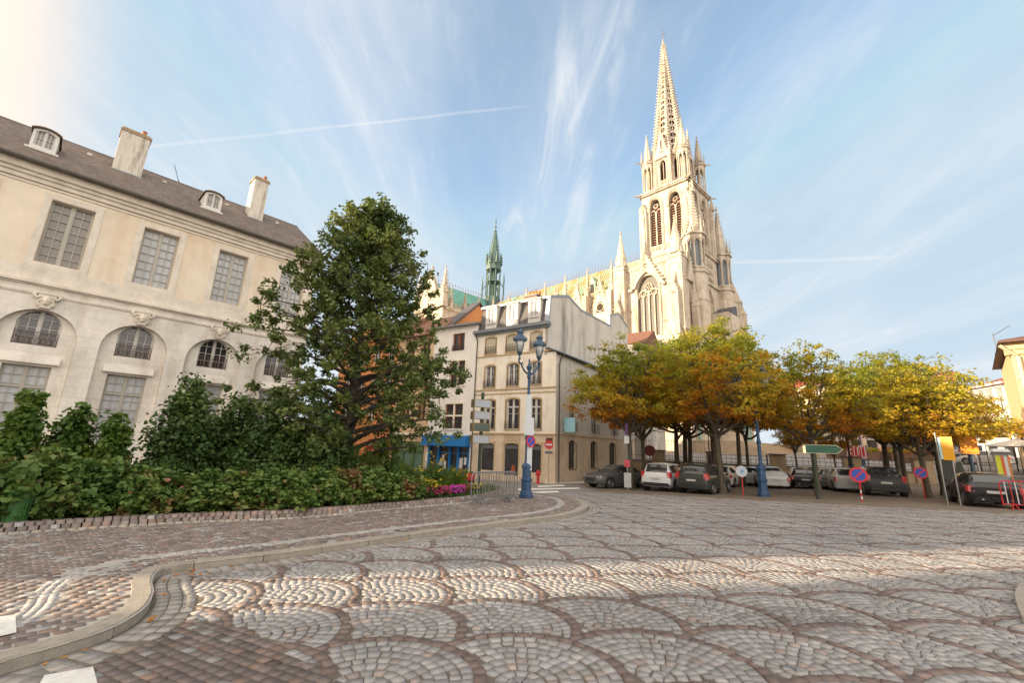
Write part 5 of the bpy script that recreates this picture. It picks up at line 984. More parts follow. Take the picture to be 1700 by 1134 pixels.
# side wall, lean-to eave and the tall gable behind it, drawn in the y-z plane
Y2X = Matrix.Rotation(math.pi / 2, 4, 'Z')
s1 = [seg_arch(2.35, 3.55, .2, 2.25, .18), seg_arch(6.6, 7.85, .2, 2.3, .18), seg_arch(11.0, 12.5, -.9, 2.3, .2)]
s2w = [[(2.4, 3.1), (3.4, 3.1), (3.4, 5.2), (2.4, 5.2)], [(6.75, 3.15), (8.0, 3.15), (8.0, 5.45), (6.75, 5.45)], [(11.5, 3.15), (12.8, 3.15), (12.8, 5.5), (11.5, 5.5)]]
m = MB(); m.x = Y2X; m.wall([(0, 2.85), (18.5, 2.85), (18.5, 9.3), (0, 9.15)], s2w, 0, .2); m.build('side_wall', mat('side_plaster_plain', (0.56, 0.515, 0.45), .9, var=.10, scale=.8, bump=.15, detail=9, stain_tint=dict(col=(.3, .26, .21), s=(1.1, 1.1, .2), scale=.6, lo=.5, hi=.72, amt=.55)), hs)
m = MB(); m.x = Y2X; m.wall([(0, HB), (18.5, HB), (18.5, 2.85), (0, 2.85)], s1, 0, .25); m.box(0, 18.5, -.04, -.001, 2.80, 2.92); m.box(0, 18.5, -.03, -.001, HB, -.4); m.build('side_ground_floor', cream_low, hs)
gab = [(-.0, 11.3), (.35, 13.7), (.5, 14.15), (3.6, 15.15), (6.4, 14.6), (13.7, 14.9), (13.7, 16.1), (16.6, 17.1), (19.4, 16.2), (19.4, 9.0), (0, 9.0)]
m = MB(); m.x = Matrix.Translation((-.8, 0, 0)) @ Y2X; m.slab(gab[::-1], 0, .25); m.build('gable_wall', sidepl, hs)
m = MB(); m.x = Matrix.Translation((-.8, 0, 0)) @ Y2X
for p, q_ in zip(gab[:8], gab[1:9]):
    d = (Vector((q_[0] - p[0], q_[1] - p[1]))).normalized(); nrm = Vector((-d.y, d.x)); nrm = nrm if nrm.y > 0 or (abs(nrm.y) < .3 and nrm.x < 0) else -nrm; a, b = Vector(p), Vector(q_)
    m.slab([tuple(a - nrm * .14), tuple(b - nrm * .14), tuple(b + nrm * .05), tuple(a + nrm * .05)], -.05, .35)
m.build('flashing', zinc, hs)
m = MB(); m.x = Y2X; m.hexa([(-.3, -.38, 9.1), (18.5, -.38, 9.25), (18.5, .85, 9.75), (-.3, .85, 9.6)], [(-.3, -.38, 9.2), (18.5, -.38, 9.35), (18.5, .85, 9.85), (-.3, .85, 9.7)]); m.build('lean_to_roof', zinc, hs)
for y_ in np.arange(.3, 18.4, .55): m = MB(); m.x = Y2X; m.box(y_ - .04, y_ + .04, -.34, 0, 8.98, 9.12); m.build('rafter_end', mat('dark_timber', (.07, .055, .045), .8), hs)
m = MB(); m.x = Y2X; m.tube([(.42, -.1, -1.0), (.42, -.1, 8.2), (.62, -.12, 8.7), (.8, -.3, 9.05)], .055, 8); m.build('drainpipe', zinc_d, hs)
m = MB(); m.tube([(-7.92, -.1, -.8), (-7.92, -.1, 10.9), (-8.05, -.3, 11.4)], .05, 8); m.build('drainpipe', zinc_d, hs)
m = MB(); m.box(-W - .25, -.55, -.42, .12, 11.45, 11.72); m.box(-W - .2, -.6, -.25, .1, 11.3, 11.45); m.build('gutter', mat('blue_grey_zinc', (.17, .19, .21), .5, metal=.3, var=.15), hs)
m = MB(); m.hexa([(-W, 0, 11.7), (-.82, 0, 11.7), (-.82, 1, 11.7), (-W, 1, 11.7)], [(-W + .1, .55, 14.0), (-.82, .55, 14.0), (-.82, 1, 14.0), (-W + .1, 1, 14.0)]); m.build('mansard', slate_m, hs)
m = MB(); m.hexa([(-W, .45, 14.0), (-.85, .45, 14.0), (-.85, 6.4, 14.5), (-W, 6.4, 14.5)], [(-W, .5, 14.12), (-.85, .5, 14.12), (-.85, 3.6, 15.1), (-W, 3.6, 15.1)]); m.box(-W, -.9, 6.4, 13.7, 13.9, 14.75); m.box(-W - .05, -.8, .35, .62, 13.95, 14.13); m.build('upper_roof', zinc, hs)
for c in (-6.55, -4.3, -2.1):
    m = MB(); m.wall([(c - .58, 11.85), (c + .58, 11.85), (c + .58, 13.85), (c - .58, 13.85)], [[(c - .36, 12.35), (c + .36, 12.35), (c + .36, 13.7), (c - .36, 13.7)]], -.06, .12); m.poly([(c - .58, -.06, 11.85), (c - .58, 1, 11.85), (c - .58, 1, 13.85), (c - .58, -.06, 13.85)]); m.poly([(c + .58, -.06, 11.85), (c + .58, 1, 11.85), (c + .58, 1, 13.85), (c + .58, -.06, 13.85)]); m.box(c - .68, c + .68, -.16, 1, 13.85, 13.97); m.box(c - .5, c + .5, -.16, -.04, 12.25, 12.34)
    o = m.build('dormer', wwhite, hs); window(hs, c - .36, c + .36, 12.35, 13.7, .0, 3, 2, 0, wwhite, glass_l, .05, .02, name='dormer_window')
m = MB(); m.box(-6.3, -4.9, 5.0, 6.2, 13.5, 16.3); o = m.build('chimney', mat('pink_brick', (.36, .20, .14), .85, var=.2, scale=5, bump=.4), hs); m = MB(); m.box(-6.4, -4.8, 4.9, 6.3, 16.3, 16.45); m.build('chimney_cap', zinc_d, o)
for i, (dx_, dy_) in enumerate(((-6.0, 5.5), (-5.65, 5.6), (-5.25, 5.4), (-5.1, 5.9))): q = MB(); q.lathe([(.16, 16.4), (.13, 16.9), (.17, 16.95)], 8, (dx_, dy_)); q.build('chimney_pot', mat('orange_pot', (.50, .20, .06), .8, var=.2), o)
for i, l in enumerate(s1):
    x0 = min(p[0] for p in l); x1 = max(p[0] for p in l); q = MB(); q.x = Y2X; q.slab(l, .16, .18); o = q.build('side_window' if i < 2 else 'side_door', glass_d if i < 2 else mat('dark_door', (.035, .03, .028), .5), hs); q = MB(); q.x = Y2X; q.wall(seg_arch(x0 - .12, x1 + .12, l[0][1] - .1, 2.2, .22), [l], -.02, 0); q.box((x0 + x1) / 2 - .03, (x0 + x1) / 2 + .03, .1, .16, l[0][1], 2.3); q.box(x0, x1, .1, .155, 1.6, 1.66); q.build('window_frame', mat('dark_frame', (.12, .09, .065), .6), o)
for l in s2w:
    q = MB(); q.x = Y2X; q.slab(l, .14, .16); o = q.build('side_window', glass_d, hs); q = MB(); q.x = Y2X; x0, z0 = l[0]; x1, z1 = l[2]; q.box((x0 + x1) / 2 - .04, (x0 + x1) / 2 + .04, .1, .139, z0, z1); q.box(x0, x1, .1, .139, z1 - .6, z1 - .55); q.build('window_frame', wwhite, o)
    q = MB(); q.x = Y2X; q.box(x0 - .1, x1 + .1, -.2, -.17, z0 + .02, z0 + .05); q.box(x0 - .1, x1 + .1, -.2, -.17, z0 + .75, z0 + .78); [q.box(x_, x_ + .02, -.2, -.18, z0, z0 + .78) for x_ in np.linspace(x0 - .1, x1 + .08, 9)]; q.build('railing', railm, hs)
sb = MB(); sb.box(.12, 1.02, 1.25, 1.37, 3.0, 4.1); sb.box(0, .15, 1.29, 1.33, 3.3, 3.35); sb.box(0, .15, 1.29, 1.33, 3.8, 3.85)
tag(sb.build('projecting_sign', mat('pale_blue_sign', (.34, .60, .68), .4, var=.04)), 'blank pale blue sign box projecting from the side of the cream corner house', 'sign'); _o = bpy.data.objects['projecting_sign']; _o.location = (HC.x, HC.y, 0); _o.rotation_euler = (0, 0, HR)
# ================================================================== WHITE HOUSE AND ITS NEIGHBOURS
whitep = mat('white_plaster', (0.76, 0.72, 0.66), .9, var=.08, scale=1.0, bump=.2, bscale=18, detail=9, stain_tint=dict(col=(.45, .39, .31), s=(1.5, 1.5, .3), scale=.8, lo=.5, hi=.75, amt=.6))
wh = thing('narrow_house', 'narrow white plastered house with brown windows over a blue shopfront', 'house', (HC.x, HC.y, 0), HR)
hw = [[(-10.95, 10.2), (-9.5, 10.2), (-9.5, 11.85), (-10.95, 11.85)], [(-11.0, 6.98), (-9.25, 6.98), (-9.25, 9.22), (-11.0, 9.22)], [(-11.3, 3.12), (-9.2, 3.12), (-9.2, 5.3), (-11.3, 5.3)]]
m = MB(); m.wall([(-13.3, HB - .3), (-8.02, HB - .3), (-8.02, 12.5), (-13.3, 12.6)], hw + [[(-13.05, HB - .29), (-8.2, HB - .29), (-8.2, 1.75), (-13.05, 1.75)]], 0, .3); m.poly([(-13.3, 0, -1.4), (-13.3, 10, -1.4), (-13.3, 10, 12.6), (-13.3, 0, 12.6)]); m.poly([(-8.02, 0, 11.5), (-8.02, 10, 11.5), (-8.02, 10, 12.5), (-8.02, 0, 12.5)]); m.build('wall', whitep, wh)
m = MB(); m.hexa([(-13.5, -.45, 12.55), (-7.8, -.45, 12.4), (-7.8, 10, 13.4), (-13.5, 10, 13.6)], [(-13.5, -.45, 12.72), (-7.8, -.45, 12.57), (-7.8, 10, 13.6), (-13.5, 10, 13.8)]); m.build('roof', mat('grey_zinc_roof', (.20, .20, .20), .5, metal=.2, var=.2), wh)
for i, l in enumerate(hw):
    x0, z0 = l[0]; x1, z1 = l[2]; window(wh, x0 + .001, x1 - .001, z0, z1, .14, 2 if i else 1, 2, 0, wbrown, glass_d, .09, .04)
    if i: q = MB(); cx = (x0 + x1) / 2; zc = z0 + (z1 - z0) * .52; q.box(cx - .07, cx + .07, -.01, .12, z0, z1); q.box(x0, x1, -.005, .115, zc - .07, zc + .07); q.box(x0 - .12, x0, -.04, -.001, z0 - .1, z1 + .12); q.box(x1, x1 + .12, -.04, -.001, z0 - .1, z1 + .12); q.box(x0, x1, -.04, -.001, z1, z1 + .12); q.box(x0 - .15, x1 + .15, -.1, -.001, z0 - .12, z0); q.build('stone_cross', ochre if i == 9 else cream, wh)
    railing(wh, x0 + .02, x1 - .02, z0 + .03, .42 if i != 0 else .5, .02, 9, .1)
blue = mat('blue_paint', (0.005, 0.15, 0.42), .45, var=.08, scale=2)
m = MB(); m.hexa([(-13.25, -.75, 1.62), (-8.12, -.75, 1.62), (-8.12, -.02, 1.62), (-13.25, -.02, 1.62)], [(-13.25, -.68, 2.45), (-8.12, -.68, 2.45), (-8.12, -.02, 2.55), (-13.25, -.02, 2.55)]); m.build('awning', blue, wh)
m = MB()
for a, b in ((-13.05, -12.85), (-11.9, -11.7), (-10.55, -10.4), (-9.6, -9.42), (-8.4, -8.2)): m.box(a, b, .02, .2, HB - .2, 1.7)
m.box(-13.05, -8.2, .04, .18, HB - .2, -.55); m.box(-13.05, -8.2, .03, .19, 1.55, 1.75); m.box(-11.7, -8.4, .05, .17, 1.0, 1.08); m.build('shopfront', blue, wh)
m = MB(); m.box(-13.05, -8.2, .24, .26, HB - .25, 1.7); m.build('shop_glass', glass_d, wh)
pap = mat('white_paper', (.62, .62, .62), .8, var=.25, scale=6)
for i, (x, z, w_, h_) in enumerate(((-11.5, -.1, .35, .5), (-11.05, -.35, .3, .65), (-9.25, -.25, .45, .9), (-8.75, .1, .28, .6), (-11.3, .55, .3, .3))): q = MB(); q.box(x - w_ / 2, x + w_ / 2, .17, .175, z, z + h_); q.build('poster', pap, wh)
sm = MB(); [sm.lathe([(.02, z0), (.16, z0 + .1), (.2, z0 + .25), (.1, z0 + .4)], 7, (x, -.6)) for x, z0 in ()]
orange = mat('orange_plaster', (0.58, 0.23, 0.08), .88, var=.10, scale=1, bump=.15, detail=8); peach = mat('peach_plaster', (0.60, 0.42, 0.25), .88, var=.10, scale=1, bump=.15, detail=8, stain_tint=dict(col=(.45, .32, .2), s=(1.5, 1.5, .4), scale=.8, lo=.5, hi=.75, amt=.5)); green_p = mat('green_paint', (.09, .16, .06), .55, var=.15)
hp = thing('terraced_house', 'peach plastered house with a green shopfront left of the white house', 'house', (HC.x, HC.y, 0), HR)
hw = [[(x, z), (x + 1.15, z), (x + 1.15, z + 1.9), (x, z + 1.9)] for x in (-15.0, -17.1) for z in (3.9, 6.9, 9.6)]
m = MB(); m.wall([(-18.2, -1.6), (-13.32, -1.6), (-13.32, 12.1), (-18.2, 12.1)], hw + [[(-17.9, -1.59), (-13.6, -1.59), (-13.6, 1.9), (-17.9, 1.9)]], .06, .3); m.poly([(-18.2, .06, -1.6), (-18.2, 10, -1.6), (-18.2, 10, 12.1), (-18.2, .06, 12.1)]); m.build('wall', peach, hp)
for zz in (2.5, 9.2): m = MB(); m.box(-18.2, -13.32, -.02, .05, zz, zz + .2); m.build('string_course', cream, hp)
for l in hw: window(hp, l[0][0], l[1][0], l[0][1], l[2][1], .2, 3, 2, 0, mat('frame_ochre_wood', (.30, .16, .05), .6), glass_d, .09, .03)
m = MB(); m.hexa([(-18.4, -.4, 12.1), (-13.3, -.4, 12.1), (-13.3, 5, 12.1), (-18.4, 5, 12.1)], [(-18.4, 4, 15.2), (-13.3, 4, 15.2), (-13.3, 5, 15.2), (-18.4, 5, 15.2)]); m.build('roof', mat('old_red_tiles', (.20, .09, .05), .8, var=.3, scale=4, bump=.5), hp)
m = MB(); m.box(-17.9, -13.6, .1, .22, 1.0, 1.9); [m.box(x, x + .2, .1, .24, -1.6, 1.9) for x in (-17.9, -16.6, -15.2, -13.8)]; m.box(-17.9, -13.6, .12, .2, -1.6, -.7); o = m.build('shopfront', green_p, hp); m = MB(); m.box(-17.9, -13.6, .28, .3, -1.6, 1.9); m.build('shop_glass', mat('greenish_glass', (.12, .20, .15), .15), o)
ho = thing('terraced_house', 'orange plastered house with a steep gable half hidden by the oak', 'house', (HC.x, HC.y, 0), HR)
hw = [[(x, z), (x + 1.1, z), (x + 1.1, z + 1.8), (x, z + 1.8)] for x in (-20.0, -22.2, -24.4, -26.6) for z in (3.9, 6.9, 9.9)]
m = MB(); m.wall([(-28, -1.8), (-18.22, -1.8), (-18.22, 12.3), (-28, 12.3)], hw, .1, .3); m.box(-28, -18.22, .6, 10, -1.8, 12.3); m.slab([(-18.22, 12.3), (-28, 12.3), (-23, 15.6)], .12, .4) ; m.build('wall', orange, ho)
m = MB(); m.x = Y2X; m.slab([(2.0, 12.3), (9.5, 12.3), (9.5, 14.2), (6.2, 16.9), (2.0, 13.3)], 13.0, 14.0); m.build('gable_wall', orange, ho)
m = MB(); m.x = Y2X; m.slab([(1.8, 13.2), (6.2, 17.0), (6.2, 17.25), (1.6, 13.35)], 12.8, 14.2); m.slab([(6.2, 17.0), (9.9, 14.0), (10.0, 14.2), (6.2, 17.25)], 12.8, 14.2); m.build('flashing', zinc_d, ho)
for l in hw: window(ho, l[0][0], l[1][0], l[0][1], l[2][1], .26, 3, 2, 0, wwhite, glass_d, .08, .03)
m = MB(); m.hexa([(-28.3, -.3, 12.3), (-18.2, -.3, 12.3), (-18.2, 8, 12.3), (-28.3, 8, 12.3)], [(-28.3, 4, 15.7), (-18.2, 4, 15.7), (-18.2, 4.5, 15.7), (-28.3, 4.5, 15.7)]); m.build('roof', bpy.data.materials['old_red_tiles'], ho)
# small house roofs between the corner house and the church
rh = thing('back_house', 'low house with a red tiled roof behind the corner house gable', 'house', (HC.x, HC.y, 0), HR)
m = MB(); m.box(-6, .8, 20.2, 28, -1, 14.2); m.build('wall', sidepl, rh); m = MB(); m.hexa([(-6.2, 20, 14.2), (1.0, 20, 14.2), (1.0, 28, 14.2), (-6.2, 28, 14.2)], [(-6.2, 24, 16.6), (1.0, 24, 16.6), (1.0, 24.2, 16.6), (-6.2, 24.2, 16.6)]); m.build('roof', mat('bright_red_tiles', (.17, .075, .045), .8, var=.25, scale=5, bump=.5), rh)
# ================================================================== FACADES BEYOND THE UPPER SQUARE
def block(name, label, pxl, pxr, dl, dr, ztop, m_wall, floors, ncol, depth=9, gz=None, shop=None, roofm=None, fm=None, gm=None, rh=2.0, awn=None, winw=.9, cat='house', extra=None):
    a = on_g(pxl, dl); b = on_g(pxr, dr); zb = min(a.z, b.z) - .4; ang = math.atan2(b.y - a.y, b.x - a.x); Ln = (b - a).length
    t = thing(name, label, cat, (a.x, a.y, zb), ang); Hh = ztop - zb; hl = []
    g0 = 3.3
    for f_ in range(floors):
        z0 = g0 + .9 + f_ * ((Hh - g0 - .4) / floors); 
        for i in range(ncol): cx = Ln * (i + .5) / ncol; hl.append([(cx - winw / 2, z0), (cx + winw / 2, z0), (cx + winw / 2, z0 + 1.7), (cx - winw / 2, z0 + 1.7)])
    sh = [[(Ln * (i + .12) / 3, .45), (Ln * (i + .88) / 3, .45), (Ln * (i + .88) / 3, 2.9), (Ln * (i + .12) / 3, 2.9)] for i in range(3)]
    m = MB(); m.wall([(0, 0), (Ln, 0), (Ln, Hh), (0, Hh)], hl + sh, 0, .25); m.box(0, Ln, .5, depth, 0, Hh - .01); m.box(0, Ln, -.12, 0, Hh - .25, Hh); m.box(0, Ln, -.06, -.001, g0, g0 + .2); m.poly([(0, 0, 0), (0, .5, 0), (0, .5, Hh), (0, 0, Hh)]); m.poly([(Ln, 0, 0), (Ln, .5, 0), (Ln, .5, Hh), (Ln, 0, Hh)]); m.build('wall', m_wall, t)
    for l in hl: window(t, l[0][0], l[1][0], l[0][1], l[2][1], .15, 3, 2, 0, fm or wwhite, gm or glass_d, .07, .03)
    for l in sh: q = MB(); q.box(l[0][0], l[1][0], .2, .22, l[0][1], l[2][1]); o = q.build('shop_window', glass_d, t); q = MB(); q.wall(l, [[(l[0][0] + .1, l[0][1] + .1), (l[1][0] - .1, l[0][1] + .1), (l[1][0] - .1, l[2][1] - .3), (l[0][0] + .1, l[2][1] - .3)]], .1, .08); q.build('frame', shop or wwhite, o)
    if roofm: m = MB(); m.hexa([(-.2, -.4, Hh), (Ln + .2, -.4, Hh), (Ln + .2, depth, Hh), (-.2, depth, Hh)], [(-.2, depth / 2 - .1, Hh + rh), (Ln + .2, depth / 2 - .1, Hh + rh), (Ln + .2, depth / 2 + .1, Hh + rh), (-.2, depth / 2 + .1, Hh + rh)]); m.build('roof', roofm, t)
    if awn:
        for (x0, x1, am) in awn: q = MB(); q.hexa([(x0 * Ln, -1.5, 2.55), (x1 * Ln, -1.5, 2.55), (x1 * Ln, -.01, 3.25), (x0 * Ln, -.01, 3.25)], [(x0 * Ln, -1.5, 2.62), (x1 * Ln, -1.5, 2.62), (x1 * Ln, -.01, 3.35), (x0 * Ln, -.01, 3.35)]); q.box(x0 * Ln, x1 * Ln, -1.52, -1.48, 2.3, 2.6); q.build('awning', am, t)
    return t
pinkp = mat('pink_plaster', (.60, .43, .33), .88, var=.08, scale=1); beigep = mat('beige_plaster', (.58, .47, .33), .88, var=.08, scale=1); whiteg = mat('pale_grey_plaster', (.56, .53, .49), .88, var=.08, scale=1); redt = mat('red_tiles', (.22, .055, .03), .75, var=.3, scale=6, bump=.5)
canv = mat('cream_canvas', (.62, .60, .55), .8); redc = mat('red_canvas', (.42, .04, .025), .8)
block('shop_house', 'cream house with a pale awning over its shop behind the church square trees', 1352, 1412, 80, 82, 12.5, beigep, 3, 4, roofm=redt, awn=[(.15, .9, canv)])
block('shop_house', 'pink plastered house with tall windows beyond the terrace lamps', 1413, 1492, 82, 84, 12.0, pinkp, 3, 5, roofm=redt)
block('shop_house', 'beige house with a red awning behind the yellow signs', 1493, 1612, 84, 84, 12.5, beigep, 3, 6, roofm=redt, awn=[(.35, .6, redc), (.65, .95, mat('ochre_canvas', (.5, .3, .08), .8))])
r_ = block('white_house', 'white house with a red tiled roof and two chimneys near the right edge', 1613, 1692, 78, 72, 10.3, whiteg, 3, 5, roofm=redt, rh=1.7, shop=mat('white_trim', (.6, .6, .58), .6))
for i, x in enumerate((10.5, 12.3)):
    q = MB(); q.box(x, x + .9, 2.5, 3.7, 9.0, 13.2 - i * .4); o = q.build('chimney', whiteg, r_); q = MB(); q.box(x - .1, x + 1.0, 2.4, 3.8, 13.2 - i * .4, 13.4 - i * .4); q.lathe([(.2, 13.4 - i * .4), (.16, 13.9 - i * .4)], 8, (x + .45, 3.1)); q.build('chimney_pot', terra, o)
q = MB(); q.tube([(4.5, 2, 10), (4.2, 2, 15.6)], .05, 4); q.tube([(4.2, 2, 15.3), (6.8, 2, 15.8)], .03, 4); q.tube([(3.8, 2, 13.2), (5.4, 2, 13.3)], .03, 4); q.build('aerial', railm, r_)
# the ochre building cut by the right edge
ob = thing('ochre_building', 'sunlit ochre building with arched windows and a drainpipe cut by the right edge', 'building', (0, 0, 0), 0)
a = on_g(1722, 52); ang = rad(-46); a = at(1704, 700, 52); ob.location = (a.x, a.y, 0); ob.rotation_euler = (0, 0, ang)
och = mat('ochre_wall', (.60, .44, .24), .88, var=.08, scale=1, bump=.1)
q = MB(); hl = [arch_loop(x, x + .9, z, z + h_ * .75, .35, 4) for x in (1.5, 4.2, 7.4, 10.6) for z, h_ in ((8.7, 1.3), (5.5, 2.5), (1.4, 2.6))]
q.wall([(0, 0), (16, 0), (16, 11.0), (0, 11.0)], hl, 0, .3); q.box(0, 16, .5, 14, 0, 10.9); q.poly([(0, 0, 0), (0, .5, 0), (0, .5, 11.0), (0, 0, 11.0)]); q.build('wall', och, ob)
q = MB(); [q.box(0, 16, -.12, -.001, z, z + .25) for z in (8.2, 4.7)]; q.box(-.3, 16, -.35, .5, 10.6, 11.1); q.box(-.3, 16, -.2, .5, 10.2, 10.6)
for l in hl: x0 = min(p[0] for p in l); x1 = max(p[0] for p in l); z1 = max(p[1] for p in l); rib(q, arch_loop(x0 - .1, x1 + .1, l[0][1], z1 - .5, .5, 5)[1:], -.03, .09, .1)
q.build('cornice', mat('ochre_cornice', (.60, .44, .24), .85, var=.1), ob)
for l in hl: q = MB(); q.slab(l, .2, .22); q.build('window', mat('warm_glass', (.25, .19, .12), .3), ob)
q = MB(); q.hexa([(-.6, -1.0, 11.1), (16, -1.2, 11.1), (16, 14, 11.1), (-.6, 14, 11.1)], [(-.55, -.95, 11.3), (16, -1.1, 11.3), (16, 14, 13.2), (4, 7, 13.2)]); q.build('roof', mat('brown_eaves', (.10, .05, .04), .8), ob)
q = MB(); q.tube([(.35, -.15, 0), (.35, -.15, 10.0), (-.5, -.7, 10.9)], .14, 8); q.build('drainpipe', mat('beige_pipe', (.56, .42, .3), .5), ob)
# ================================================================== VEGETATION
def leaf_quads(P, Nn, size, r_, fold=.25, elong=.62):
    """P leaf centres, Nn rough outward/up directions; returns vertices (n,4,3)"""
    n = len(P); nr = Nn + r_.normal(0, .55, (n, 3)); nr /= np.linalg.norm(nr, axis=1)[:, None] + 1e-9
    t = r_.normal(0, 1, (n, 3)); t -= (t * nr).sum(1)[:, None] * nr; t /= np.linalg.norm(t, axis=1)[:, None] + 1e-9; b = np.cross(nr, t)
    s = size * r_.uniform(.65, 1.3, n)[:, None]; V = np.empty((n, 4, 3), np.float32)
    V[:, 0] = P - t * s; V[:, 1] = P + b * s * elong + nr * s * fold; V[:, 2] = P + t * s - nr * s * .15; V[:, 3] = P - b * s * elong + nr * s * fold; return V
def spray(Cn, D, n, rad_, size, r_, flat=.75):
    """clumps of leaves round centres Cn drawn out along D"""
    k = len(Cn); u = r_.normal(0, 1, (k, n, 3)); u /= np.linalg.norm(u, axis=2)[:, :, None]; rr = r_.random((k, n, 1)) ** .5
    rk = (rad_ if np.ndim(rad_) else np.full(k, rad_))[:, None, None]; off = u * rr * rk; off[:, :, 2] *= flat; off += D[:, None, :] * (r_.random((k, n, 1)) - .3) * rk * .9
    P = (Cn[:, None, :] + off).reshape(-1, 3); N = (u * .6 + np.array([0, 0, .75])).reshape(-1, 3); return leaf_quads(P, N, size, r_)
def tubes_np(A, B, ra, rb, n=4):
    A, B = np.asarray(A, float), np.asarray(B, float); k = len(A); d = B - A; d /= np.linalg.norm(d, axis=1)[:, None] + 1e-9; h = np.where(np.abs(d[:, 2:3]) < .9, np.array([[0, 0, 1.]]), np.array([[1., 0, 0]])); a = np.cross(d, h); a /= np.linalg.norm(a, axis=1)[:, None]; b = np.cross(d, a)
    V = np.zeros((k, 2 * n, 3), np.float32)
    for i in range(n):
        t = 2 * math.pi * i / n; o = a * math.cos(t) + b * math.sin(t); V[:, i] = A + o * np.asarray(ra).reshape(-1, 1); V[:, n + i] = B + o * np.asarray(rb).reshape(-1, 1)
    f = np.array([(i, (i + 1) % n, n + (i + 1) % n, n + i) for i in range(n)]); return V.reshape(-1, 3), (np.arange(k)[:, None, None] * 2 * n + f).reshape(-1, 4)
bark_d = mat('bark_dark', (0.055, 0.042, 0.032), .95, var=.35, scale=4, bump=1, bscale=18)
bark_g = mat('bark_grey', (0.10, 0.082, 0.058), .95, var=.35, scale=5, bump=1, bscale=22, stain_tint=dict(col=(.06, .06, .03), s=(1, 1, .3), scale=2, lo=.5, hi=.7, amt=.6))
def grow(limbs, seg, r0, spread, r_, gravity=0.0):
    """polyline limbs with taper; returns point list with radii"""
    pass
def tree_parts(root, skel, twigs, leafV, bark, leafm):
    V1, Q1 = skel; V2, Q2 = twigs; np_mesh('trunk', np.vstack([V1, V2]), np.vstack([Q1, Q2 + len(V1)]), bark, root, smooth=True)
    np_mesh('crown', leafV.reshape(-1, 3), np.arange(leafV.shape[0] * 4).reshape(-1, 4), leafm, root)
# ---- the big oak in the bed
def limb(p0, p1, r0, r1, n, wob, r_, sag=0.0):
    t = np.linspace(0, 1, n + 1)[:, None]; P = p0 + (p1 - p0) * t; w = r_.normal(0, wob, (n + 1, 3)); w[0] = 0; w[-1] *= .3; P = P + np.cumsum(w, 0) * (1 - t * .4) * .6; P[:, 2] += sag * (t[:, 0] * (1 - t[:, 0])) * 4; R = r0 + (r1 - r0) * t[:, 0] ** .8; return P, R
def oak(base, H, prof, nb, ncl, nleaf, lsize, r_, label):
    root = thing('oak_tree', label, 'tree', base); A, B, ra, rb = [], [], [], []; pts = []
    P, R = limb(np.zeros(3), np.array([.1, .1, H * .93]), .24, .03, 14, .045, r_); tr = (P, R)
    A += list(P[:-1]); B += list(P[1:]); ra += list(R[:-1]); rb += list(R[1:]); zs = [p[0] for p in prof]; rs = [p[1] for p in prof]
    for i in range(nb):
        z0 = 1.0 + (H * .86 - 1.0) * ((i + .5) / nb) ** .85; a = i * 2.39996 + r_.normal(0, .25); zt = z0 + r_.uniform(.3, 1.3) * (1.4 - z0 / H); re = np.interp(zt, zs, rs) * r_.uniform(.72, 1.12)
        j = np.interp(z0, P[:, 2], np.arange(len(P))); j0 = int(min(j, len(P) - 2)); p0 = P[j0] + (P[j0 + 1] - P[j0]) * (j - j0); p1 = np.array([re * math.cos(a), re * math.sin(a), zt]); Pl, Rl = limb(p0, p1, max(.03, .10 * (1 - z0 / H) + .03), .012, 7, .10, r_, .25)
        A += list(Pl[:-1]); B += list(Pl[1:]); ra += list(Rl[:-1]); rb += list(Rl[1:])
        for k in range(2, 8): pts.append(Pl[k])
    pts = np.array(pts); cc = []
    while len(cc) < ncl:
        p = pts[r_.integers(len(pts))]; q = p + r_.normal(0, 1, 3) * np.array([.55, .55, .42]); e = np.interp(q[2], zs, rs); rr = math.hypot(q[0], q[1])
        if q[2] < .7 or rr > e * 1.13 or rr < e * .25 and q[2] < H * .7: continue
        cc.append(q)
    cc = np.array(cc); D = cc * np.array([1, 1, .25]); D /= np.linalg.norm(D, axis=1)[:, None] + 1e-6
    near = np.array([pts[np.argmin(((pts - c) ** 2).sum(1))] for c in cc]); V1 = tubes_np(A, B, ra, rb, 7); V2 = tubes_np(near, cc, np.full(len(cc), .014), np.full(len(cc), .005), 3)
    LV = spray(cc, D, nleaf, r_.uniform(.16, .40, len(cc)), lsize, r_); return root, V1, V2, LV
r_ = np.random.default_rng(11)
oakleaf = leaf_mat('oak_leaves', [(.2, (.055, .092, .026)), (.45, (.11, .155, .040)), (.65, (.18, .215, .055)), (.85, (.28, .29, .075))], .55, None, .3)
bp = at(574, 760, 19.5); bz = float(PLANE(bp.x, bp.y)) + SW_H + .1
root, V1, V2, LV = oak((bp.x, bp.y, bz), 13.85, [(0, 3.4), (1.5, 4.5), (3, 4.75), (5, 4.45), (7, 3.85), (8.5, 3.1), (10, 2.35), (11.5, 1.5), (12.8, .8), (14.0, .2)], 96, 1080, 42, .092, r_, 'tall dense dark green oak rising from the bed between the palace and the houses')
tree_parts(root, V1, V2, LV, bark_d, oakleaf)
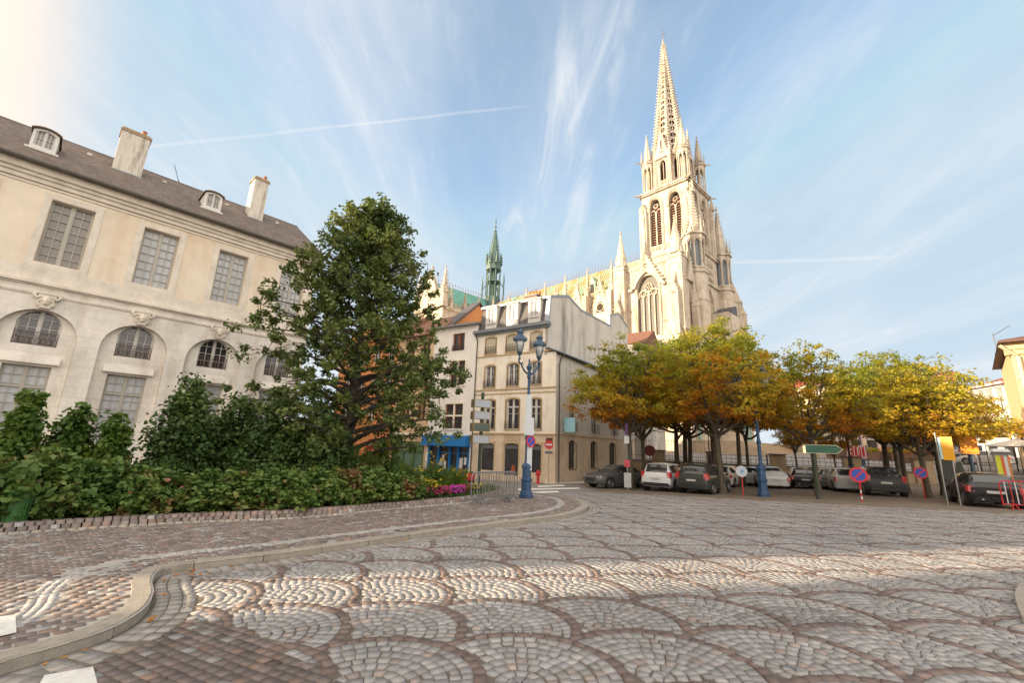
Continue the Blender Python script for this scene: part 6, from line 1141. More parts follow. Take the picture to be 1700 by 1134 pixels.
# ---- autumn trees on the parking ground: four grown forms, copied and turned
parkleaf = leaf_mat('autumn_leaves', [(.16, (.46, .14, .014)), (.34, (.52, .27, .02)), (.46, (.47, .37, .028)), (.60, (.28, .30, .032)), (.84, (.14, .20, .03))], .40, (3.2, 7.5, -.20, .10), .6)
yelleaf = leaf_mat('golden_leaves', [(.15, (.42, .17, .014)), (.4, (.52, .35, .025)), (.62, (.42, .36, .028)), (.85, (.24, .28, .03))], .45, (2.5, 7.5, -.26, .12), .45)
def parktree(name_root, r_, H, Rm, lm, ncl=400, nleaf=34, lsize=.085):
    A, B, ra, rb = [], [], [], []; tips = []; h0 = r_.uniform(3.0, 3.4); lean = r_.normal(0, .12, 2)
    P, R = limb(np.zeros(3), np.array([lean[0], lean[1], h0]), .155, .12, 5, .03, r_); R[0] *= 1.35; A += list(P[:-1]); B += list(P[1:]); ra += list(R[:-1]); rb += list(R[1:]); top = P[-1]
    for i in range(8):
        a = i * 2.4 + r_.normal(0, .3); f = (i % 4) / 3; el = .35 + .5 * f if i < 6 else 1.2; ln_ = Rm * r_.uniform(.7, 1.0); zt = h0 + (H - h0) * (.28 + .5 * f) if i < 6 else H * .85; e = np.array([math.cos(a) * ln_ * (1 - .35 * f) * (.5 if i >= 6 else 1), math.sin(a) * ln_ * (1 - .35 * f) * (.5 if i >= 6 else 1), zt])
        Pl, Rl = limb(top - np.array([0, 0, r_.uniform(0, .7)]), e, .085, .025, 8, .14, r_, -.15); A += list(Pl[:-1]); B += list(Pl[1:]); ra += list(Rl[:-1]); rb += list(Rl[1:])
        for k in range(2, 9):
            for q in range(2):
                b2_ = a + r_.normal(0, 1.1); l2 = r_.uniform(.7, 1.5); e2 = Pl[k] + np.array([math.cos(b2_) * l2, math.sin(b2_) * l2, r_.uniform(-.15, .8)]); P2, R2_ = limb(Pl[k], e2, .035, .01, 4, .08, r_); A += list(P2[:-1]); B += list(P2[1:]); ra += list(R2_[:-1]); rb += list(R2_[1:]); tips += [P2[2], P2[3], P2[4]]
    tips = np.array(tips); cc = []; zc = (H + h0 + .2) / 2; hh = (H - h0) / 2 + .1
    lob = r_.uniform(0, 6.28, 6)
    while len(cc) < ncl:
        p = tips[r_.integers(len(tips))] if r_.random() < .55 else np.array([*(r_.uniform(-1, 1, 2) * Rm), r_.uniform(h0 + .3, H)]); q = p + r_.normal(0, 1, 3) * np.array([.45, .45, .3]); az_ = math.atan2(q[1], q[0]); lf = 1 + .13 * math.sin(3 * az_ + lob[0]) + .1 * math.sin(5 * az_ + lob[1] + q[2])
        t = (q[2] - h0) / (H - h0); e = Rm * lf * np.interp(t, [-.05, .08, .25, .5, .75, .92, 1.02], [.5, .9, 1.06, 1.0, .80, .52, .15]); rr = math.hypot(q[0], q[1])
        if t < .09 or t > 1.03 or rr > e or (rr < e * .35 and t < .6): continue
        cc.append(q)
    cc = np.array(cc); D = cc - np.array([0, 0, zc]); D[:, 2] *= .2; D /= np.linalg.norm(D, axis=1)[:, None] + 1e-6; near = np.array([tips[np.argmin(((tips - c) ** 2).sum(1))] for c in cc])
    V1 = tubes_np(A, B, ra, rb, 6); V2 = tubes_np(near, cc, np.full(len(cc), .014), np.full(len(cc), .006), 3); LV = spray(cc, D, nleaf, r_.uniform(.25, .52, len(cc)), lsize, r_, .55)
    root = thing('autumn_tree', 'x', 'tree', (0, 0, -50), 0, 'autumn trees on the parking ground'); tree_parts(root, V1, V2, LV, bark_g, lm); return root, H
forms = [parktree('', np.random.default_rng(31 + i), 8.6, 3.3, parkleaf if i < 3 else yelleaf) for i in range(5)]
REAR = 'autumn tree with bare lower trunk in the crowded rows behind the parked cars'
PT = [(1047, 29.5, 556, 0, 1.0, 'leftmost autumn tree, green-gold crown and forked trunk beside the dark saloon'), (1069, 33.5, 575, 1, .95, 'autumn tree with straight pale trunk between the saloon and the white car'), (1123, 39, 566, 2, 1, REAR), (1136, 43.5, 575, 0, 1, REAR), (1144, 38.5, 568, 1, 1, REAR), (1186, 37, 548, 2, 1, REAR),
      (1196, 28.8, 534, 1, 1.08, 'big green and gold tree growing just right of the dark estate with roof rails'), (1226, 37, 556, 0, .85, REAR), (1241, 41, 590, 2, .75, REAR), (1352, 30.5, 572, 2, 1.04, 'green and orange tree standing behind the green arrow sign'), (1322, 44, 655, 0, .6, REAR), (1386, 45, 650, 1, .6, REAR),
      (1471, 38.5, 580, 1, 1, REAR), (1487, 44, 600, 0, 1, REAR), (1498, 37.8, 588, 2, 1, REAR), (1532, 34, 590, 3, 1.1, 'golden tree with dark forked trunk left of the two yellow signs'), (1556, 37.5, 612, 4, 1.12, 'golden tree whose low boughs reach right above the small black car')]
for i, (px, d, ty, vi, sc, lab) in enumerate(PT):
    b_ = on_g(px, d); top = at(px, ty, d); h = top.z - b_.z; s_ = h / 8.7; dup(forms[vi][0], (b_.x, b_.y, b_.z - .02), rad(i * 77 + 20), lab, (s_ * sc, s_ * sc, s_))
for f_, _ in forms:
    for c_ in list(f_.children): bpy.data.objects.remove(c_)
    bpy.data.objects.remove(f_)
# earth rings round the trunks are part of the ground; shrubs of the bed
hydleaf = leaf_mat('broad_shrub_leaves', [(.22, (.045, .09, .02)), (.45, (.09, .165, .034)), (.57, (.15, .22, .045)), (.65, (.20, .15, .06)), (.78, (.34, .15, .07))], 1.1, None, .3)
sumleaf = leaf_mat('feathery_leaves', [(.25, (.035, .08, .015)), (.5, (.08, .15, .022)), (.75, (.17, .22, .03)), (.9, (.30, .24, .04))], .8, None, .35)
darkleaf = leaf_mat('dark_shrub_leaves', [(.25, (.035, .068, .020)), (.55, (.075, .13, .032)), (.85, (.14, .19, .045))], .8, None, .25)
def shrub(name, label, loc, R, H, n, nleaf, size, lm, r_, group=None, elong=.62, flat=.8, stems=9, low=.1, csize=(.15, .3), upr=0.0, cat='shrub', cone=0.0):
    root = thing(name, label, cat, loc, 0, group); cc = []; A, B = [], []
    while len(cc) < n:
        u = r_.normal(0, 1, 3); u /= np.linalg.norm(u); u[2] = abs(u[2]); rr = r_.random() ** .4; az_ = math.atan2(u[1], u[0]); q = np.array([u[0] * R, u[1] * R, low + u[2] * H]) * np.array([rr, rr, 1]) * (1 + .16 * math.sin(4 * az_ + R * 9))
        q[2] *= (.55 + .45 * rr) if r_.random() < .6 else 1; tz = (q[2] - low) / H; q[:2] *= 1 - cone * max(0, tz) ** .8; q[2] *= 1 - cone * .22 * (1 + math.sin(2.3 * az_ + R * 5)) * (rr > .5); cc.append(q)
    cc = np.array(cc); D = cc * np.array([1, 1, .4 + upr]); D /= np.linalg.norm(D, axis=1)[:, None] + 1e-6; LV = spray(cc, D, nleaf, r_.uniform(*csize, n), size, r_, flat)
    for i in range(stems): a = r_.random() * 6.28; A.append([.1 * math.cos(a), .1 * math.sin(a), -.05]); B.append(cc[r_.integers(n)] * .9)
    V1 = tubes_np(A, B, np.full(stems, .018), np.full(stems, .006), 4); np_mesh('stems', *V1, bark_d, root); np_mesh('foliage', LV.reshape(-1, 3), np.arange(len(LV) * 4).reshape(-1, 4), lm, root); return root
r_ = np.random.default_rng(5)
def bedz(x, y): return float(PLANE(x, y)) + SW_H + .14
protos = [shrub('hydrangea_shrub', 'broad-leaved shrub with some browning leaves in the front row of the bed', (0, 0, -40), .95, 1.15, 165, 24, .088, hydleaf, r_, 'broad-leaved shrubs along the front of the bed', .8, .7) for _ in range(3)]
head_m = mat('faded_flower_heads', (.30, .13, .085), .8, var=.35, scale=7)
def flowers(root, n, R, z0, z1, size, m_, r_, name='flowers'):
    a = r_.random(n) * 6.28; rr = np.sqrt(r_.random(n)) * R; P = np.stack([rr * np.cos(a), rr * np.sin(a), r_.uniform(z0, z1, n)], -1); V = []
    for k in range(3): V.append(leaf_quads(P + r_.normal(0, size * .3, P.shape), np.tile([0, -.6, .8], (n, 1)), size, r_, .2, .9))
    V = np.concatenate(V); o_ = np_mesh(name, V.reshape(-1, 3), np.arange(len(V) * 4).reshape(-1, 4), m_, root); o_['kind'] = 'stuff'; return o_
for p_ in protos: flowers(p_, 7, .85, .45, 1.15, .055, head_m, r_, 'flower_heads')
line, la = along(EDGE, -1.05, .98, 0.0); k = 0
for i, (x, y) in enumerate(line):
    az_ = math.degrees(math.atan2(x, y)); d_ = math.hypot(x, y)
    if not (-52 < az_ < -12.5) or d_ < 9: continue
    hs_ = np.interp(az_, [-52, -44, -36, -28, -20, -12], [1.1, 1.0, .72, .70, .75, .7]); dup(protos[k % 3], (x + random.uniform(-.1, .1), y + random.uniform(-.1, .1), bedz(x, y)), random.random() * 6.28, None, (1, 1, hs_)); k += 1
line2, _ = along(EDGE, -2.3, 1.25, 0.0)
for i, (x, y) in enumerate(line2):
    az_ = math.degrees(math.atan2(x, y))
    if not (-50 < az_ < -10): continue
    o_ = dup(protos[(i + 1) % 3], (x, y, bedz(x, y)), random.random() * 6.28, 'broad-leaved shrub of the second row, seen over the front shrubs of the bed', (1.15, 1.15, np.interp(az_, [-50, -44, -41, -36, -25, -12], [1.05, .8, .45, .45, .6, .6]))); o_['group'] = 'broad-leaved shrubs of the second row in the bed'
for p_ in protos:
    for c_ in list(p_.children): bpy.data.objects.remove(c_)
    bpy.data.objects.remove(p_)
def at_bed(px, d): r__ = ray(px, 760); k__ = d / math.hypot(r__[0], r__[1]); return r__[0] * k__, r__[1] * k__
for px, d, ty, R, lab in ((22, 17.2, 662, 1.1, 'tall feathery green shrub at the left edge before the palace windows'), (112, 17.4, 676, .75, 'narrow tiered feathery shrub left of the white chimney axis'), (178, 17.0, 700, .62, 'small tiered feathery shrub just left of the tall ground-floor window')):
    x, y = at_bed(px, d); z = bedz(x, y); h = (at(px, ty, d).z - z) * .9 - .3
    if 'chimney' in lab: lab = 'narrow tiered feathery shrub second from the left before the palace'
    shrub('feathery_shrub', lab, (x, y, z), R, h, 150, 40, .085, sumleaf, r_, 'feathery shrubs before the palace', .28, .35, 12, .4, (.2, .4), .4, cone=.7)
for px, d, ty, R, lab in ((296, 17.8, 636, 1.05, 'pointed dark evergreen shrub before the third palace bay'), (380, 18.6, 662, 1.6, 'broad dark evergreen shrub left of the oak trunk'), (455, 17.6, 672, 1.6, 'spreading dark shrub under the left side of the oak'), (530, 17.8, 690, 1.3, 'rounded dark shrub at the foot of the oak')):
    x, y = at_bed(px, d); z = bedz(x, y); h = (at(px, ty, d).z - z) * .92 - .25; shrub('dark_shrub', lab, (x, y, z), R, h, 330, 30, .08, darkleaf, r_, 'dark shrubs round the oak', .6, .6, 14, .2, (.22, .48), .3, cone=.22)
# right end of the bed: green bushes, ornamental grasses, yellow and pink flowers
lime = leaf_mat('lime_leaves', [(.25, (.05, .10, .015)), (.55, (.11, .18, .02)), (.85, (.22, .26, .03))], 1.5, None, .4)
for px, d, ty, R, lm_, lab in ((500, 18.2, 742, .9, lime, 'yellow-green bush at the right foot of the oak'), (552, 19.0, 748, 1.0, darkleaf, 'dull green bush right of the yellow-green one'), (600, 18.6, 752, .95, hydleaf, 'reddish green bush left of the flowering plants'), (640, 19.6, 756, .8, lime, 'fresh green bush before the green shopfront')):
    x, y = at_bed(px, d); z = bedz(x, y); h = at(px, ty, d).z - z; shrub('bush', lab, (x, y, z), R, max(.7, h), 190, 26, .06, lm_, r_, None, .5, .8, 10, .1, (.15, .3), .5)
def tuft(name, label, loc, R, H, n, m_, r_, w=.012, group=None):
    a = r_.random(n) * 6.28; rb_ = np.sqrt(r_.random(n)) * R * .45; ln_ = H * r_.uniform(.6, 1.05, n); sp__ = r_.uniform(.1, .55, n) * R; seg = 4; V = np.zeros((n, (seg + 1) * 2, 3)); ca, sa = np.cos(a), np.sin(a)
    for k in range(seg + 1):
        t = k / seg; x = rb_ * ca + sp__ * ca * t ** 2; y = rb_ * sa + sp__ * sa * t ** 2; z = ln_ * (t - .18 * t ** 3); ww = w * (1 - t * .85); V[:, 2 * k] = np.stack([x - sa * ww, y + ca * ww, z], -1); V[:, 2 * k + 1] = np.stack([x + sa * ww, y - ca * ww, z], -1)
    f = np.array([(2 * k, 2 * k + 1, 2 * k + 3, 2 * k + 2) for k in range(seg)]); Q = (np.arange(n)[:, None, None] * (seg + 1) * 2 + f).reshape(-1, 4); root = thing(name, label, 'plant', loc, 0, group); np_mesh('leaves', V.reshape(-1, 3), Q, m_, root); return root
yel = mat('yellow_petals', (.62, .46, .02), .7, var=.15, scale=8); pink = mat('pink_petals', (.50, .03, .16), .7, var=.3, scale=8); redf = mat('red_petals', (.30, .015, .02), .7, var=.3, scale=8); mag = mat('magenta_petals', (.55, .04, .40), .7, var=.2, scale=8)
gras = leaf_mat('ornamental_grass', [(.25, (.07, .13, .02)), (.6, (.16, .23, .03)), (.9, (.27, .29, .05))], 2, None, .4)
for i, (px, d, ty, R, fl_, lab) in enumerate(((668, 19.0, 752, .55, None, 'tall fresh green grass clump left of the yellow flowers'), (700, 19.4, 766, .5, yel, 'grass clump with low yellow flowers before the peach house'), (722, 19.2, 752, .5, yel, 'grass clump topped by tall yellow lilies before the blue shop'), (745, 19.8, 762, .5, None, 'slender green grass clump left of the stack of blank signs'), (765, 20.0, 768, .55, yel, 'pale green grass clump at the right end of the bed'), (690, 18.0, 790, .45, yel, 'low clump with bright yellow blooms in mid bed'), (742, 18.6, 782, .5, None, 'grey-green feathery clump in mid bed'), (718, 17.9, 790, .5, yel, 'low yellow flowering clump nearest the lawn'), (792, 20.2, 800, .45, yel, 'yellow-green clump seen through the grey barrier'), (812, 21.0, 803, .4, None, 'small green clump behind the right half of the barrier'))):
    x, y = at_bed(px, d); z = bedz(x, y); h = max(.45, at(px, ty, d).z - z); t_ = tuft('grass_clump', lab, (x, y, z), R * 1.3, h, 420, gras, r_, .011)
    if fl_ is not None: flowers(t_, 26 if h > .8 else 40, R * .9, h * .5, h * (1.02 if 'lilies' in lab else .85), .035, fl_, r_)
for i, (px, d, R, m_, lab) in enumerate(((650, 17.6, .25, redf, 'low dark red flowers at the lawn edge, leftmost of the flowers'), (696, 17.6, .42, redf, 'crimson flowers at the lawn edge under the yellow ones'), (722, 17.8, .35, pink, 'pink flowers beside the crimson ones at the lawn edge'), (762, 18.2, .32, mag, 'bright magenta flowers at the lawn edge near the barrier'), (772, 18.6, .32, redf, 'wine red flowers just behind the left end of the barrier'), (740, 17.9, .3, pink, 'rose pink flowers left of the magenta ones'))):
    x, y = at_bed(px, d); z = bedz(x, y); t_ = shrub('flowering_plant', lab, (x, y, z), R, .28, 50, 14, .035, darkleaf, r_, None, .6, .8, 5, .04, (.07, .13), .2, 'flowers'); flowers(t_, 150, R, .15, .42, .026, m_, r_)
# ================================================================== VEHICLES
def paint(name, c, rough=.35): return mat(name, c, rough, metal=.0, var=.04, scale=2, spec=.4, coat=.25)
rubber = mat('tyre_rubber', (.018, .018, .018), .85); alloy = mat('alloy_rim', (.32, .33, .34), .35, metal=.8, var=.05); cargl = mat('car_glass', (.025, .03, .033), .06, var=.1, spec=.9); blk = mat('black_trim', (.015, .015, .016), .55)
redl = mat('red_lamp', (.42, .012, .012), .2, var=.05, spec=.8); clearl = mat('clear_lamp', (.50, .52, .55), .12, var=.05, spec=.9); plate = mat('number_plate', (.42, .42, .40), .5); chrome = mat('chrome', (.55, .56, .58), .18, metal=1.0, var=.02)
CARS = {   # x from rear bumper (0) to nose (L); rows: x, z_bottom, z_belt, z_top, w_low, w_belt, w_top
 'hatch': dict(L=3.95, H=1.43, W=1.70, st=[(0, .42, .82, .83, .70, .68, .55), (.06, .26, .90, .92, .80, .78, .60), (.18, .22, .93, 1.02, .83, .80, .60), (.42, .20, .94, 1.34, .85, .82, .60), (.72, .20, .94, 1.41, .85, .83, .60), (1.5, .18, .93, 1.43, .85, .84, .60), (2.2, .18, .91, 1.40, .85, .84, .59), (2.5, .18, .90, 1.30, .85, .83, .60), (3.0, .18, .88, .95, .85, .82, .66), (3.55, .20, .82, .86, .83, .79, .62), (3.85, .24, .72, .74, .76, .72, .55), (3.95, .36, .60, .61, .66, .62, .45)], wheels=(.68, 3.15), cab=(.30, 2.85), R=.31),
 'suv': dict(L=4.45, H=1.70, W=1.86, st=[(0, .50, .95, .96, .78, .76, .62), (.06, .34, 1.03, 1.05, .88, .86, .68), (.16, .28, 1.07, 1.12, .91, .89, .68), (.40, .26, 1.08, 1.58, .93, .90, .66), (.62, .26, 1.08, 1.66, .93, .91, .66), (1.6, .24, 1.06, 1.70, .93, .92, .66), (2.5, .24, 1.04, 1.66, .93, .92, .65), (2.8, .24, 1.03, 1.54, .93, .91, .66), (3.4, .24, 1.00, 1.08, .93, .90, .74), (4.0, .27, .94, .98, .91, .87, .70), (4.32, .30, .82, .84, .84, .80, .62), (4.45, .42, .68, .69, .74, .70, .50)], wheels=(.80, 3.5), cab=(.30, 3.2), R=.35),
 'estate': dict(L=4.55, H=1.52, W=1.78, st=[(0, .44, .86, .87, .74, .72, .6), (.06, .28, .95, .97, .84, .82, .64), (.15, .22, .98, 1.04, .87, .85, .64), (.42, .20, .98, 1.40, .89, .86, .63), (.66, .20, .97, 1.48, .89, .87, .63), (1.7, .18, .95, 1.52, .89, .88, .62), (2.5, .18, .93, 1.48, .89, .88, .61), (2.8, .18, .92, 1.38, .89, .87, .62), (3.45, .18, .89, .97, .89, .86, .70), (4.1, .20, .83, .87, .87, .83, .66), (4.42, .24, .72, .74, .80, .76, .58), (4.55, .36, .60, .61, .70, .66, .48)], wheels=(.85, 3.62), cab=(.30, 3.3), R=.32),
 'saloon': dict(L=4.75, H=1.44, W=1.84, st=[(0, .46, .90, .91, .76, .74, .66), (.08, .28, 1.00, 1.03, .87, .85, .74), (.30, .22, 1.02, 1.08, .90, .87, .74), (.75, .20, 1.01, 1.12, .92, .88, .70), (1.15, .20, .98, 1.30, .92, .88, .58), (1.6, .18, .96, 1.42, .92, .89, .57), (2.3, .18, .95, 1.44, .92, .90, .58), (2.75, .18, .93, 1.38, .92, .90, .58), (3.05, .18, .92, 1.22, .92, .89, .62), (3.5, .18, .89, .97, .92, .88, .74), (4.2, .20, .83, .87, .90, .85, .72), (4.6, .24, .74, .76, .84, .80, .64), (4.75, .34, .64, .65, .74, .70, .52)], wheels=(.95, 3.78), cab=(.95, 3.4), R=.33),
 'bubble': dict(L=4.1, H=1.49, W=1.76, st=[(0, .42, .70, .71, .62, .60, .45), (.10, .26, .84, .88, .76, .74, .52), (.35, .20, .94, 1.02, .84, .78, .54), (.8, .20, .98, 1.20, .87, .80, .54), (1.2, .20, .97, 1.38, .88, .80, .54), (1.7, .18, .95, 1.48, .88, .80, .54), (2.2, .18, .94, 1.46, .88, .80, .54), (2.6, .18, .92, 1.34, .88, .80, .54), (2.95, .18, .91, 1.08, .88, .78, .58), (3.4, .20, .86, .93, .86, .72, .50), (3.85, .24, .74, .78, .78, .64, .42), (4.1, .36, .58, .59, .62, .54, .35)], wheels=(.75, 3.25), cab=(.75, 2.95), R=.34)}
def car(kind, label, pos, head_az, pm, sc=(1, 1, 1), rails=False, front_lamps=False, big_lamps=False, cat='car', roofp=None, plate_m=None, low_plate=False):
    cd = CARS[kind]; root = thing('parked_car', label, cat, pos, rad(90 - head_az), 'cars parked round the tree square'); root.scale = sc
    S = np.array(cd['st']); L = cd['L']; xs = np.unique(np.concatenate([np.linspace(0, L, 40), S[:, 0]])); I = [np.interp(xs, S[:, 0], S[:, k]) for k in range(7)]
    for k in (2, 3, 5, 6): v = I[k].copy(); v[1:-1] = (I[k][:-2] + 2 * I[k][1:-1] + I[k][2:]) / 4; I[k] = v
    def ring(i):
        x, zb, zm, zt, wl, wm, wt = [I[k][i] for k in range(7)]; rt = min(.07, (zt - zm) * .35)
        h = [(0, zb), (wl * .86, zb), (wl * .97, zb + .08), (wl, zb + (zm - zb) * .45), (wl * .995, zb + (zm - zb) * .72), (wm, zm - .02), (wm * .985, zm + .012), (wt + .02, zt - rt), (wt * .86, zt - rt * .25), (0, zt)]
        return x, h
    m = MB(); n = 10; rings = []
    for i in range(len(xs)): x, h = ring(i); pts = [(x - L / 2, -a, b) for a, b in h] + [(x - L / 2, a, b) for a, b in h[-2:0:-1]]; rings.append([m.v(p) for p in pts])
    for a, b in zip(rings, rings[1:]):
        for i in range(len(a)): j = (i + 1) % len(a); m.f((a[i], a[j], b[j], b[i]))
    m.f(rings[0][::-1]); m.f(rings[-1]); body = m.build('body', pm, root, smooth=2)
    # glazing: strips lying just proud of the shell
    def pt(i, a, b, t, o):
        x, h = ring(i); p = np.array(h[a]) * (1 - t) + np.array(h[b]) * t; return x - L / 2, p[0] + o, p[1] + o * .35
    c0, c1 = cd['cab']; ii = [i for i in range(len(xs)) if c0 + .12 <= xs[i] <= c1 - .35]
    mid = xs[ii[0]] + (xs[ii[-1]] - xs[ii[0]]) * .47
    for part_ in (0, 1):
        seg_ = [i for i in ii if (xs[i] <= mid - .03 if part_ == 0 else xs[i] >= mid + .03)]
        if len(seg_) < 2: continue
        for sd_ in (-1, 1):
            q = MB()
            for a, b in zip(seg_, seg_[1:]):
                ta, tb = (0.08, .93); P_ = [pt(a, 6, 7, ta, .006), pt(b, 6, 7, ta, .006), pt(b, 6, 7, tb, .006), pt(a, 6, 7, tb, .006)]; q.poly([(p[0], sd_ * p[1], p[2]) for p in P_])
            q.build('side_window', cargl, root)
    def topglass(lo, hi, name):
        idx_ = [i for i in range(len(xs)) if lo <= xs[i] <= hi]; q = MB()
        for a, b in zip(idx_, idx_[1:]):
            xa, ha = ring(a); xb, hb = ring(b)
            for (u, v) in ((7, 8), (8, 9)):
                for sd_ in (-1, 1):
                    f_ = .93 if u == 7 else 1; q.poly([(xa - L / 2, sd_ * ha[u][0] * f_, ha[u][1] + .012), (xb - L / 2, sd_ * hb[u][0] * f_, hb[u][1] + .012), (xb - L / 2, sd_ * hb[v][0], hb[v][1] + .012), (xa - L / 2, sd_ * ha[v][0], ha[v][1] + .012)])
        q.x = Matrix.Identity(4); o = q.build(name, cargl, root); return o
    zt = I[3]; topi = [i for i in range(len(xs)) if zt[i] > cd['H'] - .07]; rear_hi = xs[topi[0]]; front_lo = xs[topi[-1]]
    if kind in ('hatch', 'suv', 'estate'): r0 = .12
    else: r0 = cd['cab'][0] + .05
    g = topglass(r0, rear_hi - .02, 'rear_window'); g.location = (-.012, 0, 0); g2 = topglass(front_lo + .04, c1 + .12, 'windscreen')
    # wheels with arches
    R = cd['R']; hwid = S[4, 4]
    for wx in cd['wheels']:
        for sd_ in (-1, 1):
            X = wx - L / 2; Yc = sd_ * (hwid - .105); RM = Matrix.Translation((X, Yc, R)) @ Matrix.Rotation(math.pi / 2, 4, 'X')
            q = MB(); q.x = Matrix.Translation((X, sd_ * (hwid - .10), R + .03)) @ Matrix.Rotation(math.pi / 2, 4, 'X'); q.lathe([(R + .055, -.11), (R + .06, .11)], 24); q.build('wheel_arch', blk, root)
            q = MB(); q.x = RM; q.lathe([(R * .62, -.095), (R * .9, -.125), (R, -.09), (R, .09), (R * .9, .125), (R * .62, .095)], 24); w_ = q.build('wheel', rubber, root, smooth=False)
            q = MB(); q.x = RM @ Matrix.Translation((0, 0, -.118 if sd_ > 0 else .118)); q.lathe([(R * .64, -.012), (R * .66, 0), (R * .64, .012)], 20)
            q.build('rim', blk, w_); q = MB(); q.x = RM @ Matrix.Translation((0, 0, -.132 if sd_ > 0 else .132))
            for k in range(5): a = k * 2 * math.pi / 5; q.hexa([(.03 * math.cos(a + 1.57), .03 * math.sin(a + 1.57), -.006), (R * .63 * math.cos(a) + .035 * math.cos(a + 1.57), R * .63 * math.sin(a) + .035 * math.sin(a + 1.57), -.006), (R * .63 * math.cos(a) - .035 * math.cos(a + 1.57), R * .63 * math.sin(a) - .035 * math.sin(a + 1.57), -.006), (-.03 * math.cos(a + 1.57), -.03 * math.sin(a + 1.57), -.006)], [(.03 * math.cos(a + 1.57), .03 * math.sin(a + 1.57), .006), (R * .63 * math.cos(a) + .035 * math.cos(a + 1.57), R * .63 * math.sin(a) + .035 * math.sin(a + 1.57), .006), (R * .63 * math.cos(a) - .035 * math.cos(a + 1.57), R * .63 * math.sin(a) - .035 * math.sin(a + 1.57), .006), (-.03 * math.cos(a + 1.57), -.03 * math.sin(a + 1.57), .006)])
            q.lathe([(.06, -.008), (.05, .012)], 10); q.tube([(R * .63 * math.cos(a), R * .63 * math.sin(a), 0) for a in np.linspace(0, 6.283, 21)], .012, 4); q.build('spokes', alloy, w_)
    zb_, zm_ = S[1, 1], S[1, 2]; wm = S[1, 5]; X0 = -L / 2
    for sd_ in (-1, 1):
        q = MB(); y0, y1 = sd_ * (wm + .035), sd_ * (wm - (.20 if big_lamps else .17)); z0_, z1_ = (zm_ - .27, zm_ - .03) if kind != 'suv' else (zm_ - .18, zm_ + .16)
        if kind in ('suv',): y0, y1 = sd_ * (wm + .02), sd_ * (wm - .16)
        ow = S[3, 4] + .004; yi = sd_ * (ow - .24); ym = sd_ * (ow - .06); yo = sd_ * ow; q.hexa([(X0 - .005, yi, z0_), (X0 + .015, ym, z0_), (X0 + .10, yo, z0_ + .02), (X0 + .24, yo, z0_ + .03), (X0 + .14, yi, z0_)], [(X0 + .015, yi, z1_), (X0 + .03, ym, z1_), (X0 + .13, yo - sd_ * .02, z1_), (X0 + .24, yo - sd_ * .02, z1_), (X0 + .16, yi, z1_)]); q.build('tail_lamp', redl, root)
        q = MB(); wf = S[-2, 5]; zf = S[-2, 2]; q.hexa([(L / 2 - .16, sd_ * (wf + .05), zf - .10), (L / 2 - .045, sd_ * (wf - .22), zf - .12), (L / 2 - .045, sd_ * (wf - .22), zf - .01), (L / 2 - .20, sd_ * (wf + .05), zf + .04)], [(L / 2 - .30, sd_ * (wf + .02), zf - .10), (L / 2 - .20, sd_ * (wf - .22), zf - .12), (L / 2 - .20, sd_ * (wf - .22), zf - .01), (L / 2 - .34, sd_ * (wf + .02), zf + .04)]); q.build('headlight', clearl, root)
        q = MB(); xm = c1 - .45 - L / 2; q.box(xm, xm + .12, sd_ * (hwid + .17) - .06, sd_ * (hwid + .17) + .06, cd['st'][6][2] + .02, cd['st'][6][2] + .16); q.box(xm + .03, xm + .07, min(sd_ * (hwid - .05), sd_ * (hwid + .12)), max(sd_ * (hwid - .05), sd_ * (hwid + .12)), cd['st'][6][2] + .03, cd['st'][6][2] + .07); q.build('mirror', pm, root)
    q = MB(); q.hexa([(X0 - .03, -wm * .82, zb_ + .0), (X0 + .1, -wm - .03, zb_), (X0 + .1, wm + .03, zb_), (X0 - .03, wm * .82, zb_)], [(X0 - .035, -wm * .82, zb_ + .20), (X0 + .1, -wm - .035, zb_ + .20), (X0 + .1, wm + .035, zb_ + .20), (X0 - .035, wm * .82, zb_ + .20)]); q.build('rear_bumper', blk if kind in ('suv',) else pm, root)
    q = MB(); zp = (zb_ + .26) if low_plate else zm_ - .30; q.box(X0 - .045, X0 + .05, -.26, .26, zp, zp + .11); q.build('number_plate', plate, root)
    q = MB(); q.box(L / 2 - .12, L / 2 + .012, -.42, .42, .40, .62) if front_lamps else q.box(L / 2 - .1, L / 2 + .005, -.35, .35, .34, .44); q.build('grille', blk, root)
    if big_lamps or kind == 'hatch': 
        for sd_ in (-1, 1): q = MB(); q.x = Matrix.Translation((X0 - .05, sd_ * .42, zb_ + .08)) @ Matrix.Rotation(math.pi / 2, 4, 'Y'); q.lathe([(.035, -.02), (.045, 0), (.03, .02)], 12); q.build('exhaust', chrome, root)
    if rails:
        for sd_ in (-1, 1): q = MB(); y = sd_ * (S[5, 6] * .93); q.tube([(X0 + .7, y, cd['H'] - .07), (X0 + .8, y, cd['H'] + .03), (X0 + 2.4, y, cd['H'] + .05), (X0 + 2.6, y, cd['H'] - .05)], .02, 6); q.build('roof_rail', chrome, root)
    if roofp: q = MB(); idx_ = topi; 
    return root
def cpos(px, d): p = on_g(px, d, .01); return (p.x, p.y, p.z)
black = paint('black_paint', (.010, .010, .011), .25); white_p = paint('white_paint', (.62, .63, .64)); grey_p = paint('dark_grey_paint', (.045, .047, .050)); silver = paint('silver_paint', (.42, .42, .41)); graph = paint('graphite_paint', (.075, .075, .078)); cream_p = paint('cream_paint', (.55, .52, .46))
car('saloon', 'dark grey saloon facing left, parked by the side of the cream corner house', cpos(1023, 31), -118, graph, (.93, 1, 1), front_lamps=True)
car('suv', 'white compact car with a dark rear window, parked between two tree trunks', cpos(1106, 30.0), 38, white_p, (.92, .97, .96))
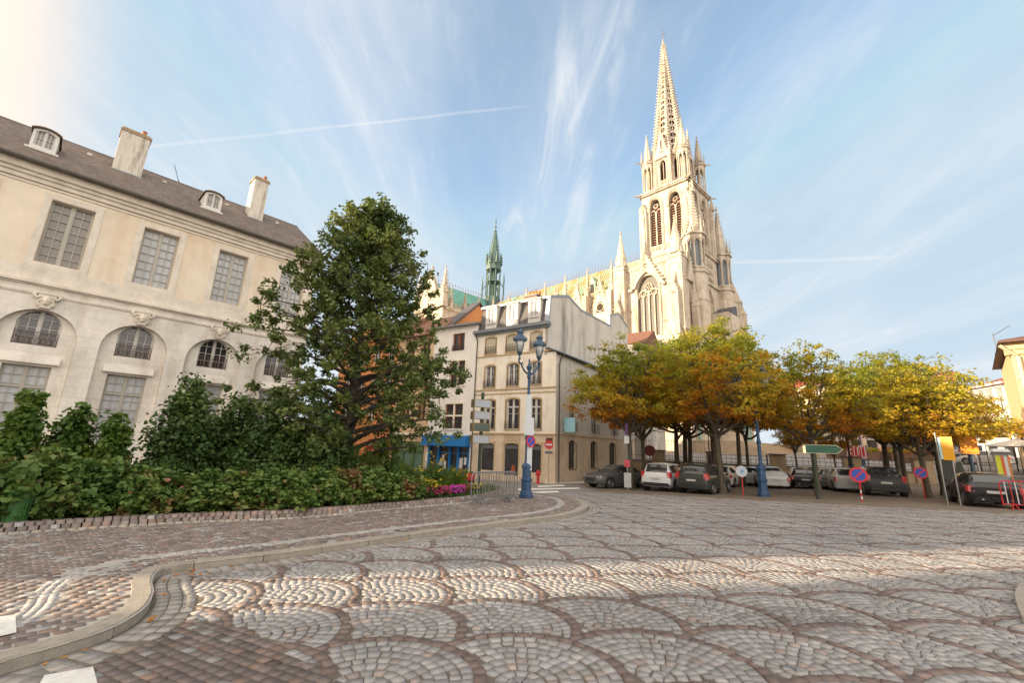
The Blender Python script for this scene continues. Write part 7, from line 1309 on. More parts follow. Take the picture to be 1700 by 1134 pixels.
car('suv', 'dark green-grey tall estate with chrome roof rails beside the white car', cpos(1168, 29.2), 42, mat('dark_green_grey', (.040, .044, .040), .3, metal=.0, var=.04, coat=.3), (1.0, .97, .95), rails=True)
car('estate', 'pale silver estate half hidden behind a tree trunk right of the dark estate', cpos(1204, 37.5), 40, cream_p)
car('hatch', 'pale hatchback mostly hidden behind the blue lamp post tree row', cpos(1243, 41.5), 30, silver)
car('bubble', 'white rounded car with red lamps directly behind the blue lamp post', cpos(1276, 38.5), 20, white_p)
car('hatch', 'black small hatchback in the row, right of the white rounded car', cpos(1325, 40), 24, black)
car('estate', 'dark grey car squeezed behind the silver one, left of it', cpos(1366, 40.5), 24, graph, (1, .95, .93))
car('estate', 'silver estate parked between the green arrow sign and the dark people carrier', cpos(1394, 38.2), 25, silver)
car('suv', 'dark grey people carrier with tall red lamps in front of a stone pillar', cpos(1452, 35.5), 30, grey_p, (1, 1, .98))
car('hatch', 'small black car with big red lamps parked nearest the right edge', cpos(1617, 30.8), 33, black, (.98, 1.06, 1.03), big_lamps=True)
c1_ = car('hatch', 'silver hatchback driving up the street beyond the small black car', cpos(1634, 70), -30, silver, (1.05, 1.05, 1.05)); c1_['group'] = 'cars on the street beyond the square'
c2_ = car('suv', 'light grey car farther up the street behind the yellow sign', cpos(1577, 84), 40, silver); c2_['group'] = 'cars on the street beyond the square'
# ================================================================== WALL, RAILINGS, LAMPS, SIGNS, BARRIERS
wst = mat('retaining_stone', (0.34, 0.25, 0.155), .88, var=.2, scale=1.5, bump=.35, bscale=14, stain_tint=dict(col=(.12, .09, .06), s=(1, 1, .4), scale=1.2, lo=.5, hi=.75, amt=.6))
capm = mat('dark_coping', (.085, .065, .05), .85, var=.2, scale=3)
WA = math.atan2(WD[1], WD[0]); wal = thing('retaining_wall', 'low stone wall with square capped pillars and iron railings behind the parked cars', 'wall', (P1[0], P1[1], 0), WA)
def s_of(px):
    a = ray(px, 760); n_ = np.array([a[1], -a[0]]); return -(P1 @ n_) / (WD @ n_)
ps = [s_of(1093), s_of(1184), s_of(1291), s_of(1414), s_of(1531)]
m = MB(); m.box(-1.5, ps[-1] + .4, 0, .45, -1.6, .78); m.build('wall', wst, wal); m = MB(); m.box(-1.5, ps[-1] + .4, -.05, .5, .78, .88); m.build('coping', capm, wal)
for p in ps: m = MB(); m.box(p - .62, p + .62, -.12, .62, -1.6, 1.84); o = m.build('pillar', wst, wal); m = MB(); m.box(p - .70, p + .70, -.2, .70, 1.84, 1.95); m.build('cap', capm, o)
edges = [-1.5] + ps
for i, (a, b) in enumerate(zip(edges, edges[1:])):
    a, b = (a + .62 if i else a), b - .62; m = MB(); hgt = 1.75 if i != 1 and i != 0 else 2.9
    for zz in (1.0, 1.35, hgt - .08): m.box(a, b, .2, .24, zz, zz + .035)
    x = a + .1; st__ = .42 if i > 1 else .20
    while x < b: m.box(x - .012, x + .012, .208, .232, .88, hgt + (.12 if i < 2 else 0)); x += st__
    m.build('railing', railm, wal)
m = MB(); m.x = Matrix.Translation((ps[-1] + .45, .2, 0)); [m.box(.0, 3.2, -.02, .02, z, z + .035) for z in (-.1, .5, 1.1, 1.6)]; [m.box(x, x + .025, -.012, .012, -.4, 1.6) for x in np.arange(0, 3.2, .4)]; m.x = Matrix.Identity(4); m.build('railing', railm, wal)
for i, x in enumerate((ps[3] - 6.2, ps[3] - 5.6, ps[3] - 4.9, ps[3] - 2.2, ps[3] + 2.8, ps[3] + 4.0)):   # black bollards on the upper square
    p = P1 + WD * x + WN * 2.2; z = float(G(*p)); m = MB(); m.lathe([(.09, 0), (.09, .12), (.06, .16), (.055, .8), (.08, .84), (.07, .95), (.02, 1.0)], 10); o = tag(m.build('bollard', railm), 'black iron bollard on the upper square just behind the railings', 'bollard', 'bollards behind the railings'); o.location = (p[0], p[1], z)
# ------- lamp posts
bluep = mat('lamp_blue', (0.030, 0.072, 0.15), .45, metal=.3, var=.15, scale=4, bump=.1); bluel = mat('lamp_blue_grey', (.055, .095, .15), .5, metal=.3, var=.15, scale=4); lglass = mat('lantern_glass', (.36, .38, .38), .15, var=.08, spec=.8)
def lantern(root, x, y, z, s=1.0):
    m = MB(); c = (x, y)
    m.lathe([(.02 * s, z - .30 * s), (.05 * s, z - .26 * s), (.03 * s, z - .18 * s), (.09 * s, z - .08 * s), (.13 * s, z)], 8, c)
    m.lathe([(.27 * s, z + .52 * s), (.31 * s, z + .54 * s), (.31 * s, z + .60 * s), (.22 * s, z + .74 * s), (.13 * s, z + .82 * s), (.13 * s, z + .88 * s), (.17 * s, z + .92 * s), (.10 * s, z + .97 * s), (.05 * s, z + 1.06 * s), (.02 * s, z + 1.12 * s)], 8, c)
    for k in range(8): a = k * math.pi / 4; m.lathe([(.018 * s, z + .60 * s), (.03 * s, z + .66 * s), (.0, z + .72 * s)], 5, (x + .30 * s * math.cos(a), y + .30 * s * math.sin(a)))
    for k in range(6): a = k * math.pi / 4 + .2; m.lathe([(.012 * s, z + .9 * s), (.02 * s, z + .97 * s), (0, z + 1.03 * s)], 5, (x + .14 * s * math.cos(a * 1.33), y + .14 * s * math.sin(a * 1.33)))
    for k in range(4):
        a = k * math.pi / 2 + .78; m.tube([(x + .13 * s * math.cos(a), y + .13 * s * math.sin(a), z), (x + .2 * s * math.cos(a), y + .2 * s * math.sin(a), z + .2 * s), (x + .25 * s * math.cos(a), y + .25 * s * math.sin(a), z + .53 * s)], .014 * s, 5)
    o = m.build('lantern', bluel, root); g = MB(); g.lathe([(.05 * s, z + .01 * s), (.13 * s, z + .06 * s), (.19 * s, z + .3 * s), (.22 * s, z + .53 * s)], 16, c); g.build('globe', lglass, o, smooth=True); return o
def lamppost(label, loc, h, ped, arms, name='lamp_post', s=1.0, mt=None):
    t = thing(name, label, 'street lamp', loc); mt = mt or bluep; m = MB(); m.lathe([(.30 * s, 0), (.30 * s, .14), (.26 * s, .16), (.25 * s, .24), (.215 * s, .30), (.20 * s, ped * .52), (.24 * s, ped * .55), (.24 * s, ped * .60), (.19 * s, ped * .63), (.18 * s, ped * .95), (.23 * s, ped * .97), (.23 * s, ped * 1.02), (.10 * s, ped * 1.16)], 8); m.build('pedestal', mt, t)
    m = MB(); m.lathe([(.10 * s, ped * 1.15), (.085 * s, ped * 1.2), (.085 * s, ped * 1.9), (.11 * s, ped * 1.93), (.11 * s, ped * 1.99), (.075 * s, ped * 2.02), (.055 * s, h * .93), (.09 * s, h * .945), (.09 * s, h * .965), (.05 * s, h * .98), (.05 * s, h)], 12); m.build('shaft', mt, t, smooth=False)
    return t
L1 = gp(873, 832); z1 = float(PLANE(L1.x, L1.y)) + SW_H; lp1 = lamppost('ornate blue lamp post with two crowned lanterns at the corner of the pavement', (L1.x, L1.y, z1), 5.5, 1.28, 2)
m = MB(); m.lathe([(.05, 5.5), (.10, 5.55), (.13, 5.68), (.06, 5.78), (.03, 5.9), (.045, 5.95), (.01, 6.08)], 10)
ad = Vector((.70, .70)).normalized()
ld = []
for s_ in (-1, 1):
    e = ad * (s_ * .66); m.tube([(0, 0, 5.45), (e.x * .25, e.y * .25, 5.36), (e.x * .55, e.y * .55, 5.48), (e.x * .85, e.y * .85, 5.75), (e.x * 1.02, e.y * 1.02, 5.78), (e.x * 1.06, e.y * 1.06, 5.88), (e.x, e.y, 5.98)], [.05, .045, .04, .04, .04, .035, .04], 7); m.tube([(e.x * .9, e.y * .9, 5.72), (e.x * .72, e.y * .72, 5.82), (e.x * .62, e.y * .62, 5.72)], .022, 5); m.lathe([(.02, 5.90), (.06, 5.94), (.03, 6.0), (.02, 6.04)], 8, (e.x, e.y)); ld.append(e)
m.build('arms', bluep, lp1)
for e in ld: lantern(lp1, e.x, e.y, 6.24, 1.0)
# things fixed on the lamp post
def board(name, label, cat, loc, rz, w, h, m_, d=.02, round_=False, back=None):
    t = MB(); t.box(-w / 2, w / 2, -d / 2, d / 2, 0, h); o = t.build(name, m_); o.location = loc; o.rotation_euler = (0, 0, rz); tag(o, label, cat); return o
pw_ = mat('blank_poster', (.50, .53, .56), .6, var=.05); face = math.atan2(-L1.y, -L1.x) + math.pi / 2
fx, fy = 0.02, -.115
board('notice', 'white blank notice strip highest on the ornate lamp post', 'notice', (L1.x + fx, L1.y + fy, z1 + 3.35), .1, .24, 1.05, pw_, .012)
board('notice_board', 'pale blank panel fixed on the ornate lamp post above the round sign', 'notice', (L1.x + .06, L1.y + fy - .02, z1 + 2.62), .1, .42, .76, pw_, .02)
board('notice', 'long white banner low on the ornate lamp post under the round sign', 'notice', (L1.x + .10, L1.y + fy, z1 + 1.15), .1, .22, 1.05, pw_, .012)
sg_red = mat('sign_red', (.50, .015, .02), .4, var=.04); sg_blue = mat('sign_blue', (.02, .06, .36), .4, var=.04); sg_white = mat('sign_white', (.62, .62, .62), .5, var=.05); polem = mat('galvanised', (.30, .30, .30), .45, metal=.6, var=.1)
def disc(root, name, c, r, y, m_, th=.006, a0=0, a1=6.2832, r0=0.0):
    q = MB(); A_n = np.linspace(a0, a1, 33); o_ = [(c[0] + r * math.cos(a), c[1] + r * math.sin(a)) for a in A_n[:-1]]
    if r0: q.wall(o_, [[(c[0] + r0 * math.cos(a), c[1] + r0 * math.sin(a)) for a in A_n[:-1]]], y, 0); q.wall(o_, [[(c[0] + r0 * math.cos(a), c[1] + r0 * math.sin(a)) for a in A_n[:-1]]], y + th, 0)
    else: q.slab(o_, y, y + th)
    return q.build(name, m_, root)
def roundsign(label, loc, rz, z, r, kind, pole=None, pole_h=None, striped=False, name='road_sign'):
    t = thing(name, label, 'road sign', loc, rz)
    if kind == 'noentry': disc(t, 'disc', (0, z), r, -.03, sg_red, .012); q = MB(); q.box(-r * .72, r * .72, -.036, -.031, z - r * .17, z + r * .17); q.build('bar', sg_white, t)
    elif kind == 'nopark': disc(t, 'disc', (0, z), r * .8, -.028, sg_blue, .01); disc(t, 'rim', (0, z), r, -.034, sg_red, .006, r0=r * .76); q = MB(); q.x = Matrix.Translation((0, 0, z)) @ Matrix.Rotation(rad(-45), 4, 'Y') @ Matrix.Translation((0, 0, 0)); q.box(-r * .78, r * .78, -.036, -.03, -r * .09, r * .09); q.build('slash', sg_red, t)
    elif kind == 'back': disc(t, 'disc', (0, z), r, -.03, mat('sign_back', (.42, .45, .50), .5), .012); q = MB(); q.box(-r * .2, r * .35, -.036, -.031, z - r * .3, z + r * .3); q.build('sticker', mat('sticker_blue', (.12, .28, .5), .5), t)
    if pole:
        n = 9 if striped else 1
        for k in range(n): q = MB(); z0, z1_ = k * (z / n), (k + 1) * (z / n) + (0 if k < n - 1 else r * .5); q.tube([(0, .0, z0), (0, .0, z1_)], .022 if not striped else .032, 8); q.build('pole', (sg_red if k % 2 == 0 or k > 4 else sg_white) if striped else pole, t)
    return t
def facing(px, d): p = on_g(px, d); return p, math.atan2(p.y, p.x) - math.pi / 2
p_, rz_ = facing(878, 19.5); roundsign('round blue no-parking sign with red rim halfway up the ornate lamp post', (L1.x + .13, L1.y - .12, z1), rz_ + rad(40), 2.36, .26, 'nopark')
p, rz = facing(911, 33.0); t_ = roundsign('round red no-entry sign on a thin pole at the corner of the cream house', (p.x, p.y, p.z), rz, 2.75, .32, 'noentry', polem); q = MB(); q.box(-.28, .28, -.03, -.01, 2.1, 2.28); q.build('plate', mat('plate_dark', (.12, .12, .13), .5), t_)
p = at(617, 738, 26); t_ = roundsign('round red no-entry sign glimpsed under the right boughs of the oak', (p.x, p.y, float(G(p.x, p.y))), math.atan2(p.y, p.x) - math.pi / 2, p.z - float(G(p.x, p.y)), .30, 'noentry', polem)
p, rz = facing(1229, 26.9); roundsign('pale round sign back on a thin red post left of the blue lamp post', (p.x, p.y, p.z), rz, 1.28, .28, 'back', sg_red)
p, rz = facing(1421, 27.6); roundsign('round no-parking sign on a red and white striped post before the silver estate', (p.x, p.y, p.z), rz, 1.25, .36, 'nopark', sg_red, striped=True)
p, rz = facing(1524, 32.8); roundsign('small round no-parking sign on a red post beside the golden tree trunk', (p.x, p.y, p.z), rz, 1.35, .30, 'nopark', sg_red)
p, rz = facing(1079, 37.0); t_ = thing('road_sign', 'dark red round sign between the tree trunks above the white car', 'road sign', (p.x, p.y, p.z), rz); disc(t_, 'disc', (0, 2.5), .42, -.03, mat('dull_red', (.14, .01, .012), .6), .012); q = MB(); q.tube([(0, 0, 0), (0, 0, 2.6)], .03, 6); q.build('pole', railm, t_)
# sign cluster on a post by the leftmost tree
p, rz = facing(1041, 28.7); t_ = thing('sign_post', 'grey post with a purple sign, red notice and white box beside the leftmost autumn tree', 'sign post', (p.x, p.y, p.z), rz)
q = MB(); q.tube([(0, 0, 0), (0, 0, 4.0)], .035, 8); q.build('pole', polem, t_)
for z0, z1_, w_, m_, nm in ((3.3, 3.95, .18, mat('purple_sign', (.12, .03, .16), .5), 'sign'), (2.75, 3.2, .30, sg_white, 'sign'), (1.35, 1.75, .34, mat('red_notice', (.5, .05, .08), .5, var=.3, scale=9), 'notice'), (.15, 1.0, .42, mat('pale_box', (.40, .41, .42), .6), 'cabinet')): q = MB(); q.box(-w_ / 2, w_ / 2, -.06, -.04 if z0 > 1 else .2, z0, z1_); q.build(nm, m_, t_)
# four blank direction boards
Dp = at(795, 790, 20.6); Dz = float(PLANE(Dp.x, Dp.y)); t_ = thing('direction_sign', 'dark green post carrying a stack of four blank box-shaped direction boards', 'sign', (Dp.x, Dp.y, Dz), 0)
gold = mat('brass_edge', (.24, .17, .05), .45, metal=.4, var=.15); dgreen = mat('dark_green_paint', (.018, .045, .028), .45, var=.1); gface = mat('board_face', (.36, .39, .44), .5, var=.06); dface = mat('board_face_dark', (.07, .09, .08), .5)
q = MB(); q.tube([(0, 0, 0), (0, 0, 4.7)], .075, 10); q.build('post', dgreen, t_)
for i, zz in enumerate((4.18, 3.64, 3.10, 2.56)):
    q = MB(); q.x = Matrix.Rotation(rad(30), 4, 'Z'); q.box(-.50, .36, -.16, -.09, zz - .19, zz + .19); o = q.build('board', gold, t_); q = MB(); q.x = Matrix.Rotation(rad(30), 4, 'Z'); q.box(-.46, .33, -.175, -.161, zz - .16, zz + .16)
    o2_ = q.build('board_face', dface if i == 2 else gface, o); q = MB(); q.x = Matrix.Rotation(rad(30), 4, 'Z'); q.box(-.51, -.43, -.16, .16, zz - .19, zz + .17); q.build('board_end', gold, o)
bpy.context.view_layer.update()
# second and further lamps
L2 = gp(1268, 825); z2 = float(G(L2.x, L2.y)); lp2 = lamppost('tall blue lamp post with wide dark lantern rising into the trees by the arrow sign', (L2.x, L2.y, z2), 5.0, 1.45, 1, s=1.08)
q = MB(); e = Vector((.45, -.1)); q.tube([(0, 0, 4.95), (-.5, .1, 5.1), (-.75, .1, 5.35)], .035, 6); q.tube([(0, 0, 4.95), (.3, -.1, 5.05), (.55, -.15, 5.4), (.55, -.15, 5.55)], .035, 6); q.build('arms', bluep, lp2); lantern(lp2, .55, -.15, 5.78, 1.1); lantern(lp2, -.75, .1, 5.5, 1.0)
def simplelamp(px, d, ty, lab, dz=0.0, s=1.0, mt=None):
    p = on_g(px, d, dz); top = at(px, ty, d).z - p.z; t = lamppost(lab, (p.x, p.y, p.z), top - 1.0, min(1.2, top * .25), 1, s=s, mt=mt); q = MB(); q.tube([(0, 0, top - 1.02), (.25, 0, top - .95), (.4, 0, top - .7)], .03, 6); q.build('arm', mt or bluep, t); lantern(t, .4, 0, top - .45, .9)
simplelamp(1611, 36.5, 672, 'blue lamp post leaning into view between the two yellow signs', 0, 1.0, bluel)
simplelamp(1411, 44.6, 650, 'dark lamp standing on the stone pillar behind the silver estate', 1.0, .8, railm)
simplelamp(1432, 52, 655, 'slim blue lamp post beyond the railings beside the striped banner', 0, .8)
simplelamp(1178, 45, 690, 'dark slim lamp standing on the second stone pillar', 1.0, .6, railm)
# green arrow board
p, rz = facing(1351, 28.0); t_ = thing('arrow_sign', 'blank dark green arrow board pointing right on a short post', 'sign', (p.x, p.y, p.z), rz)
q = MB(); q.tube([(.0, 0, 0), (.0, 0, 2.55)], .045, 8); q.build('post', dgreen, t_); zc = 2.47; al = .30
ar = [(-.32, zc - .22), (1.0, zc - .22), (1.27, zc), (1.0, zc + .22), (-.32, zc + .22)]; q = MB(); q.slab(ar, -.09, -.05); q.build('board', mat('pale_edge', (.42, .38, .26), .5), t_)
q = MB(); q.slab([(-.29, zc - .19), (.99, zc - .19), (1.22, zc), (.99, zc + .19), (-.29, zc + .19)], -.096, -.091); q.build('arrow_face', mat('sign_green', (.012, .085, .05), .4), t_)
for zz in (zc + .26, zc - .42): q = MB(); q.box(.12, .22, -.05, .05, zz, zz + .16); q.build('bracket', gold, t_)
q = MB(); q.cone((0, 0), .16, .1, 0, .25, 6); q.build('foot', railm, t_)
# two yellow signs
yell = mat('yellow_sign', (.70, .33, .01), .45, var=.04); 
p, rz = facing(1570, 29.0); t_ = thing('yellow_sign', 'blank yellow panel on two thin posts, with pale edge, left of the black car', 'sign', (p.x, p.y, p.z), rz)
q = MB(); q.tube([(-.22, 0, 0), (-.22, 0, 3.25)], .03, 8); q.build('post', polem, t_); q = MB(); q.tube([(.20, 0, 0), (.20, 0, 3.0)], .03, 8); q.build('post', polem, t_)
q = MB(); q.x = Matrix.Rotation(rad(-12), 4, 'Z'); q.box(-.06, .34, -.08, -.05, 2.0, 3.05); q.build('panel', yell, t_); q = MB(); q.x = Matrix.Rotation(rad(-12), 4, 'Z'); q.box(-.15, -.065, -.09, -.05, 2.03, 3.02); q.build('side_panel', mat('pale_blue_panel', (.40, .58, .62), .5), t_)
p, rz = facing(1621, 33.5); t_ = thing('yellow_sign', 'square orange-yellow panel on one post, above the roof of the black car', 'sign', (p.x, p.y, p.z), rz)
q = MB(); q.tube([(0, 0, 0), (0, 0, 2.8)], .04, 8); q.build('post', polem, t_); q = MB(); q.box(-.52, .14, -.09, -.05, 2.35, 3.25); q.build('panel', mat('orange_sign', (.68, .24, .005), .45, var=.04), t_)
# crowd barriers
def barrier(label, loc, rz, Lb, Hb, n, m1, m2=None, feet=True):
    t = thing('crowd_barrier', label, 'barrier', loc, rz); q = MB(); r = .024; c = .16
    q.tube([(-Lb / 2, 0, .15), (-Lb / 2, 0, Hb - c), (-Lb / 2 + c * .3, 0, Hb - c * .3), (-Lb / 2 + c, 0, Hb), (Lb / 2 - c, 0, Hb), (Lb / 2 - c * .3, 0, Hb - c * .3), (Lb / 2, 0, Hb - c), (Lb / 2, 0, .15)], r, 8); q.tube([(-Lb / 2, 0, .22), (Lb / 2, 0, .22)], r * .9, 6); q.tube([(-Lb / 2, 0, Hb * .60), (-Lb / 2 + .09, 0, Hb * .60)], .012, 5); q.build('frame', m1, t)
    for k in range(1, n): x = -Lb / 2 + Lb * k / n; q = MB(); q.tube([(x, 0, .22), (x, 0, Hb)], .0135 if not m2 else .018, 5); q.build('bar', (m2 if (m2 and k % 2) else m1), t)
    for s_ in (-1, 1):
        q = MB(); x = s_ * (Lb / 2 - .32); q.tube([(x - .12, -.30, 0), (x - .06, -.06, .17), (x, 0, .22), (x + .06, .06, .17), (x + .12, .30, 0)], .016, 6); q.tube([(x + .10, -.30, 0), (x + .04, -.06, .17), (x, 0, .22), (x - .04, .06, .17), (x - .10, .30, 0)], .016, 6); q.build('foot', m1, t)
    return t
galv = mat('galvanised_steel', (.24, .24, .24), .38, metal=.75, var=.12, scale=6)
a_, b_ = gp(786, 846), gp(856, 840); zb = (float(PLANE(a_.x, a_.y)) + float(PLANE(b_.x, b_.y))) / 2 + SW_H
mid_ = (a_ + b_) / 2; barrier('grey steel crowd barrier standing on the pavement nearer the camera', (mid_.x - .05, mid_.y + .1, zb), math.atan2(b_.y - a_.y, b_.x - a_.x) - rad(6), 2.1, 1.12, 17, galv)
barrier('second grey steel crowd barrier close behind the first, by the flower bed', (mid_.x + .0, mid_.y + .62, zb - .01), math.atan2(b_.y - a_.y, b_.x - a_.x) + rad(3), 2.0, 1.10, 17, galv)
p = on_g(1706, 28.5); barrier('red and white striped crowd barrier cut by the right edge', (p.x, p.y, p.z), rad(-35), 2.0, 1.15, 13, mat('barrier_red', (.45, .015, .015), .4, var=.1), mat('barrier_white', (.60, .58, .58), .5))
p = on_g(1694, 32.5); barrier('grey mesh barrier standing behind the red and white one', (p.x, p.y, p.z), rad(-40), 2.0, 1.3, 22, galv)
p = on_g(1602, 36); o = board('concrete_block', 'grey pointed concrete block behind the roof of the small black car', 'block', (0, 0, 0), 0, .1, .1, polem); bpy.data.objects.remove(o)
for px, w_, h_, lab in ((1574, 1.0, 2.35, 'tall dark wedge-shaped planter board behind the small black car'), (1592, .8, 1.95, 'smaller dark wedge beside the blue lamp base behind the black car')):
    p = on_g(px, 34.5); q = MB(); q.hexa([(-w_ / 2, -.3, 0), (w_ / 2, -.3, 0), (w_ / 2, .3, 0), (-w_ / 2, .3, 0)], [(-w_ * .2, -.1, h_), (w_ * .05, -.1, h_), (w_ * .05, .1, h_), (-w_ * .2, .1, h_)]); o = tag(q.build('wedge_board', mat('dark_board', (.06, .07, .06), .7)), lab, 'board'); o.location = p; o.rotation_euler = (0, 0, rad(-45))
# hydrant, bin, banner, kiosk panels, parasols
p = on_g(894, 33.2); t_ = thing('fire_hydrant', 'red fire hydrant on the pavement before the cream corner house', 'hydrant', p, 0); q = MB(); q.lathe([(.16, 0), (.16, .06), (.10, .1), (.10, .55), (.15, .6), (.16, .75), (.11, .9), (.03, .95)], 12); q.build('body', sg_red, t_); q = MB(); q.tube([(-.2, 0, .62), (.2, 0, .62)], .06, 8); q.build('outlets', sg_red, t_)
p = gp(20, 868); p = at(20, 868, 14.2); zz = bedz(p.x, p.y) - .1; t_ = thing('litter_bin', 'slatted green litter bin among the leaves at the left edge', 'bin', (p.x, p.y, zz), 0); t_.scale = (.82, .82, .9); gb_ = mat('bin_green', (.03, .12, .02), .5, var=.15)
q = MB(); q.lathe([(.22, 0), (.25, .05), (.27, .72), (.29, .76), (.26, .78)], 20); q.build('body', gb_, t_)
for k in range(20): a = k * 6.2832 / 20; q = MB(); q.tube([(.24 * math.cos(a), .24 * math.sin(a), .05), (.28 * math.cos(a), .28 * math.sin(a), .74)], .014, 4); q.build('slat', gb_, t_)
q = MB(); q.lathe([(.30, .76), (.31, .79), (.20, .86), (.02, .88)], 20); q.build('lid', gb_, t_)
p = on_g(771, 31); t_ = thing('scooter', 'small red motor scooter parked before the blue shop', 'scooter', p, rad(160))
q = MB(); q.hexa([(-.8, -.14, .3), (.0, -.16, .25), (.0, .16, .25), (-.8, .14, .3)], [(-.85, -.12, .75), (-.1, -.14, .72), (-.1, .14, .72), (-.85, .12, .75)]); q.hexa([(.35, -.2, .3), (.45, -.2, .3), (.45, .2, .3), (.35, .2, .3)], [(.15, -.12, .95), (.25, -.12, .95), (.25, .12, .95), (.15, .12, .95)]); q.box(-.1, .42, -.15, .15, .24, .3); q.build('body', sg_red, t_)
q = MB(); q.box(-.85, -.15, -.13, .13, .76, .84); q.build('seat', blk, t_); q = MB(); q.tube([(.2, 0, .9), (.15, 0, 1.05)], .02, 6); q.tube([(.12, -.3, 1.05), (.15, 0, 1.05), (.12, .3, 1.05)], .016, 6); q.build('handlebar', blk, t_)
for x in (-.6, .55): q = MB(); q.x = Matrix.Translation((x, 0, .24)) @ Matrix.Rotation(math.pi / 2, 4, 'X'); q.lathe([(.12, -.05), (.24, -.04), (.24, .04), (.12, .05)], 18); q.build('wheel', rubber, t_)
# striped red and white banner with the letters cut by the posts
p, rz = facing(1423, 50.5); t_ = thing('banner', 'small red and white striped banner hanging by the slim blue lamp', 'banner', (p.x, p.y, p.z), rz); q = MB(); q.box(-.75, .75, -.02, .0, 1.0, 2.15); q.build('cloth', sg_white, t_)
for k in range(12): q = MB(); q.box(-.75 + k * .128, -.70 + k * .128, -.012 - .012, -.021, 1.02, 2.12); q.build('stripe', sg_red, t_)
for nm_, bx in (('letter', ((-.62, -.52, 1.2, 1.95), (-.52, -.26, 1.85, 1.95), (-.52, -.26, 1.52, 1.62), (-.52, -.26, 1.2, 1.3), (-.28, -.18, 1.28, 1.54), (-.28, -.18, 1.6, 1.88))), ('letter', ((-.06, .04, 1.28, 1.95), (.24, .34, 1.28, 1.95), (-.02, .30, 1.2, 1.3))), ('letter', ((.46, .56, 1.2, 1.95),))):
    q = MB(); [q.box(a, b, -.045, -.026, c, d) for a, b, c, d in bx]; q.build(nm_, sg_red, t_)
q = MB(); [q.tube([(x, 0, 0), (x, 0, 2.2)], .03, 6) for x in (-.75,)]; q.build('pole', railm, t_); q = MB(); q.tube([(.75, 0, 0), (.75, 0, 2.2)], .03, 6); q.build('pole', railm, t_)
# flower troughs on the upper square
def trough(px, d, w_, m_, lab, dz=0, h=.6):
    p = on_g(px, d, dz); t = thing('flower_trough', lab, 'planter', p, rad(-20)); q = MB(); q.hexa([(-w_ / 2, -.25, 0), (w_ / 2, -.25, 0), (w_ / 2, .25, 0), (-w_ / 2, .25, 0)], [(-w_ / 2 - .05, -.3, h), (w_ / 2 + .05, -.3, h), (w_ / 2 + .05, .3, h), (-w_ / 2 - .05, .3, h)]); q.build('box', mat('trough_brown', (.14, .08, .05), .8), t)
    n = 220; P = np.stack([r_.uniform(-w_ / 2, w_ / 2, n), r_.uniform(-.35, .35, n), h + np.abs(r_.normal(0, .22, n))], -1); V = leaf_quads(P, np.tile([0, 0, 1.], (n, 1)), .11, r_); np_mesh('plants', V.reshape(-1, 3), np.arange(n * 4).reshape(-1, 4), m_, t)['kind'] = 'stuff'
yg = leaf_mat('yellow_green_leaves', [(.3, (.22, .30, .02)), (.7, (.45, .45, .03))], 3, None, .4); og = leaf_mat('orange_flowers', [(.3, (.45, .12, .02)), (.7, (.55, .22, .03))], 3, None, .3)
for px, d, w_, m_, lab in ((1397, 70, 3.0, og, 'trough of orange flowers under the pale awning'), (1421, 68, 2.2, yg, 'trough of bright yellow-green plants left of the slim blue lamp'), (1440, 68, 2.2, yg, 'trough of bright yellow-green plants right of the slim blue lamp'), (1460, 69, 2.4, og, 'trough of dull orange flowers before the pink house'), (1500, 69, 2.4, yg, 'trough of mixed flowers glimpsed between the tree trunks'), (1522, 66, 2.6, og, 'trough of rust flowers behind the golden tree trunk')): trough(px, d, w_, m_, lab, .0, 1.0)
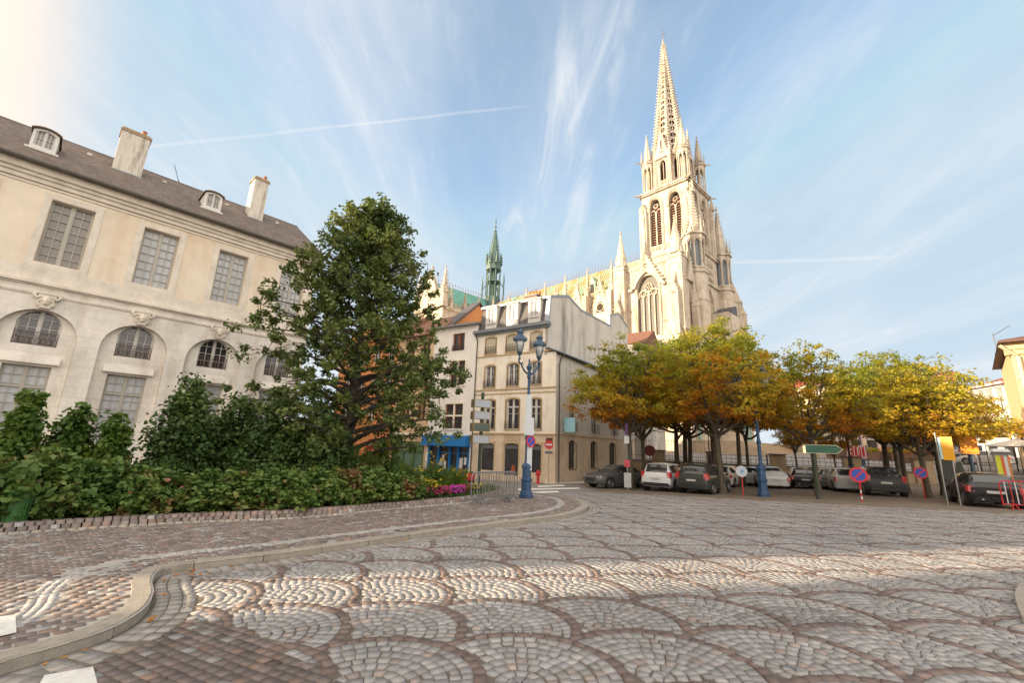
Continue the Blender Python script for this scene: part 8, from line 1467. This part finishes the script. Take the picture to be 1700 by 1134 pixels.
for px, d, zz_, w_, lab in ((1622, 60, 4.3, 5.0, 'long hanging mass of yellow flowers above the orange sign'), (1664, 58, 3.9, 3.0, 'shorter hanging mass of yellow flowers over the kiosk')):
    p = on_g(px, d); t = thing('flower_stand', lab, 'planter', p, rad(-40)); q = MB(); q.box(-w_ / 2, w_ / 2, -.2, .2, zz_ - .35, zz_); q.build('box', mat('trough_brown', (.14, .08, .05), .8), t)
    for x in (-w_ / 2 + .1, w_ / 2 - .1): q = MB(); q.tube([(x, 0, 0), (x, 0, zz_)], .05, 6); q.build('post', railm, t)
    n = 700; P = np.stack([r_.uniform(-w_ / 2 - .3, w_ / 2 + .3, n), r_.uniform(-.5, .5, n), zz_ + r_.normal(0, .3, n)], -1); V = leaf_quads(P, np.tile([0, 0, 1.], (n, 1)), .12, r_); np_mesh('plants', V.reshape(-1, 3), np.arange(n * 4).reshape(-1, 4), yg, t)['kind'] = 'stuff'
p, rz = facing(1661, 53); t = thing('kiosk', 'bright kiosk with a yellow panel and orange and white posters near the right edge', 'kiosk', p, rz + rad(10)); t.scale = (.36, .5, .78); q = MB(); q.box(-.9, 1.3, 0, 1.4, 0, 2.9); q.build('box', mat('kiosk_grey', (.30, .30, .30), .6), t)
for a, b, m_ in ((-.85, -.05, mat('kiosk_yellow', (.60, .62, .03), .5)), (0, .4, mat('kiosk_orange', (.62, .12, .02), .5)), (.45, .95, sg_white), (1.0, 1.28, mat('kiosk_orange2', (.62, .22, .02), .5))): q = MB(); q.box(a, b, -.03, -.001, .15, 2.5); q.build('panel', m_, t)
q = MB(); q.hexa([(-1.2, -.7, 2.9), (1.6, -.7, 2.9), (1.6, 1.6, 2.9), (-1.2, 1.6, 2.9)], [(-.9, -.4, 3.2), (1.3, -.4, 3.2), (1.3, 1.3, 3.2), (-.9, 1.3, 3.2)]); q.build('roof', sg_white, t)
for px, d, R_, hh, m_, lab in ((1694, 56, 1.9, 2.6, canv, 'white parasol at the right edge over the terrace'), (1640, 60, 1.7, 3.1, canv, 'pale parasol left of the kiosk'), (1676, 60, 0.0, 3.0, None, '')):
    if not m_: continue
    p = on_g(px, d); t = thing('parasol', lab, 'parasol', p); q = MB(); q.lathe([(R_, hh - .1), (R_ * .98, hh), (.05, hh + .55)], 8); q.build('canopy', m_, t); q = MB(); q.tube([(0, 0, 0), (0, 0, hh + .6)], .03, 6); q.build('pole', railm, t)
